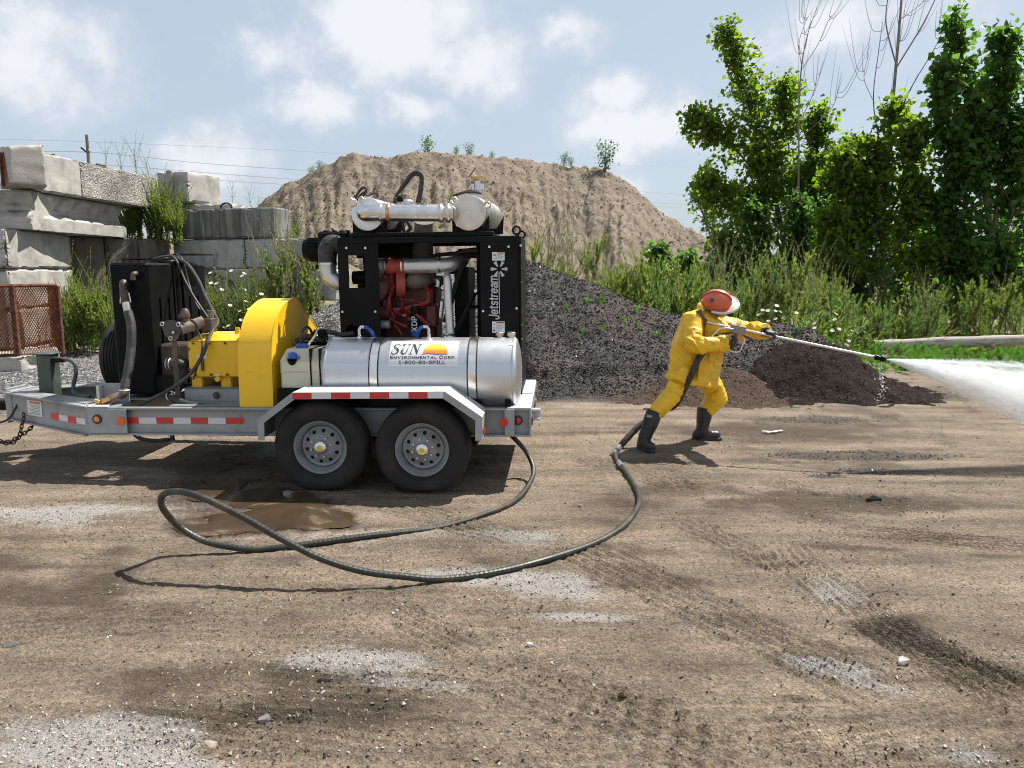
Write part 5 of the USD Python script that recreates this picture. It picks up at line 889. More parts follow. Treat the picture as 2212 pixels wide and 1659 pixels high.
c = e(1068, 1400, 1.15); fx0, fx1 = e(1022, 1400, 1.15)[0], e(1112, 1400, 1.15)[0]; fr = (fx1 - fx0) / 2; P('fuel_filter', lathe([(0, 0), (fr * .9, 0), (fr, .02), (fr, .26), (fr * .8, .29), (0, .29)], 22, 'z', (c[0], 1.15 + fr, e(0, 1500, 1.15)[2])), M_BLK, g); P('filter_base', lathe([(fr * 1.01, 0), (fr * 1.02, .01), (fr * 1.02, .06), (fr, .07)], 22, 'z', (c[0], 1.15 + fr, e(0, 1495, 1.15)[2])), M_SBLU, g)
cx = 0
for ch in 'XDP':
    m = meshkit.text_mesh(ch, .052, .002, True); b = m.bounds; m.apply_translation((cx - b[0][0], 0, 0)); cx += b[1][0] - b[0][0] + .008
    v = m.vertices; P('filter_letter', tm(np.stack([c[0] + .022 - v[:, 1], np.full(len(v), 1.148) - v[:, 2] * .5 + ((v[:, 1] - .026) ** 2) * 4, e(0, 1455, 1.15)[2] + v[:, 0]], 1), m.faces), M_WHT, g, False)
P('alternator', cat(*[cyl(e(1300 - k * 3, 1215 + k * 25, 1.2), e(1318 - k * 3, 1215 + k * 25, 1.2), .055, 14) for k in range(5)]), M_STAIN, g); P('thermostat', tube([e(1270, 1060, 1.4), e(1270, 1000, 1.4), e(1220, 985, 1.42)], .035, 10, s=3), M_STAIN, g); P('grey_cylinder', cyl(e(770, 1390, 1.1), e(850, 1390, 1.1), .04, 14), M_GALV, g)
P('black_hose', tube([e(1200, 800, 1.3), e(1300, 780, 1.35), e(1420, 770, 1.3), e(1500, 745, 1.25), e(1620, 740, 1.2)], .020, 8, s=4), M_RUB, g); P('fan_duct', hullm([e(1450, 730, 1.3), e(1630, 715, 1.3), e(1630, 815, 1.3), e(1400, 800, 1.3), e(1450, 730, 1.7), e(1630, 715, 1.7), e(1630, 815, 1.7), e(1400, 800, 1.7)]), M_BLK, g)
P('stay_strut', tube([e(1510, 830, 1.12), e(1440, 1010, 1.1), e(1330, 1370, 1.08)], .026, 8), M_BLK, g); P('stay_strut', tube([e(1600, 1100, 1.12), e(1400, 1490, 1.1)], .022, 8), M_BLK, g); c = e(1600, 1095, 1.1); P('strut_bolt', hexbolt(c, .016, .02), M_STAIN, g)
g = grp('radiator', T); x0, x1 = e(1400, 0, 1.2)[0], e(1635, 0, 1.2)[0]
for k in range(26): x = x0 + (x1 - x0) * k / 25; P('guard_wire', bx(x, x + .0035, 1.22, 1.224, .9, e(0, 850, 1.22)[2] - .09 * (k < 6) * (6 - k) / 3), M_BLK, g, False)
for k in range(8): z = .95 + k * .1; P('cross_wire', bx(x0, x1, 1.217, 1.22, z, z + .004), M_BLK, g, False)
P('core', bx(e(1405, 0, 1.4)[0], e(1530, 0, 1.4)[0], 1.3, 1.9, .7, e(0, 900, 1.4)[2], .01), M_BLK, g); P('frame_post', bx(e(1600, 0, 1.3)[0], xb, 1.25, 1.33, .7, 2.04), M_BLK, g); P('frame_bar', bx(x0, x1, 1.25, 1.30, e(0, 1260, 1.25)[2], e(0, 1230, 1.25)[2]), M_BLK, g)
# ---- air cleaner at the enclosure's front
g = grp('air_cleaner', T)
P('canister', tube([e(255, 735, 1.35), e(140, 735, 1.35), e(112, 735, 1.35)], [.110, .110, .092], 28), M_BLKP, g); P('housing', bx(e(255, 0, 1.35)[0], e(515, 0, 1.35)[0], 1.12, 1.7, e(0, 720, 1.3)[2], e(0, 590, 1.3)[2], .02), M_BLKP, g)
for k in range(10): c = e(190, 735, 1.35); t = k * .3 - 1.5; P('rib', bx(e(125, 0, 1.35)[0], e(250, 0, 1.35)[0], 1.35 - .112 * math.cos(t) - .005, 1.35 - .112 * math.cos(t) + .005, c[2] + .112 * math.sin(t) - .005, c[2] + .112 * math.sin(t) + .005), M_BLKP, g)
for q in (300, 375, 440, 490): c = e(q, 580, 1.2); P('clip', bx(c[0] - .02, c[0] + .02, 1.15, 1.2, c[2] - .015, c[2] + .012, .005), M_BLKP, g)
P('rubber_elbow', tube([e(420, 690, 1.16), e(345, 690, 1.14), e(312, 740, 1.12), e(308, 810, 1.12), e(308, 855, 1.12)], [.09, .092, .09, .086, .086], 18, s=5), M_RUB, g)
for y in (690, 725, 765): P('elbow_rib', tube(spline([e(248, y + 30, 1.05), e(300, y - 15 if y < 700 else y, 1.035), e(355, y + 22, 1.05)], 5), .008, 6), M_RUB, g)
c = e(310, 862, 1.12); P('elbow_clamp', tube([c - V(0, 0, .012), c + V(0, 0, .012)], .089, 22), M_STAIN, g)
P('silver_elbow', tube([e(310, 862, 1.12), e(312, 920, 1.12), e(335, 980, 1.12), e(390, 1020, 1.12), e(470, 1030, 1.15)], .078, 20, s=6), M_ALUP, g)
# ---- after-treatment on the roof
g = grp('exhaust_treatment', T)
def can(cx, cz, r, y0, y1, dx, mat_end):
    dirn = V(dx, y1 - y0, 0); a = V(cx, y0, cz); b = a + dirn; u = dirn / np.linalg.norm(dirn)
    P('can_body', tube([a + u * .0, a + u * .02, b], [r * .97, r, r], 36), M_STAIN2, g); P('end_plate', tube([a - u * .004, a - u * .002, a + u * .001], [r * .86, r * .94, r * .985], 36), mat_end, g); P('end_ring', ring((0, 0, 0), r * .975, .007, 40, 6, 'y'), M_STAIN2, g) if False else None
    P('cradle', prism(Polygon([(cx - r * .72, cz - r - .02), (cx + r * 1.25 + dx, cz - r - .02), (cx + r * 1.32 + dx, cz - .02), (cx + r * .9 + dx, cz - r * .8), (cx, cz - r * .99), (cx - r * .55, cz - r * .86)]).buffer(0), y0 + .22, y0 + .25), M_BLK, g); P('cradle', prism(Polygon([(cx - r * 1.02, cz - r - .02), (cx + r * 1.15, cz - r - .02), (cx + r * 1.1, cz - r * .1), (cx + r * .8, cz - r * .75), (cx, cz - r * 1.02), (cx - r * .8, cz - r * .7), (cx - r * 1.02, cz + r * .2)]).buffer(0), y0 + .06, y0 + .075), M_BLK, g)
    for yy in (y0 + .3, y0 + .5): q = a + dirn * ((yy - y0) / (y1 - y0)); P('clamp_band', tube([q - u * .015, q + u * .015], r * 1.02, 36), M_STAIN2, g)
    for an in (2.45, .4): q = a + V(r * 1.12 * math.cos(an), .03, r * 1.12 * math.sin(an)); P('lifting_lug', rot(cat(ring(q, .026, .010, 16, 6, 'y'), bx(q[0] - .03, q[0] + .02, q[1] - .006, q[1] + .006, q[2] - .06, q[2] - .02)), 0, [0, 1, 0], q), M_STAIN2, g)
can(.205, 2.312, .152, 1.02, 1.80, .07, M_STAIN); can(1.145, 2.310, .160, 1.0, 1.85, .09, M_STAIN2)
pz = e(0, 418, .93)[2]
P('outlet_elbow', tube([V(.21, 1.03, pz), V(.20, .98, pz), V(.22, .945, pz), V(.27, .93, pz), V(e(770, 0, .93)[0], .93, pz)], [.075, .082, .085, .083, .078], 20, s=5), M_STAIN, g); P('elbow_ring', tube([e(770, 418, .93), e(785, 418, .93)], .083, 22), M_STAIN2, g)
P('vband_clamp', tube([e(828, 418, .93), e(838, 418, .93), e(850, 418, .93), e(858, 418, .93)], [.086, .094, .094, .086], 22), M_BRASS, g); P('cross_pipe', tube([e(785, 418, .93), e(1285, 418, .93)], .0745, 24), M_STAIN, g)
for q in (1110, 1188): P('pipe_bead', tube([e(q - 3, 418, .93), e(q + 3, 418, .93)], .0762, 24), M_STAIN, g)
for q in (1300, 1362): P('vband_clamp', tube([e(q - 18, 418, .93), e(q - 6, 418, .93), e(q + 6, 418, .93), e(q + 18, 418, .93)], [.080, .086, .086, .078], 22), M_STAIN2, g)
P('flex_joint', tube([e(1285, 418, .93), e(1330, 418, .93), e(1390, 418, .95)], [.070, .060, .066], 18), M_STAIN2, g); P('inlet_spigot', tube([e(1370, 418, .95), e(1450, 418, 1.15)], .066, 16), M_STAIN2, g)
c = e(1622, 210, 1.6); P('stack', tube([V(c[0], 1.6, 2.38), V(c[0], 1.6, e(0, 245, 1.6)[2])], .048, 18), M_STAIN2, g); P('stack_pipe', tube([V(c[0], 1.6, e(0, 245, 1.6)[2]), V(c[0], 1.6, e(0, 165, 1.6)[2])], .066, 20), M_STAIN, g); P('stack_collar', tube([V(c[0], 1.6, e(0, 168, 1.6)[2]), V(c[0], 1.6, e(0, 130, 1.6)[2])], .074, 20), M_BRASS, g)
P('flap_arm', tube([e(1685, 150, 1.55), e(1545, 152, 1.55)], .012, 6), M_PIPE, g); P('rain_flap', hullm([e(1600, 20, 1.6), e(1592, 22, 1.6), e(1548, 105, 1.54), e(1530, 108, 1.62), e(1600, 28, 1.66), e(1560, 90, 1.68)]), M_RUST, g); P('flap_weight', hullm([e(1548, 125, 1.5), e(1560, 165, 1.5), e(1522, 218, 1.5), e(1510, 130, 1.5), e(1555, 130, 1.52), e(1522, 214, 1.52)]), M_PIPE, g)
for pts, r, Y in (([(880, 330), (920, 250), (980, 160), (1040, 80), (1090, 62), (1130, 90), (1130, 190), (1105, 330)], .017, 1.3), ([(900, 300), (930, 240), (990, 170), (1040, 100), (1085, 85), (1118, 105), (1115, 200), (1085, 330)], .013, 1.36), ([(545, 310), (570, 250), (610, 200), (640, 200), (640, 240), (600, 290)], .012, 1.2), ([(560, 320), (590, 270), (630, 235), (650, 260), (740, 238)], .009, 1.22), ([(1400, 270), (1470, 245), (1540, 228), (1600, 232), (1650, 250)], .013, 1.15), ([(1420, 262), (1500, 240), (1580, 238), (1640, 246)], .009, 1.12), ([(1000, 590), (1030, 540), (990, 480), (960, 510), (980, 590)], .018, 1.3)):
    P('sensor_hose', tube([e(x, y, Y) for x, y in pts], r, 8, s=6), M_RUB, g)
P('sensor_cluster', cat(*[tube([e(x, y, 1.2), e(x + dx, y + dy, 1.22)], .012, 6) for x, y, dx, dy in ((890, 310, 60, -40), (920, 320, 40, -60), (900, 290, 70, 10), (940, 260, -20, 60), (680, 255, 70, -20), (740, 240, 5, 40), (640, 262, 40, 0), (870, 315, 40, 15))]), M_IRON, g); P('sensor_dome', lathe([(.06, 0), (.055, .03), (.03, .05), (0, .055)], 18, 'z', e(1010, 345, 1.4)), M_STAIN, g)
P('junction', bx(e(905, 0, 1.2)[0], e(960, 0, 1.2)[0], 1.18, 1.24, e(0, 330, 1.2)[2], e(0, 290, 1.2)[2], .006), M_BLK, g)
for q in ((535, 330), (625, 320)): c = e(*q, 1.03); P('hold_lug', cat(bx(c[0] - .03, c[0] + .025, 1.015, 1.05, c[2] - .03, c[2] + .03, .004), ring(c + V(-.02, -.01, .02), .02, .008, 14, 5, 'y')), M_STAIN2, g)
# ================================================================== the worker, his lance, the hose and the water
def proj(p):
    d = np.asarray(p, float) - V(0, 0, EYE); z = d[1] * math.cos(PITCH) - d[2] * math.sin(PITCH); y = d[2] * math.cos(PITCH) + d[1] * math.sin(PITCH)
    return 1106 + FPX * d[0] / z, 829.5 - FPX * y / z
q6 = lambda x, y, Y: W(*C(6, x, y), Y)
def taubin(m, it, lim=.012):
    v0 = m.vertices.copy(); trimesh.smoothing.filter_taubin(m, lamb=.5, nu=.53, iterations=it); d = m.vertices - v0; l = np.linalg.norm(d, axis=1, keepdims=True); m.vertices = v0 + d * np.minimum(1, lim / np.maximum(l, 1e-9)); return m
def capsule(a, ra, b, rb, e=.015):
    """evenly meshed limb piece with round ends"""
    a, b = np.asarray(a, float), np.asarray(b, float); d = b - a; L_ = np.linalg.norm(d) + 1e-6; d = d / L_; k = max(4, int(ra * 1.57 / e)); t = np.linspace(0, np.pi / 2, k + 1)[1:]
    k2 = max(4, int(rb * 1.57 / e)); t2 = np.linspace(np.pi / 2, 0, k2 + 1)[:-1]; nm = max(1, int(L_ / e)); u = np.linspace(0, 1, nm + 1)[1:-1]
    h = np.r_[-ra * np.cos(t), u * L_, L_ + rb * np.cos(t2)]; r = np.r_[ra * np.sin(t), ra + (rb - ra) * u, rb * np.sin(t2)]
    return tube(a + d * h[:, None], r, max(12, int(6.28 * max(ra, rb) / e)))
def blend(bones, edge=.02, it=14, ups=()):
    """limbs: list of (p, r, p, r) capsules -> one smooth skin"""
    Ms = []
    for a, ra, b, rb in bones:
        Ms.append(M3(capsule(a, ra, b, rb, edge)))
    for m in ups: Ms.append(M3(m))
    M = m3.Manifold.batch_boolean(Ms, m3.OpType.Add).refine_to_length(edge); m = T3(M); m.merge_vertices()
    return taubin(m, it, max(.004, edge * .8))
def folds(m, amp, scale, seed, stretch=(1, 1, 1), k=1.0):
    n = m.vertex_normals; p = m.vertices * np.array(stretch) * scale
    f = fbm(p, 4, seed); w = 1 - np.abs(2 * f - 1); m.vertices = m.vertices + n * ((w ** 3 - .35) * amp + (fbm(p * .6, 2, seed + 7) - .5) * amp * 1.6)[:, None] * k; return m
M_SLICK = pm('yellow_rainwear', (.93, .55, .004), .5, 0, .08, 4., c2=(.50, .29, .03), mixs=7., thresh=(.56, .74), bump=.004, bscale=55., coat=.08)
M_SKIN = pm('skin', (.42, .24, .17), .5, 0, .08, 12.); M_HAT = pm('red_hard_hat', (.66, .12, .055), .38, 0, .06, 6., c2=(.46, .07, .04), thresh=(.55, .75), coat=.1); M_RIMW = pm('visor_white', (.70, .70, .70), .3, 0, .05, 8.); M_GLOVE = pm('black_glove', (.014, .014, .015), .42, 0, .2, 20.); M_BOOT = pm('black_boot', (.013, .012, .012), .42, 0, .2, 10., c2=(.06, .05, .04), mixs=7., thresh=(.55, .75)); M_SNAP = pm('dark_snap', (.02, .02, .02), .4)
man = thing('person', 'person in yellow rainwear, red hard hat and black boots bracing a spray lance', 'person', group=None)
footR, footL = G(*C(6, 318, 1585)), G(*C(6, 885, 1492)); footR[2] = ground_z(*footR[:2]); footL[2] = ground_z(*footL[:2])
YB, YF = footR[1] + .0, footL[1]
hipR, hipL = q6(700, 860, YB + .10), q6(880, 880, YF - .12); kneeR, kneeL = q6(585, 1085, YB + .06), q6(1010, 1115, YF - .03); shinR, shinL = q6(452, 1222, YB + .02), q6(925, 1195, YF)
YS = (YB + YF) / 2 - .02
shR, elR, wrR = q6(775, 395, YS - .17), q6(785, 605, YS - .30), q6(1085, 605, YS - .27)
shL, elL = q6(1050, 430, YS + .13), q6(1240, 478, YS + .06)
A_, B_ = q6(884, 397, YS - .20), W(*C(10, 925, 392), 7.05)
tt = np.linspace(0, 1, 200); LPX = np.array([proj(A_ + (B_ - A_) * t)[0] for t in tt])
lance_at = lambda x6: A_ + (B_ - A_) * np.interp(C(6, x6, 0)[0], LPX, tt)
hndL = lance_at(1495); wrL = q6(1438, 487, hndL[1] + .10)
neck = q6(935, 300, YS - .03); hatC = q6(1005, 212, YS - .06)
hn = V(-.15, -.57, .81); hn /= np.linalg.norm(hn); hf = V(.85, -.35, -.09); hf /= np.linalg.norm(hf); hs = np.cross(hn, hf)
headc = hatC - hn * .055 + hf * .0
# body: one continuous figure under the clothes, with a face
def frame_pts(c, arr): return np.array([c + hf * a + hs * b + hn * d for a, b, d in arr])
nose = hullm(frame_pts(headc, [(.095, 0, .015), (.098, .012, -.03), (.098, -.012, -.03), (.122, 0, -.028), (.10, 0, -.042)]))
chin = hullm(np.vstack([ball(headc + hf * .062 - hn * .095, .034, 2).vertices, ball(headc + hf * .02 - hn * .05 + hs * .05, .04, 2).vertices, ball(headc + hf * .02 - hn * .05 - hs * .05, .04, 2).vertices]))
skull = trimesh.creation.icosphere(subdivisions=3, radius=1.0); skull.vertices = frame_pts(headc, skull.vertices * [.103, .078, .115])
ears = [hullm(frame_pts(headc, [(-.01, s * .074, .02), (.012, s * .074, .02), (.008, s * .092, .025), (-.012, s * .094, .02), (-.008, s * .086, -.035), (.008, s * .076, -.035)])) for s in (1, -1)]
body = blend([(hipR, .09, hipL, .09), (hipR, .09, kneeR, .065), (kneeR, .062, shinR, .05), (shinR, .045, footR + V(0, .02, .09), .04), (hipL, .09, kneeL, .065), (kneeL, .062, shinL, .05), (q6(895, 1215, YF), .045, footL + V(-.03, 0, .09), .04), ((hipR + hipL) / 2, .12, (shR + shL) / 2 - V(0, 0, .05), .13), (shR, .06, shL, .06), (shR, .06, elR, .045), (elR, .043, wrR, .033), (shL, .06, elL, .045), (elL, .043, wrL, .033), (neck - V(.02, 0, .06), .058, headc - hn * .05, .055)], .016, 8, [skull, chin, nose] + ears)
obj('body', body, M_SKIN, man, smooth=True)
mouth = hullm(frame_pts(headc, [(.092, .022, -.066), (.092, -.022, -.066), (.097, 0, -.060), (.097, 0, -.071), (.085, 0, -.065)])); obj('mouth', mouth, pm('lips', (.33, .13, .10), .5), man)
gl_ = cat(*[tube(frame_pts(headc, [(.097, s * .012, .012), (.094, s * .05, .014), (.09, s * .056, -.012), (.097, s * .038, -.026), (.101, s * .016, -.022), (.097, s * .012, .012)]), .004, 5) for s in (1, -1)] + [tube(frame_pts(headc, [(.093, s * .052, .012), (.02, s * .086, .012)]), .003, 5) for s in (1, -1)]); obj('safety_glasses', gl_, M_SNAP, man)
for s in (1, -1): obj('eye', ball(headc + hf * .089 + hs * s * .032 + hn * .0, .012, 2), M_RIMW, man)
# rain jacket: loose torso, sleeves, collar
SEC = [(776, 948, .282, .228, .0), (786, 860, .266, .205, .0), (800, 760, .262, .20, .0), (822, 670, .258, .20, .0), (850, 560, .248, .195, -.01), (876, 470, .235, .185, -.02), (905, 390, .225, .17, -.03), (922, 362, .185, .15, -.03), (925, 338, .125, .12, -.02), (922, 322, .08, .085, -.01)]
rings, NA_ = [], 56
for i, (x, y, hw, hd, dy) in enumerate(SEC):
    c = q6(x, y, YS + dy); up = V(.33, 0, .94); rt = V(.94, 0, -.33) if i > 0 else V(.985, 0, -.17); a = np.arange(NA_) * 2 * np.pi / NA_; ex = .82
    ca, sa = np.sign(np.cos(a)) * np.abs(np.cos(a)) ** ex, np.sign(np.sin(a)) * np.abs(np.sin(a)) ** ex
    wav = 1 + (.045 * np.sin(a * 5 + 1) + .03 * np.sin(a * 9)) * (i < 2); rings.append(c + (hw * ca * wav)[:, None] * rt + (hd * sa * wav)[:, None] * V(.25, .97, 0))
rings = np.array(rings); k_ = len(rings); sm = np.stack([spline(rings[:, j], 5) for j in range(NA_)], 1); n_ = len(sm)
i, j = np.meshgrid(np.arange(n_ - 1), np.arange(NA_), indexing='ij'); qd = np.stack([i * NA_ + j, i * NA_ + (j + 1) % NA_, (i + 1) * NA_ + (j + 1) % NA_, (i + 1) * NA_ + j], -1).reshape(-1, 4); vv = sm.reshape(-1, 3); kk = len(vv); vv = np.vstack([vv, sm[0].mean(0) + V(0, 0, .03), sm[-1].mean(0)]); jj = np.arange(NA_)
tors = tm(vv, np.vstack([qd[:, [0, 1, 2]], qd[:, [0, 2, 3]], np.stack([np.full(NA_, kk), (jj + 1) % NA_, jj], 1), np.stack([np.full(NA_, kk + 1), (n_ - 1) * NA_ + jj, (n_ - 1) * NA_ + (jj + 1) % NA_], 1)]))
if tors.volume < 0: tors.invert()
slv = [(shR + V(.03, .05, .0), .10, shR + V(.0, 0, -.02), .098), (shR + V(0, 0, -.02), .098, elR + V(0, 0, .04), .088), (elR + V(0, 0, .04), .088, elR + V(.04, 0, 0), .088), (elR, .086, wrR, .076), (shL - V(.05, 0, 0), .10, shL, .095), (shL, .095, elL, .082), (elL, .082, wrL, .075)]
def cutend(m, p, d):
    """cuff: cut the rounded end off square"""
    d = d / np.linalg.norm(d); return m.split_by_plane(tuple(-d), float(-(d @ p)))[0]
Ms = [M3(tors)]
for a, ra, b, rb in slv:
    h = M3(capsule(a, ra, b, rb, .010))
    if b is wrR or b is wrL: h = cutend(h, b + (b - a) / np.linalg.norm(b - a) * .015, b - a)
    Ms.append(h)
jm = T3(m3.Manifold.batch_boolean(Ms, m3.OpType.Add).refine_to_length(.0095)); jm.merge_vertices(); taubin(jm, 8, .008)
hz = np.array([q6(770, 948, YS)[2]]); keep_ = sstep(.0, .05, jm.vertices[:, 2] - hz) 
n = jm.vertex_normals; pv = jm.vertices
along = pv @ V(.33, 0, .94); f1 = fbm(np.stack([pv[:, 0] * 3.2 + along * 2.2, pv[:, 1] * 3.2, along * 2.6 - pv[:, 0] * 1.5], -1), 2, 3); f2 = fbm(np.stack([pv[:, 0] * 7 + along * 6, pv[:, 1] * 6, along * 5 - pv[:, 0] * 5], -1), 2, 5)
jm.vertices = pv + n * (((1 - np.abs(2 * f1 - 1)) ** 7 * .024 - .005) + (1 - np.abs(2 * f2 - 1)) ** 9 * .009 + (fbm(pv * 3.5, 2, 8) - .5) * .014)[:, None]
for (e_, ax, r_) in ((elR, V(.3, .2, 1), .15), (elL, wrL - shL, .16), (shL, V(1, 0, -.5), .12), (wrR, wrR - elR, .12)):      # creases gathered at the joints
    ax = ax / np.linalg.norm(ax); d = jm.vertices - e_; w = np.exp(-(np.linalg.norm(d, axis=1) / r_) ** 2); jm.vertices = jm.vertices + jm.vertex_normals * (w * .0075 * (np.abs(np.sin((d @ ax) * 50 + 2.5 * fbm(jm.vertices * 5, 2, 6))) ** .7 - .6))[:, None]
obj('rain_jacket', jm, M_SLICK, man, smooth=40)
hemr = rings[0][np.r_[0:NA_, 0]]; obj('jacket_hem', tube(hemr + V(0, 0, .004), .007, 6, cap=False), M_SLICK, man)
def cuff_ring(p, d, r, nm): q = ring((0, 0, 0), r, .0055, 28, 6, 'z'); q.apply_transform(trimesh.geometry.align_vectors([0, 0, 1], d / np.linalg.norm(d))); obj(nm, mov(q, *p), M_SLICK, man)
for a_, b_, r__ in ((elR, wrR, .077), (elL, wrL, .076)): u_ = (b_ - a_) / np.linalg.norm(b_ - a_); cuff_ring(b_ + u_ * .012, u_, r__, 'sleeve_cuff')
cr = spline([q6(x, y, YS + dy) for x, y, dy in ((842, 300, .02), (850, 235, .06), (880, 225, .10), (930, 262, .06), (925, 330, -.10), (900, 345, -.14), (860, 330, -.08), (842, 300, .02))], 5)
collar = tube(cr, .032, 8, flat=.35); obj('collar', collar, M_SLICK, man)
fl = spline([q6(x, y, YS + dy) for x, y, dy in ((905, 395, -.205), (898, 480, -.225), (880, 600, -.23), (850, 720, -.23), (830, 820, -.225), (815, 930, -.21))], 5); obj('front_flap', tube(fl, .030, 8, flat=.22), M_SLICK, man)
for x, y in ((908, 488), (902, 372)): obj('snap', ball(q6(x, y, YS - .245), .009, 1), M_SNAP, man)
obj('snap', ball(q6(1422, 482, wrL[1] - .075), .008, 1), M_SNAP, man)
obj('pocket_flap', hullm([q6(x, y, YS + d) for x, y in ((930, 680), (1060, 672), (1040, 770), (935, 765)) for d in (-.21, -.19)]), M_SLICK, man)
# trousers
tr = blend([(hipR + V(.05, .05, .02), .105, hipL + V(-.05, 0, .02), .105), (hipR, .108, (hipR + kneeR) / 2, .104), ((hipR + kneeR) / 2, .104, kneeR, .090), (kneeR, .095, shinR, .088), (hipL, .112, (hipL + kneeL) / 2, .118), ((hipL + kneeL) / 2, .118, kneeL, .106), (kneeL, .105, shinL, .092)], .013, 5)
tr = folds(tr, .010, 3.5, 13, (1, 1, 1.3)); 
for e_, ax, r_ in ((kneeR, shinR - hipR, .16), (shinR, shinR - kneeR, .12), (kneeL, shinL - hipL, .14), (shinL, shinL - kneeL, .12)):
    ax = ax / np.linalg.norm(ax); d = tr.vertices - e_; w = np.exp(-(np.linalg.norm(d, axis=1) / r_) ** 2); tr.vertices = tr.vertices + tr.vertex_normals * (w * .009 * (np.abs(np.sin((d @ ax) * 50 + 2.2 * fbm(tr.vertices * 4, 2, 9))) ** .7 - .6))[:, None]
obj('rain_trousers', tr, M_SLICK, man, smooth=40)
# rubber boots
def boot(top, foot, fdir, heel=.10, toe=.20):
    fd = V(*fdir, 0) / np.linalg.norm(fdir); sd = V(-fd[1], fd[0], 0); an = foot + V(0, 0, .10); gz = foot[2]
    H = lambda pts: M3(hullm(np.vstack([ball(p, r, 2).vertices for p, r in pts])))
    ax = (an - top) / np.linalg.norm(an - top); shaft = tube([top + (an - top) * u for u in np.linspace(0, .95, 14)], np.interp(np.linspace(0, 1, 14), [0, .45, .8, 1], [.084, .080, .068, .066]), 30)
    foot_ = H([(an, .062), (foot - fd * (heel - .05) + V(0, 0, .05), .052), (foot + fd * .08 + V(0, 0, .055), .052)]) + H([(foot + fd * .05 + V(0, 0, .05), .052), (foot + fd * (toe - .05) + V(0, 0, .052) + sd * .008, .050)])
    so = [foot + fd * a + sd * b for a, b in ((-heel, .03), (-heel, -.03), (.0, .045), (.0, -.045), (toe - .04, .055), (toe - .04, -.05), (toe + .005, .02), (toe + .005, -.02))]; sole = M3(hullm([p + V(0, 0, z) for p in so for z in (.004, .03)]))
    m = T3((foot_ + sole).refine_to_length(.014)); m.merge_vertices(); taubin(m, 6, .008); m = cat(shaft, m); m.vertices[:, 2] = np.maximum(m.vertices[:, 2], gz + .002); f = fbm(m.vertices * 9, 3, 4); m.vertices = m.vertices + (m.vertices - an) * ((f - .5) * .10)[:, None] * [1, 1, .2]; m.vertices[:, 2] = np.maximum(m.vertices[:, 2], gz + .001)
    b = obj('boot', m, M_BOOT, man, smooth=45); obj('sole', hullm([p + V(0, 0, z) + (p - foot) * .03 for p in so for z in (.002, .026)]), M_SNAP, b); r_ = ring((0, 0, 0), .083, .006, 24, 6, 'z'); r_.apply_transform(trimesh.geometry.align_vectors([0, 0, 1], -ax)); obj('rim_band', mov(r_, *(top + ax * .006)), M_SNAP, b); return b
bR = boot(q6(425, 1228, YB + .02), footR, (.35, -.9), .09, .17); bL = boot(q6(895, 1195, YF), footL + V(-.03, 0, 0), (.97, -.1), .10, .20)
obj('boot_patch', hullm([q6(x, y, YB - .068) for x, y in ((348, 1262), (398, 1270), (394, 1294), (345, 1284))] + [q6(372, 1278, YB - .05)]), M_GALV, bR)
# hard hat with white visor
def dome_pt(th, ph, k=1.0, a=.150, b=.125, h=.135): return hatC + hf * (a * math.cos(th) * math.cos(ph) * k) + hs * (b * math.sin(th) * math.cos(ph) * k) + hn * (h * math.sin(ph) * k)
nt, npn = 40, 12; vs = [dome_pt(2 * np.pi * i / nt, (np.pi / 2) * j / npn) + hf * 0 for j in range(npn + 1) for i in range(nt)]
fs = [(j * nt + i, j * nt + (i + 1) % nt, (j + 1) * nt + (i + 1) % nt) for j in range(npn) for i in range(nt)] + [(j * nt + i, (j + 1) * nt + (i + 1) % nt, (j + 1) * nt + i) for j in range(npn) for i in range(nt)]
hat = thing('x_', '', '') if False else None
hm = obj('hard_hat', tm(vs, fs), M_HAT, man, smooth=True)
brim = np.array([dome_pt(t, 0, 1.0) * 1.0 for t in np.linspace(0, 2 * np.pi, 41)]); bo = np.array([dome_pt(t, 0, 1.0) + (hf * math.cos(t) + hs * math.sin(t)) * (.012 + .045 * max(0, math.cos(t)) ** 1.2) - hn * .014 * max(0, math.cos(t)) for t in np.linspace(0, 2 * np.pi, 41)])
bv = np.vstack([brim, bo, brim - hn * .006, bo - hn * .006]); n1 = 41; f_ = []
for i in range(40): f_ += [(i, n1 + i, n1 + i + 1), (i, n1 + i + 1, i + 1), (2 * n1 + i, 3 * n1 + i + 1, 3 * n1 + i), (2 * n1 + i, 2 * n1 + i + 1, 3 * n1 + i + 1), (n1 + i, 3 * n1 + i, 3 * n1 + i + 1), (n1 + i, 3 * n1 + i + 1, n1 + i + 1)]
obj('brim', tm(bv, f_), M_HAT, hm, smooth=50); obj('crown_ridge', tube([dome_pt(0 if t < np.pi / 2 else np.pi, t if t < np.pi / 2 else np.pi - t, 1.005) for t in np.linspace(.35, np.pi - .3, 16)], .012, 8, flat=.6), M_HAT, hm)
vp = [dome_pt(t, 0, 1.0) + (hf * math.cos(t) + hs * math.sin(t)) * (.020 + .042 * max(0, math.cos(t))) - hn * .016 for t in np.linspace(-1.75, 1.75, 30)]; obj('visor_band', tube(vp, .0095, 8, flat=1.3), M_RIMW, hm)
lp = [p - hn * .012 for p in vp[::3]]; lv = np.vstack([lp, np.array(lp) - hn * .05 - hf * .01]); obj('visor_frame', tube([p - hn * .012 for p in vp[4:-4]], .005, 6), M_SNAP, hm)
th_, ph_ = None, None
c = q6(950, 193, YS - .20); d = c - hatC; 
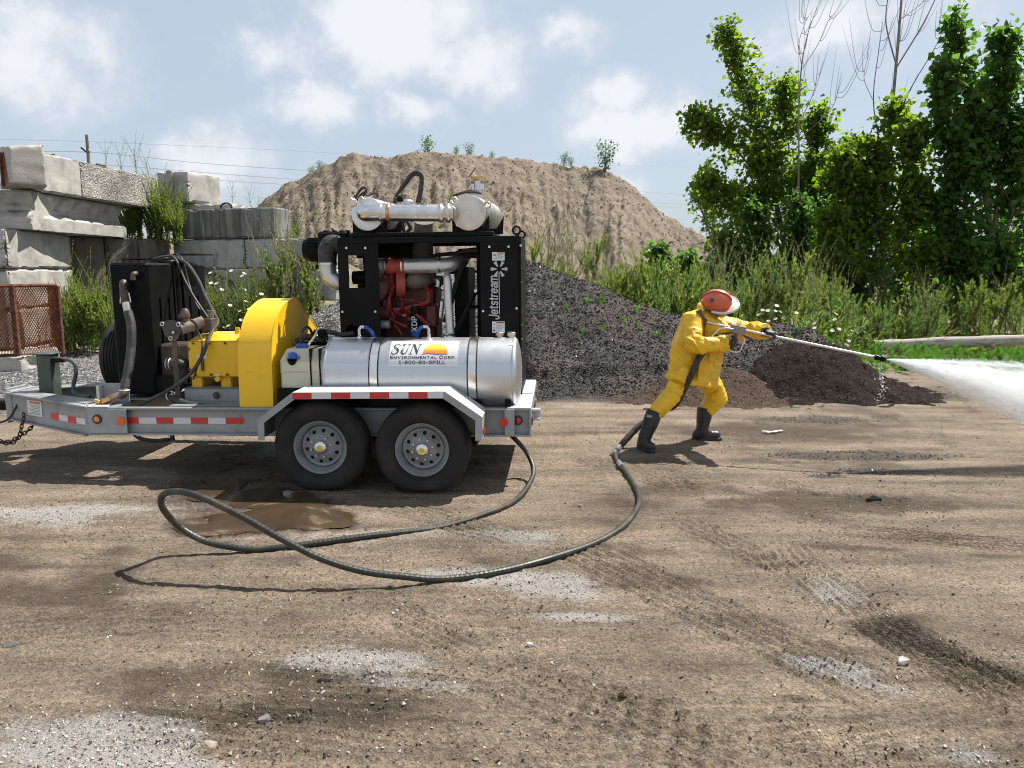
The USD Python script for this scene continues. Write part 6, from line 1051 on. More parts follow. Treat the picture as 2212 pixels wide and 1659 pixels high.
# badge on the near side of the hat
tbest = min(((np.hypot(*(np.array(proj(dome_pt(t, p_))) - np.array(C(6, 950, 193)))) + (0 if (dome_pt(t, p_) - hatC) @ V(0, -1, 0) > 0 else 99), t, p_) for t in np.linspace(0, 2 * np.pi, 60) for p_ in np.linspace(.1, 1.4, 20)))
cb_ = dome_pt(tbest[1], tbest[2]); nb_ = (cb_ - hatC) / np.linalg.norm(cb_ - hatC); obj('hat_badge', tube([cb_ + nb_ * -.002, cb_ + nb_ * .003], .021, 16), pm('badge_green', (.02, .08, .06), .4), hm)
# gloves
def glove(c, axis, back, wrist, R, thumb=1):
    """hand closed on a bar: c on the bar, axis along it (towards the little finger), back = direction from the bar to the back of the hand"""
    g = axis / np.linalg.norm(axis); b = back - g * (back @ g); b /= np.linalg.norm(b); f = np.cross(g, b) * thumb; bones = []
    P_ = lambda off, ang, rad: c + g * off + b * (math.cos(ang) * rad) + f * (math.sin(ang) * rad)
    knk = []
    for k, (off, ln, r) in enumerate(((-.033, 1.0, .0108), (-.011, 1.06, .0112), (.011, 1.0, .0108), (.032, .84, .0096))):
        rr = R + r * .9; an = np.array([.15, 1.15, 2.15, 3.0]) * (.94 + .06 * ln); ps = [P_(off, an[0], rr + .012)] + [P_(off, q, rr) for q in an[1:]]; knk.append(ps[0])
        for i in range(3): bones.append((ps[i], r * (1.05 - .08 * i), ps[i + 1], r * (.97 - .08 * i)))
    wr = wrist; pc = P_(0, -.35, R + .022)
    for k in range(4): bones.append((knk[k], .0145, pc + g * (-.022 + .015 * k) * .9, .018))
    bones += [(pc - g * .02, .021, wr, .030), (pc + g * .02, .021, wr, .030), (pc, .021, wr, .033)]
    tb = P_(-.040, -.55, R + .018); t1 = P_(-.052, -1.25, R + .011); t2 = P_(-.045, -2.0, R + .008); bones += [(pc - g * .02, .019, tb, .016), (tb, .015, t1, .0125), (t1, .0125, t2, .0105)]
    return blend(bones, .005, 5)
ld = (B_ - A_) / np.linalg.norm(B_ - A_)
gripT, gripB = lance_at(1195) + V(0, 0, -.02), lance_at(1195) + V(-.03, -.01, -.15); gc = q6(1158, 585, (gripT[1] + gripB[1]) / 2); gripT, gripB = gc + V(.015, 0, .075), gc + V(-.01, 0, -.065)
gR = obj('glove', glove(gc, (gripB - gripT), V(-.15, -1, .1), wrR + V(.02, 0, .0), .018, -1), M_GLOVE, man, smooth=50); obj('glove', glove(hndL, -ld, V(-.2, -.55, .85), wrL + V(.03, -.02, .0), .017, 1), M_GLOVE, man, smooth=50)
for w_, d_ in ((wrR, wrR - elR), (wrL, wrL - elL)): d_ = d_ / np.linalg.norm(d_); obj('glove_cuff', tube([w_ - d_ * .01, w_ + d_ * .05], [.05, .043], 16), M_GLOVE, man)

# ---- spray lance
M_LANCE = pm('lance_steel', (.62, .60, .58), .28, 1.0, .08, 10.); M_DRK = pm('gun_dark', (.07, .06, .05), .45, .5, .2, 15.)
ln_ = thing('spray_lance', 'long steel spray lance held in both gloved hands', 'spray lance')
up_ = V(0, 0, 1) - ld * ld[2]; up_ /= np.linalg.norm(up_)
obj('barrel', cyl(lance_at(1240), B_ - ld * .10, .0125, 14), M_LANCE, ln_); obj('rear_tube', cyl(A_, lance_at(1160), .0125, 12), M_LANCE, ln_)
sb = spline([q6(x, y, A_[1] - .01) for x, y in ((832, 288), (845, 325), (862, 365), (875, 400), (868, 440))], 5); obj('shoulder_rest', tube(sb, [.014] * len(sb), 8, flat=2.2), M_DRK, ln_); obj('rest_collar', cyl(A_ - ld * .02, A_ + ld * .03, .021, 12), M_DRK, ln_)
bc = (lance_at(1158) + lance_at(1238)) / 2; m = bx(-.075, .075, -.03, .03, -.045, .045, .008); m.apply_transform(np.vstack([np.hstack([np.stack([ld, np.cross(up_, ld), up_], 1), (bc - up_ * .008)[:, None]]), [0, 0, 0, 1]])); obj('valve_block', m, pm('block_bronze', (.22, .18, .14), .5, .5, .15, 12.), ln_); obj('block_nut', cyl(bc + up_ * .035, bc + up_ * .058, .018, 6), M_LANCE, ln_)
obj('grip', tube([bc - up_ * .03, gripT, gripB, gripB - V(.008, 0, .012)], [.024, .019, .018, .014], 12), M_DRK, ln_)
obj('trigger', tube([q6(x, y, gc[1] - .01) for x, y in ((1215, 505), (1250, 520), (1290, 540), (1328, 562))], [.012, .013, .016, .010], 8), M_DRK, ln_)
obj('trigger_guard', tube([q6(x, y, gc[1] + .0) for x, y in ((1255, 535), (1262, 570), (1240, 620), (1220, 665), (1190, 680), (1140, 672), (1110, 655))], .007, 7, s=5), M_LANCE, ln_)
obj('return_tube', tube([q6(x, y, bc[1] - .03) for x, y in ((945, 542), (985, 505), (1020, 468), (1060, 455), (1110, 458), (1155, 465))], .008, 8, s=5), M_LANCE, ln_)
obj('hand_collar', cyl(lance_at(1508) - ld * .012, lance_at(1508) + ld * .012, .021, 12), M_LANCE, ln_); obj('side_knob', tube([lance_at(1508), lance_at(1508) - up_ * .05], [.008, .014], 10), M_DRK, ln_)
nz = lambda s: B_ - ld * s
obj('nozzle_body', tube([nz(.105), nz(.095), nz(.07), nz(.068), nz(.05), nz(.045), nz(.02), nz(.015), nz(.0)], [.015, .026, .026, .020, .020, .030, .030, .024, .022], 18), M_BLK, ln_); obj('nozzle_ring', ring((0, 0, 0), .03, .004, 18, 5, 'z'), M_BRASS, ln_) if False else None
obj('brass_tip', cyl(nz(.115), nz(.105), .016, 10), M_BRASS, ln_)

# ---- high pressure hose
HP = [(1088, 925, .40), (1112, 948, .33), (1138, 978, .20), (1152, 1012, .09), (1146, 1040, .03), (1116, 1072, .022), (1060, 1098, .022), (950, 1126, .022), (800, 1152, .022), (660, 1172, .022), (570, 1180, .022), (500, 1182, .03), (435, 1166, .08), (384, 1135, .18), (352, 1098, .34), (350, 1072, .42), (372, 1062, .465), (410, 1066, .48), (460, 1085, .44), (530, 1120, .36), (610, 1165, .26), (690, 1205, .165), (780, 1233, .085), (870, 1245, .042), (960, 1243, .025), (1080, 1226, .022), (1200, 1196, .022), (1290, 1162, .022), (1350, 1128, .022), (1380, 1088, .022), (1374, 1052, .022), (1350, 1015, .022), (1332, 990, .024), (1328, 976, .03)]
hp = [G(x, y, z) for x, y, z in HP]
for q, (x, y, z) in zip(hp, HP):
    if z < .03: q[2] = gzs(q[0], q[1]) + .021
hs_ = spline(hp, 22); seg = np.r_[0, np.cumsum(np.linalg.norm(np.diff(hs_, axis=0), axis=1))]; nn = int(seg[-1] / .0075); hs_ = np.stack([np.interp(np.linspace(0, seg[-1], nn), seg, hs_[:, k]) for k in range(3)], 1)
M_HOSE = pm('hose_cover', (.026, .027, .021), .5, .1, .25, 8., c2=(.085, .075, .055), mixs=5., thresh=(.48, .70), spec=.4)
ht = thing('pressure_hose', 'dark ribbed high pressure hose looped over the dirt from trailer to worker', 'hose')
obj('ribbed_cover', tube(hs_, .0205 + .0008 * (np.arange(nn) % 4 < 2), 12), M_HOSE, ht, smooth=False)
obj('ferrule', tube([hs_[-1] + (hs_[-9] - hs_[-1]) * 0, hs_[-5], hs_[-9]], .024, 12), M_STAIN, ht); obj('ferrule', tube([G(1337, 998, .022), G(1343, 1008, .022)], .0245, 12), M_STAIN, ht)
wp = [q6(62, 1600, hp[-1][1]), q6(90, 1570, YB + .02), q6(150, 1500, YB + .06), q6(215, 1430, YB + .10), q6(280, 1368, YB + .13), q6(400, 1290, YB + .17), q6(540, 1210, YB + .22), q6(610, 1175, YB + .19), q6(660, 1105, YB + .04), q6(708, 1005, YS - .20), q6(765, 890, YS - .25), q6(815, 770, YS - .262), q6(865, 690, YS - .268), q6(905, 610, YS - .23), q6(960, 545, YS - .225), q6(1060, 510, YS - .23), q6(1150, 495, bc[1] - .01)]
obj('whip_hose', tube(wp, [.024, .032, .033, .033, .033, .032, .032, .032, .032, .032, .032, .032, .032, .03, .018, .012, .010], 12, s=7), pm('whip_rubber', (.030, .022, .018), .7, 0, .2, 10., c2=(.07, .05, .04)), ht); obj('coupling', tube([q6(45, 1612, hp[-1][1]), q6(88, 1568, YB + .02)], .034, 12), M_STAIN, ht); obj('stub', tube([hs_[-2], q6(52, 1606, hp[-1][1])], .018, 10), M_STAIN, ht)

# ---- water
SPL = 3.4; O_ = B_ + ld * .004; rd = np.random.default_rng(5)
M_MIST = usdkit.material(stage, '/World/Looks/water_mist', {'d': ('diffuse_bsdf', {'color': (.95, .96, .97)}), 't': ('translucent_bsdf', {'color': (.97, .98, .99)}), 'm': ('mix_closure', {'fac': .62})}, [('d.BSDF', 'm.closure1'), ('t.BSDF', 'm.closure2')], surface='m.closure')
def spray_pts(n, dirn, half, s0, droop=.02, p=.62, hollow=0.):
    """drops thrown from the nozzle along dirn, spreading by half per metre"""
    a = SPL * rd.random(n) ** p; d = dirn / np.linalg.norm(dirn); u = np.cross(d, V(0, 1, 0)); u /= np.linalg.norm(u); w = np.cross(d, u)
    rr = (s0 + half * a) * (np.abs(rd.normal(size=n)) ** .8 * (1 - hollow) + hollow * np.sqrt(rd.random(n))); an = rd.random(n) * 2 * np.pi
    lump = (fbm(np.stack([a * 7, np.cos(an) * 1.6, np.sin(an) * 1.6], -1), 4, 9) - .5) * 1.1; rr = rr * (1 + lump); fl_ = rd.random(n) < .10; rr = np.where(fl_, rr * (1 + .5 * rd.random(n)), rr)
    return O_ + d * a[:, None] + u * (rr * np.cos(an))[:, None] + w * (rr * np.sin(an))[:, None] - V(0, 0, 1) * (droop * a * a)[:, None]
drop_ = trimesh.creation.icosahedron()
sp = thing('water_spray', 'white fan of high pressure water blasting from the lance nozzle', 'water spray')
def spray(name, pts, size, lab):
    p = UsdGeom.PointInstancer.Define(stage, path_for(name, sp)); n = len(pts); usdkit.mesh(stage, f'{p.GetPath()}/drop', drop_, M_MIST, smooth=False); p.CreatePrototypesRel().SetTargets([f'{p.GetPath()}/drop'])
    p.CreatePositionsAttr(Vt.Vec3fArray.FromNumpy(pts.astype(np.float32))); p.CreateProtoIndicesAttr(Vt.IntArray.FromNumpy(np.zeros(n, np.int32))); p.CreateScalesAttr(Vt.Vec3fArray.FromNumpy(np.repeat(size[:, None], 3, 1).astype(np.float32))); p.CreateOrientationsAttr(Vt.QuathArray.FromNumpy(rand_quats(n, rd))); tag(p.GetPrim(), lab, None, None, 'stuff')
pt = spray_pts(150000, V(1, -.02, -.215), .150, .004, hollow=.7); spray('mist', pt, .0016 + .0024 * rd.random(len(pt)) ** 2, 'fine white mist filling the fan of water')
for dz, n, h in ((-.03, 14000, .026), (-.11, 20000, .024), (-.27, 26000, .026), (-.40, 20000, .024)):
    pt = spray_pts(n, V(1, rd.normal() * .03, dz), h, .002, .015, .8); spray('jet', pt, .0014 + .0018 * rd.random(len(pt)) ** 2, 'bright streak of water inside the fan')
M_WATER = usdkit.material(stage, '/World/Looks/water_drop', {'p': ('principled_bsdf', {'base_color': (.9, .93, .95), 'roughness': .05, 'transmission_weight': .6, 'ior': 1.33})}, [], surface='p.BSDF')
rd = np.random.default_rng(5); dp = []
for k in range(90):
    t = rd.random(); c = W(*C(10, 905 + 30 * t + rd.normal() * (10 + 22 * t), 0), 7.05); z = B_[2] - .03 - .36 * t ** 1.0 - .02 * rd.random(); dp.append((c[0], 7.05 + rd.normal() * .02, z))
scatter('water_drips', [(trimesh.creation.icosphere(subdivisions=1), M_WATER)], dp, .0025 + .006 * rd.random(len(dp)) ** 2, 'water drops falling from under the lance nozzle', 6, category='water drops')
# ================================================================== plants
def leaves_mesh(pos, tip, nrm, ln, wd, fold=.25):
    """one folded leaf per row: base pos, direction tip, facing nrm; 4 corners, 2 triangles each"""
    tip = tip / (np.linalg.norm(tip, axis=1, keepdims=True) + 1e-9); side = np.cross(tip, nrm); side /= np.linalg.norm(side, axis=1, keepdims=True) + 1e-9; up = np.cross(side, tip)
    ln = np.broadcast_to(ln, (len(pos),))[:, None]; wd = np.broadcast_to(wd, (len(pos),))[:, None]; mid = pos + tip * ln * .42
    v = np.stack([pos, mid + side * wd / 2 + up * wd * fold, pos + tip * ln, mid - side * wd / 2 + up * wd * fold], 1).reshape(-1, 3); k = np.arange(len(pos))[:, None] * 4
    return tm(v, np.concatenate([k + [0, 1, 2], k + [0, 2, 3]], 1).reshape(-1, 3))
def unit(n, r):
    v = r.normal(size=(n, 3)); return v / np.linalg.norm(v, axis=1, keepdims=True)
M_BARK = pm('bark_grey', (.17, .14, .11), .9, var=.3, scale=9., bump=.008, bscale=60., stretch=(2, 2, .5)); M_TWIG = pm('dry_twig', (.27, .22, .18), .85, var=.2, scale=9.); M_STEM = pm('green_stem', (.09, .11, .035), .7, var=.2, scale=20.)
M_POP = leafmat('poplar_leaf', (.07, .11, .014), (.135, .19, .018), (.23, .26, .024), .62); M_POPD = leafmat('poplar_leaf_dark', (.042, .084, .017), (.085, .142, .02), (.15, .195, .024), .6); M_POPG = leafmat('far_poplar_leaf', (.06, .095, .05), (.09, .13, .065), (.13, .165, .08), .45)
def tree(name, label, limbs, leaf, n, mat, seed, twig=.9, up=.3, depth=.7, start=.2, bark=None, droop=.5, cat_='tree', group=None):
    """limbs: [(points, r0, r1, weight)]; twigs all along them, leaves along the twigs"""
    r = np.random.default_rng(seed); t = thing(name, label, cat_, group=group); wood = []
    tips, w = [], np.array([l[3] for l in limbs], float); w /= w.sum()
    for pts, r0, r1, wt in limbs:
        sp_ = spline(np.array(pts), 7); wood.append(tube(sp_, np.linspace(r0, r1, len(sp_)), 8)); tips.append(sp_)
    nt = max(6, n // 9); P0, D0, L0 = [], [], []
    for k in range(nt):
        q = tips[r.choice(len(tips), p=w)]; s = start + (1 - start) * r.random() ** .8; i = min(int(s * (len(q) - 1)), len(q) - 2); p = q[i] + (q[i + 1] - q[i]) * r.random(); d = q[i + 1] - q[i]; d = d / np.linalg.norm(d)
        o = unit(1, r)[0] * [1, depth, .8]; dr = o * .9 + d * .45 + V(0, 0, up); dr /= np.linalg.norm(dr); ln = twig * (.35 + .75 * r.random()) * (1.15 - .75 * s); P0.append(p); D0.append(dr); L0.append(ln)
        if r.random() < .35: wood.append(tube([p, p + dr * ln * .5, p + dr * ln + V(0, 0, -.06 * ln)], [.012, .008, .003], 4, cap=False))
    P0, D0, L0 = np.array(P0), np.array(D0), np.array(L0); idx = r.integers(0, nt, n); u = r.random(n) ** .6
    pos = P0[idx] + D0[idx] * (L0[idx] * u)[:, None] + r.normal(size=(n, 3)) * leaf * .45; tip = unit(n, r) * .8 + V(0, 0, -droop) + D0[idx] * .4; nr = unit(n, r) * .9 + V(.2, -.25, .5)
    sz = leaf * (.65 + .6 * r.random(n)); obj('crown', leaves_mesh(pos, tip, nr, sz, sz * .85, .12), mat, t, smooth=False)
    obj('trunk', wood[0], bark or M_BARK, t); obj('branches', cat(wood[1:]), bark or M_BARK, t, kind='stuff'); return t
def px(pts, Y, dy=0): return [W(x, y, Y + dy * i) for i, (x, y) in enumerate(pts)]
r_ = np.random.default_rng(3)
tree('poplar_tree', 'tall bright green poplar leaning left, nearest the sand hill', [(px([(1705, 640), (1690, 500), (1660, 380), (1628, 270), (1600, 160), (1566, 62)], 24), .10, .012, 3.2), (px([(1662, 420), (1600, 335), (1545, 285), (1500, 255)], 24, -.2), .04, .01, 1.5), (px([(1660, 400), (1685, 320), (1700, 240), (1692, 185)], 24, .1), .04, .01, 1.3), (px([(1695, 500), (1740, 390), (1770, 310), (1768, 255)], 24, -.15), .04, .01, 1.6), (px([(1695, 540), (1610, 470), (1545, 430), (1530, 395)], 24, -.1), .04, .01, 1.6), (px([(1700, 560), (1780, 470), (1815, 390), (1822, 345)], 24, -.1), .04, .01, 1.6), (px([(1700, 600), (1610, 560), (1560, 520)], 24, -.2), .04, .01, 1.4), (px([(1700, 600), (1760, 540), (1800, 500)], 23.6, 0), .04, .01, 1.2), (px([(1660, 470), (1655, 400), (1650, 330)], 23.5, 0), .03, .01, 1.4), (px([(1690, 500), (1720, 430), (1738, 370)], 24.3, 0), .03, .01, 1.5), (px([(1680, 580), (1640, 490), (1618, 420)], 24.3, 0), .03, .01, 1.5), (px([(1690, 590), (1740, 500), (1760, 430)], 24.2, 0), .03, .01, 1.3)], .15, 18000, M_POP, 1, 1.35, .25)
tree('poplar_tree', 'broad green poplar between the two bare saplings', [(px([(1910, 640), (1905, 500), (1890, 400), (1880, 320)], 21), .09, .02, 2.2), (px([(1905, 520), (1850, 420), (1830, 340)], 21, -.15), .04, .01, 1.6), (px([(1905, 500), (1950, 400), (1968, 330), (1975, 275)], 21, -.15), .04, .01, 1.7), (px([(1905, 450), (1925, 330), (1932, 270), (1936, 225)], 21, .1), .03, .008, .7), (px([(1905, 560), (1830, 510), (1790, 470)], 20.6, 0), .04, .01, 1.6), (px([(1910, 560), (1970, 480), (1985, 400)], 20.6, 0), .04, .01, 1.7), (px([(1905, 600), (1840, 580), (1780, 560)], 20.3, 0), .04, .01, 1.3), (px([(1910, 600), (1985, 570), (2030, 540)], 20.4, 0), .04, .01, 1.3), (px([(1890, 520), (1830, 430), (1800, 370)], 21.2, 0), .03, .01, 1.4), (px([(1905, 480), (1880, 400), (1850, 310)], 21.2, 0), .03, .01, 1.2)], .165, 12000, M_POP, 2, 1.0, .25)
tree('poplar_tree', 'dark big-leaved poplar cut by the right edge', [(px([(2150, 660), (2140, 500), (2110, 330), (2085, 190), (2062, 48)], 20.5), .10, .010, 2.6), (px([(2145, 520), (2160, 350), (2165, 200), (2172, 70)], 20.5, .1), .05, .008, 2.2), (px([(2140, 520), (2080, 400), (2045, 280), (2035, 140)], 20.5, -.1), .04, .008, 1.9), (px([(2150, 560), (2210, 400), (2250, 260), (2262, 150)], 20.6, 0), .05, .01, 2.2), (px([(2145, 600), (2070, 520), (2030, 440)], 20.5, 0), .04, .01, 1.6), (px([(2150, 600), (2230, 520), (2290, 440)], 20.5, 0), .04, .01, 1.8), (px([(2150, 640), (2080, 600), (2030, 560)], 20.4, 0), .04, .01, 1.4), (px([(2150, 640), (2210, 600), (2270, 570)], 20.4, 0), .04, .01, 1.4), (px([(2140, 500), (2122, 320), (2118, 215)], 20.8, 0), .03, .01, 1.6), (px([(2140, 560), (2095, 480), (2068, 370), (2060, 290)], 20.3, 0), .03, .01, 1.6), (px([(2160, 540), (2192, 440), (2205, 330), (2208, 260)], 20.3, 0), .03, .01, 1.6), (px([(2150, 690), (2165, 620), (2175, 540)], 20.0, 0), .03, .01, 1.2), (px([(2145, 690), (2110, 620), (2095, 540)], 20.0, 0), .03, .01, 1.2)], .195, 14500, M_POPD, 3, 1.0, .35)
tree('poplar_tree', 'smaller greyish poplar farther back, left of the tall bright one', [(px([(1560, 640), (1545, 520), (1535, 420), (1530, 355)], 32), .10, .02, 2), (px([(1548, 540), (1515, 450), (1508, 390)], 32, 0), .04, .01, 1.4), (px([(1550, 560), (1580, 470), (1590, 400)], 32, 0), .04, .01, 1.4)], .13, 2600, M_POPG, 4, .9, .2)
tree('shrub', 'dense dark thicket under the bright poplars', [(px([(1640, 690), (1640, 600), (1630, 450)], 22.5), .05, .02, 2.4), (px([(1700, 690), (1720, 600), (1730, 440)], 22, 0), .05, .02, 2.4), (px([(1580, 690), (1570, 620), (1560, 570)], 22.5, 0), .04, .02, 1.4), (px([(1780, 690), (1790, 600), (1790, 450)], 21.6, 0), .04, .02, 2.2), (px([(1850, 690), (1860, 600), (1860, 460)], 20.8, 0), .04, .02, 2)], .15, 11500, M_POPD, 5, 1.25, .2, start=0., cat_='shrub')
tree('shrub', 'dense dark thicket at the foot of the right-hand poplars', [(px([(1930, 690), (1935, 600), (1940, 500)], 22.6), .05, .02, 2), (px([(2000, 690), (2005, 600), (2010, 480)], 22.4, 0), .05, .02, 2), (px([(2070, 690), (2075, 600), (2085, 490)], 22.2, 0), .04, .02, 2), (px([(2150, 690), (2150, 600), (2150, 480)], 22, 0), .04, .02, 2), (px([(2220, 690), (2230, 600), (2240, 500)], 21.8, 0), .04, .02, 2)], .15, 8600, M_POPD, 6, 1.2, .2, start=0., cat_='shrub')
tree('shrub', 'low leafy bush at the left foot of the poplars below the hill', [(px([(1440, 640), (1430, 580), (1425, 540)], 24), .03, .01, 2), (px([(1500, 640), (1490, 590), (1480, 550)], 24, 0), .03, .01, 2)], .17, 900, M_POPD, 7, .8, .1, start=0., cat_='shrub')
tree('poplar_tree', 'pale distant tree glimpsed low behind the right-hand poplar', [(px([(2150, 560), (2165, 500), (2180, 450)], 40), .1, .03, 2), (px([(2160, 540), (2210, 480), (2240, 420)], 40, 0), .08, .03, 2)], .16, 1500, M_POPG, 8, 1.6, .2)
def bare(label, stems, Y, seed, n, grow):
    r = np.random.default_rng(seed); t = thing('bare_tree', label, 'bare tree'); fine = []
    for k, (pts, a, b) in enumerate(stems):
        s = spline(np.array(px(pts, Y)), 8); s[:, 1] += np.linspace(0, r.normal() * .5, len(s)); obj('stem' if k == 0 else 'limb', tube(s, np.linspace(a, b, len(s)), 6), M_TWIG, t)
        for j in range(n if k else n * 2):
            i = int(len(s) * (.25 + .7 * r.random())) - 1; d = s[min(i + 1, len(s) - 1)] - s[i]; d /= np.linalg.norm(d) + 1e-9; o = unit(1, r)[0] * V(1, .6, .25); ln = grow * (.3 + .8 * r.random()); p = s[i]
            fine.append(tube([p, p + (o * .55 + d * .3) * ln * .4, p + (o * .62 + d * .9 + V(0, 0, .4)) * ln * .9], [.009, .007, .003], 4, s=4, cap=False))
    obj('twigs', cat(fine), M_TWIG, t, kind='stuff')
bare('bare grey sapling rising between the two bright poplars', [([(1725, 420), (1727, 237), (1734, 142), (1748, 73), (1770, 11)], .030, .006), ([(1733, 150), (1722, 100), (1730, 60), (1740, 36)], .010, .004), ([(1735, 146), (1760, 100), (1772, 60), (1780, 45)], .010, .004), ([(1728, 262), (1760, 200), (1772, 150), (1778, 110)], .012, .004), ([(1727, 300), (1790, 240), (1805, 200), (1812, 170)], .012, .003)], 23, 1, 5, 1.3)
bare('tall bare grey sapling running out of the top of the picture', [([(1915, 420), (1922, 309), (1937, 145), (1950, 0), (1958, -120)], .055, .02), ([(1937, 145), (1905, 60), (1900, 0), (1898, -80)], .022, .008), ([(1937, 145), (1985, 60), (2010, 0), (2030, -60)], .022, .008), ([(1900, 310), (1885, 215), (1895, 110), (1902, 50)], .018, .006), ([(1925, 290), (1960, 200), (2010, 110), (2030, 60)], .018, .005), ([(1885, 215), (1862, 170), (1868, 120)], .010, .004), ([(1940, 45), (1990, 10), (2050, -40)], .012, .004)], 21.5, 2, 5, 1.3)
# saplings along the top of the hill
sst = stock('sapling')
def sapling_parts(par, seed):
    r = np.random.default_rng(seed); n = 240; st = [tube([(0, 0, -.3), (.03 * a, .02, .6), (.22 * a, .03, 1.2 + .3 * b)], [.03, .02, .006], 5) for a, b in ((0, 1), (1.6, 0), (-1.5, .3), (2.4, -.6))]
    obj('stems', cat(st), M_BARK, par, kind='stuff'); k = r.integers(0, 4, n); u = r.random(n); a = np.array([0, 1.6, -1.5, 2.4])[k]; pos = np.stack([.22 * a * u ** 1.5, .05 * u, .15 + 1.25 * u], 1) + r.normal(size=(n, 3)) * [.2, .2, .12]; sz = .14 * (.6 + .7 * r.random(n)); obj('crown', leaves_mesh(pos, unit(n, r) + V(0, 0, -.3), unit(n, r) + V(0, 0, .6), sz, sz * .7), M_POPG, par, smooth=False)
sapling_parts(sst, 3)
for (x, y, s, lab) in ((672, 381, .55, 'low green sapling on the left shoulder of the sand hill'), (692, 376, .6, 'second low sapling from the left on the sand hill'), (925, 360, 1.15, 'bushiest green sapling on the hill crest, above the looped hoses'), (985, 357, .6, 'small sapling on the hill crest left of the little post'), (1015, 357, .75, 'slim sapling on the hill crest beside the little post'), (1063, 360, .5, 'tiny sapling on the hill crest right of the little post'), (1218, 362, .7, 'small sapling on the right part of the hill crest'), (1234, 364, .5, 'tiny second sapling on the right part of the hill crest'), (1307, 392, 1.45, 'large open sapling on the right shoulder of the sand hill')):
    p = W(x, y, 44.); p[2] = hill_z(np.array([[p[0]]]), np.array([[44.]]))[0, 0]; copy_of(sst, 'sapling', lab, 'sapling', p, x * 1., None, s * .8)
p = W(1041, 358, 44.); obj('post', tube([(p[0], 44., p[2] - .6), (p[0] + .02, 44., p[2] + .42)], [.07, .06], 6), M_WOOD, label='short weathered post on top of the sand hill', category='post')

# weeds: feathery plants, a few kinds, each a stem full of narrow leaves
def weed_meshes(seed, h=1.0, n=150, lw=.016, ll=.095, plume=.25, branch=4, spread=.16):
    r = np.random.default_rng(seed); stems, pos, tip = [], [], []
    bend = r.normal(size=2) * .06; main = lambda u: np.stack([bend[0] * u * u, bend[1] * u * u, h * u], -1); stems.append(tube(main(np.linspace(0, 1, 6)), [.006, .0055, .005, .004, .003, .001], 4, cap=False))
    axes = [(main, 0., 1.)]
    for b in range(branch):
        u0 = .35 + .5 * r.random(); a = r.random() * 6.28; L_ = spread * (.6 + .8 * r.random()); p0 = main(np.array(u0)); d = V(math.cos(a) * .55, math.sin(a) * .55, 1.)
        f = (lambda u, p0=p0, d=d, L_=L_: p0 + np.multiply.outer(u, d * L_ * 1.6)); axes.append((f, 0., .35)); stems.append(tube(f(np.linspace(0, 1, 3)), [.003, .0025, .001], 3, cap=False))
    for f, a, w in axes:
        m = int(n * w); u = .08 + .92 * r.random(m) ** .8; an = r.random(m) * 6.28; pos.append(f(u)); tip.append(np.stack([np.cos(an), np.sin(an), .42 + 1.15 * u], -1))
    pos, tip = np.vstack(pos), np.vstack(tip); q = np.clip(pos[:, 2] / h, 0, 1.3); s = (1.15 - .75 * q) * (.6 + .7 * r.random(len(pos))); return cat(stems), leaves_mesh(pos, tip + unit(len(pos), r) * .35, np.tile(V(0, 0, 1.), (len(pos), 1)) + unit(len(pos), r) * .4, ll * s, lw * (.7 + .6 * s), .15)
M_WD = [leafmat('weed_green', (.072, .112, .03), (.11, .155, .04), (.165, .19, .055), .48), leafmat('weed_yellowgreen', (.105, .135, .03), (.155, .175, .038), (.24, .215, .06), .48), leafmat('weed_olive', (.09, .10, .035), (.15, .14, .05), (.21, .16, .065), .4), leafmat('grass_green', (.05, .115, .016), (.08, .16, .024), (.13, .19, .04), .46)]
WK = {}
for nm, args, mi in (('goldenrod', dict(seed=1, n=170), 0), ('goldenrod_b', dict(seed=2, n=150, spread=.2), 0), ('goldenrod_c', dict(seed=3, n=160, branch=6), 1), ('dry_weed', dict(seed=4, n=80, branch=6, spread=.24, lw=.012, ll=.08), 2), ('bush_weed', dict(seed=8, n=330, branch=13, spread=.42, ll=.085, lw=.022), 1), ('tuft', dict(seed=5, h=.35, n=60, branch=5, spread=.12, ll=.13, lw=.014), 3), ('goldenrod_d', dict(seed=6, n=200, branch=7, spread=.13), 1)):
    s_, l_ = weed_meshes(**args); WK[nm] = (s_, l_, M_WD[mi])
PR = {}
for nm, (s_, l_, m_) in WK.items():
    p = stock(nm); obj('stem', s_, M_STEM if nm != 'dry_weed' else M_TWIG, p, smooth=False); obj('leaves', l_, m_, p, smooth=False); PR[nm] = p
def surf(x, y):
    z = float(ground_z(x, y))
    for k, f in HEAPS.items():
        if k in ('dark_gravel_pile', 'grey_gravel_pile') and not (-5.6 < x < 6.4 and 9.2 < y < 16.4): continue
        if k == 'soil_mound' and not (2.9 < x < 7.2 and 10.1 < y < 13.6): continue
        if k == 'mulch_mound' and not (1.3 < x < 4.6 and 9.9 < y < 12.8): continue
        if k == 'grey_gravel_apron' and not (-14 < x < -3.6 and 8.8 < y < 15.5): continue
        if k == 'dark_gravel_pile' and x < -1.8: continue
        z = max(z, float(f(np.array([[x]]), np.array([[y]]))[0, 0]))
    return z
KINDW = {'goldenrod': 'slender green', 'goldenrod_b': 'spreading green', 'goldenrod_c': 'yellow-green', 'goldenrod_d': 'dense yellow-green', 'dry_weed': 'dry olive-brown', 'tuft': 'low tufted', 'bush_weed': 'bushy green'}
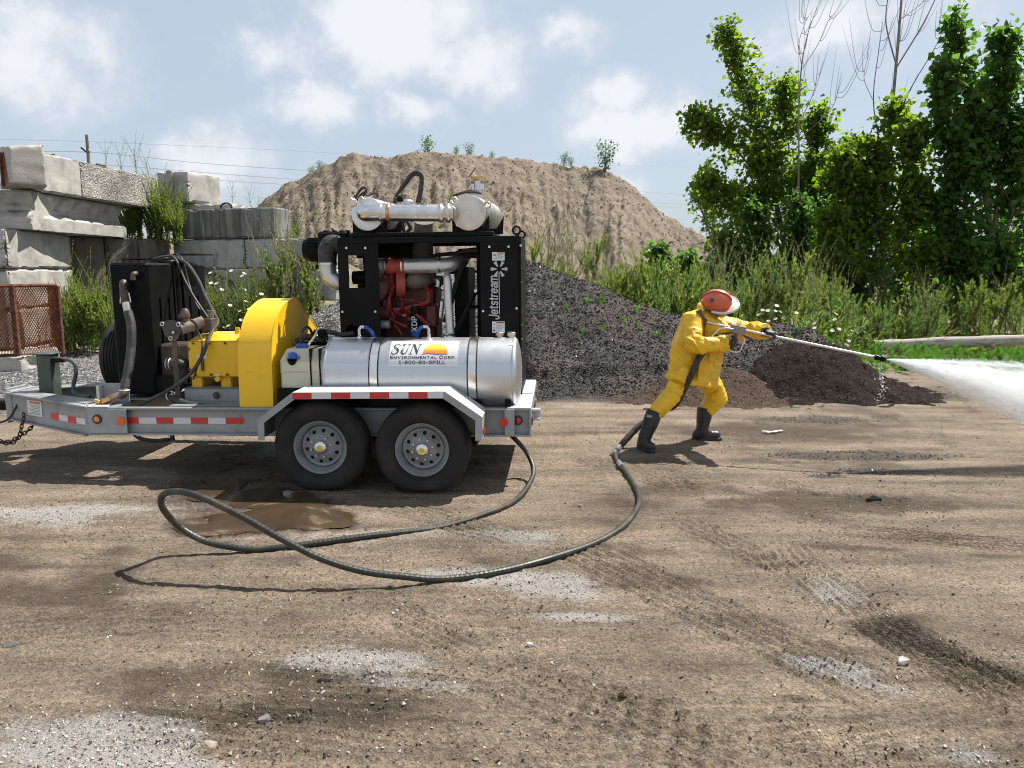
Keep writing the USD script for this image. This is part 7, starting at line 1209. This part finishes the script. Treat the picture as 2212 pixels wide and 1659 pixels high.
def plant(kind, name, lab, group, x, y, h, r, z=None, cat_='weed'):
    lab = ('tall ' if h > 1.45 else 'knee-high ' if h < .85 else '') + KINDW[kind] + ' ' + lab
    zz = surf(x, y) if z is None else z
    copy_of(PR[kind], name, lab, cat_, (x, y, zz - .03), r.random() * 6.28, group, V((.25 + .62 * h) * (.85 + .3 * r.random()), (.25 + .62 * h) * (.85 + .3 * r.random()), h), r.normal() * .08)
r = np.random.default_rng(12)
TOP = lambda xp: np.interp(xp, [1290, 1340, 1400, 1450, 1500, 1560, 1620, 1680, 1740, 1790, 1850, 1950, 2050, 2130, 2212], [590, 565, 550, 548, 562, 560, 535, 528, 548, 600, 622, 615, 610, 600, 590])
def weed_bank(n, y0, y1, kinds, fn, front):
    c = 0
    while c < n:
        xp = 1300 + 930 * r.random(); y = y0 + (y1 - y0) * r.random()
        if front and xp < 1720: y = np.interp(xp, [1300, 1720], [14.8, 13.6]) + 1.6 * r.random()
        x = W(xp, 600, y)[0]
        if xp > 1860 and y < 17.2: y = 17. + .6 * (y - 14.5); x = W(xp, 600, y)[0]
        zt = W(xp, TOP(xp), y)[2]; z0 = surf(x, y); h = (zt - z0) * (.50 + .56 * r.random())
        if h < .3: continue
        fn(kinds[r.integers(len(kinds))], x, y, min(h, 2.3), z0); c += 1
def bank_place(x, y):
    u = 1106 + FPX * x / y; k = int(np.searchsorted([1380, 1470, 1560, 1640, 1720, 1800, 1890, 1990, 2090], u))
    return ('beyond the crest of the dark gravel, toward the engine', 'beyond the dark gravel left of the red hard hat', 'just left of and behind the red hard hat', 'right behind the red hard hat', 'above the outstretched gloved hand', 'above the left part of the soil mound', 'above the top of the soil mound', 'behind the left end of the timber pole', 'behind the timber pole, above the spray', 'behind the timber pole at the right edge')[k]
weed_bank(190, 14.6, 17.5, ['goldenrod', 'goldenrod_b', 'goldenrod_c', 'goldenrod_d', 'goldenrod', 'dry_weed'], lambda k, x, y, h, z: plant(k, 'goldenrod', 'weed ' + bank_place(x, y), 'weed plants in the right-hand bank', x, y, h, r, z), True)
IW = []
weed_bank(620, 17., 22.5, ['goldenrod', 'goldenrod_b', 'goldenrod_c', 'goldenrod_d', 'goldenrod', 'dry_weed'], lambda k, x, y, h, z: IW.append((k, x, y, h, z)), False)
weed_bank(260, 14.5, 17., ['goldenrod', 'goldenrod_b', 'goldenrod_c', 'goldenrod_d', 'goldenrod', 'dry_weed'], lambda k, x, y, h, z: IW.append((k, x, y, h, z)), True)
for k in range(500):                                            # weeds along the foot of the hill, seen past the engine
    xp = 560 + 760 * r.random(); y = 18 + 12 * r.random(); x = W(xp, 560, y)[0]; IW.append((('goldenrod_c', 'dry_weed', 'goldenrod_d', 'dry_weed')[r.integers(4)], x, y, .7 + .9 * r.random(), 0. if x > -5.5 or y > 25 else float(bank_z(np.array([[x]]), np.array([[y]]))[0, 0])))
for k in range(360):                                            # grassy scrub on the lower slope of the hill
    x = -9 + 22 * r.random(); y = 31 + 5.5 * r.random(); IW.append((('dry_weed', 'goldenrod_c', 'tuft')[r.integers(3)], x, y, .5 + .9 * r.random(), max(0., float(hill_z(np.array([[x]]), np.array([[y]]))[0, 0]))))
for k in range(520):                                            # green grass along the timber pole
    xp = 1850 + 400 * r.random(); y = 13.6 + 3.2 * r.random(); x = W(xp, 700, y)[0]; IW.append(('tuft', x, y, (.4 if y < 16.2 else .25) + .75 * r.random() ** 2.5, 0.))
for k in range(90):                                             # tufts on the dark gravel
    xp, y = ((1180 + 250 * r.random(), 12 + 1.3 * r.random()), (1440 + 120 * r.random(), 12.2 + r.random()), (1690 + 120 * r.random(), 12.3 + .9 * r.random()))[r.integers(3)]; x = W(xp, 700, y)[0]; IW.append(('tuft', x, y, .25 + .35 * r.random(), surf(x, y)))
for k in range(170):                                            # behind the wall and beyond
    x = -16 + 11 * r.random(); y = 17 + 8 * r.random(); IW.append((('dry_weed', 'goldenrod_c')[r.integers(2)], x, y, .35 + .4 * r.random(), float(bank_z(np.array([[x]]), np.array([[y]]))[0, 0])))
for kd in WK:
    q = [w for w in IW if w[0] == kd]
    if not q: continue
    m_ = len(q); an = r.random(m_) * 6.28; qt = np.stack([np.cos(an / 2), 0 * an, 0 * an, np.sin(an / 2)], 1)
    for part, mesh_, mt in (('leaf', WK[kd][1], WK[kd][2]),):
        scatter('weeds', [(cat(mesh_), mt)], [(w[1], w[2], w[4] - .03) for w in q], np.array([[.25 + .65 * w[3], .25 + .65 * w[3], w[3]] for w in q]), {'goldenrod': 'mass of green weeds filling the bank under the poplars', 'goldenrod_b': 'spreading green weeds filling the bank under the poplars', 'goldenrod_c': 'yellow green weeds along the foot of the hill and bank', 'dry_weed': 'dry olive weeds on the lower slope of the sand hill', 'tuft': 'green grass tufts by the timber pole and on the gravel', 'goldenrod_d': 'dense yellow green weeds along the bank'}[kd], 7, qt, 'weeds')
# weeds at the wall
for k in range(46):
    xp, y = 130 + 125 * r.random(), 12.6 + 1.2 * r.random(); x = W(xp, 700, y)[0]; plant(('goldenrod', 'bush_weed', 'bush_weed', 'goldenrod_c')[r.integers(4)], 'goldenrod', 'weed against the wall ' + ('beside the rusty cage' if xp < 175 else 'between cage and spare wheel' if xp < 215 else 'right behind the spare wheel'), 'weed plants by the rusty cage', x, y, .6 + .6 * r.random() * (1 if xp < 215 else .8), r)
for k in range(46):
    xp, y = 425 + 165 * r.random(), 13.8 + 1.5 * r.random(); x = W(xp, 700, y)[0]; plant(('goldenrod', 'bush_weed', 'dry_weed', 'bush_weed')[r.integers(4)], 'goldenrod', 'weed among daisies ' + ('beside the black tank' if xp < 470 else 'above the pump' if xp < 520 else 'left of the yellow guard top' if xp < 560 else 'above the yellow guard'), 'weed plants behind the pump', x, y, .6 + .65 * r.random(), r, max(.1, surf(x, y) * .6))
for k in range(40):
    xp, y = 565 + 135 * r.random(), 14.2 + 1.2 * r.random(); x = W(xp, 700, y)[0]; plant(('dry_weed', 'goldenrod_c', 'dry_weed', 'goldenrod_d')[r.integers(4)], 'dry_weed', 'weed ' + ('above the yellow guard top' if xp < 610 else 'under the end of the back wall' if xp < 655 else 'just left of the air cleaner'), 'half-dry weeds by the end of the wall', x, y, 1.0 + 1.2 * r.random(), r)
for k in range(60):
    xp, y = 268 + 125 * r.random(), 15.6 + .9 * r.random(); x = W(xp, 500, y)[0]; z0 = W(xp, 512, y)[2] - .22; plant(('bush_weed', 'bush_weed', 'dry_weed', 'goldenrod_d')[r.integers(4)], 'wall_weed', 'weed sprouting in the wall gap, ' + ('against the pebbled block' if xp < 315 else 'in its middle' if xp < 355 else 'below the lone block'), 'weeds in the gap of the wall', x, y, .6 + .6 * r.random() * (1 - abs(xp - 330) / 130), r, z0)
for k in range(22):
    xp, y = 1140 + 160 * r.random(), 15.6 + 1.6 * r.random(); x = W(xp, 600, y)[0]; plant(('dry_weed', 'goldenrod_c')[r.integers(2)], 'dry_weed', 'weed behind the gravel crest ' + ('next to the engine cabinet' if xp < 1200 else 'halfway down to the worker' if xp < 1250 else 'where the weed bank begins'), 'dry weeds behind the gravel crest', x, y, 1.3 + .9 * r.random(), r, .4)
for (xp, yp, y, h) in ((268, 395, 17.5, .9), (300, 400, 17, 1.0), (330, 400, 17, .8), (230, 372, 17.5, .7), (500, 446, 18, .7), (545, 450, 18, .6)):
    p = W(xp, yp, y); plant('dry_weed', 'dry_weed', 'weed against the sky ' + ('left of the lone block' if xp < 345 else 'right of the lone block'), 'wispy weeds above the wall', p[0], y, h, r, p[2] - .2)
# white daisies
def daisy():
    d = stock('daisy'); a = np.linspace(0, 2 * np.pi, 13)[:-1]; pet = leaves_mesh(np.zeros((12, 3)) + V(0, 0, .6), np.stack([np.cos(a), np.sin(a), 0 * a + .15], 1), np.tile(V(0, 0, 1.), (12, 1)), .045, .018, .05)
    obj('petals', pet, pm('petal_white', (.8, .8, .76), .6), d, smooth=False); obj('disc', ball(V(0, 0, .602), .011, 1), M_SYEL, d); obj('stem', tube([(0, 0, 0), (.02, 0, .3), (0, 0, .6)], [.004, .003, .003], 4), M_STEM, d); return d
dz = daisy()
for k in range(64):
    xp, yp = 430 + 150 * r.random(), 555 + 150 * r.random(); y = 13.5 + .5 * r.random(); p = W(xp, yp, y); copy_of(dz, 'daisy', 'white daisy flower among the weeds behind the yellow pump', 'daisy', p - V(0, 0, .6), r.random() * 6, 'daisies behind the pump', 1., .6)
for k in range(46):
    xp = 1640 + 190 * r.random(); yp = 640 + 70 * r.random() + (30 if xp > 1740 else 0) * r.random(); y = 13.5 + .4 * r.random(); p = W(xp, yp, y); copy_of(dz, 'daisy', 'white daisy flower in the weeds above the soil mound', 'daisy', p - V(0, 0, .6), r.random() * 6, 'daisies above the soil mound', 1., .6)
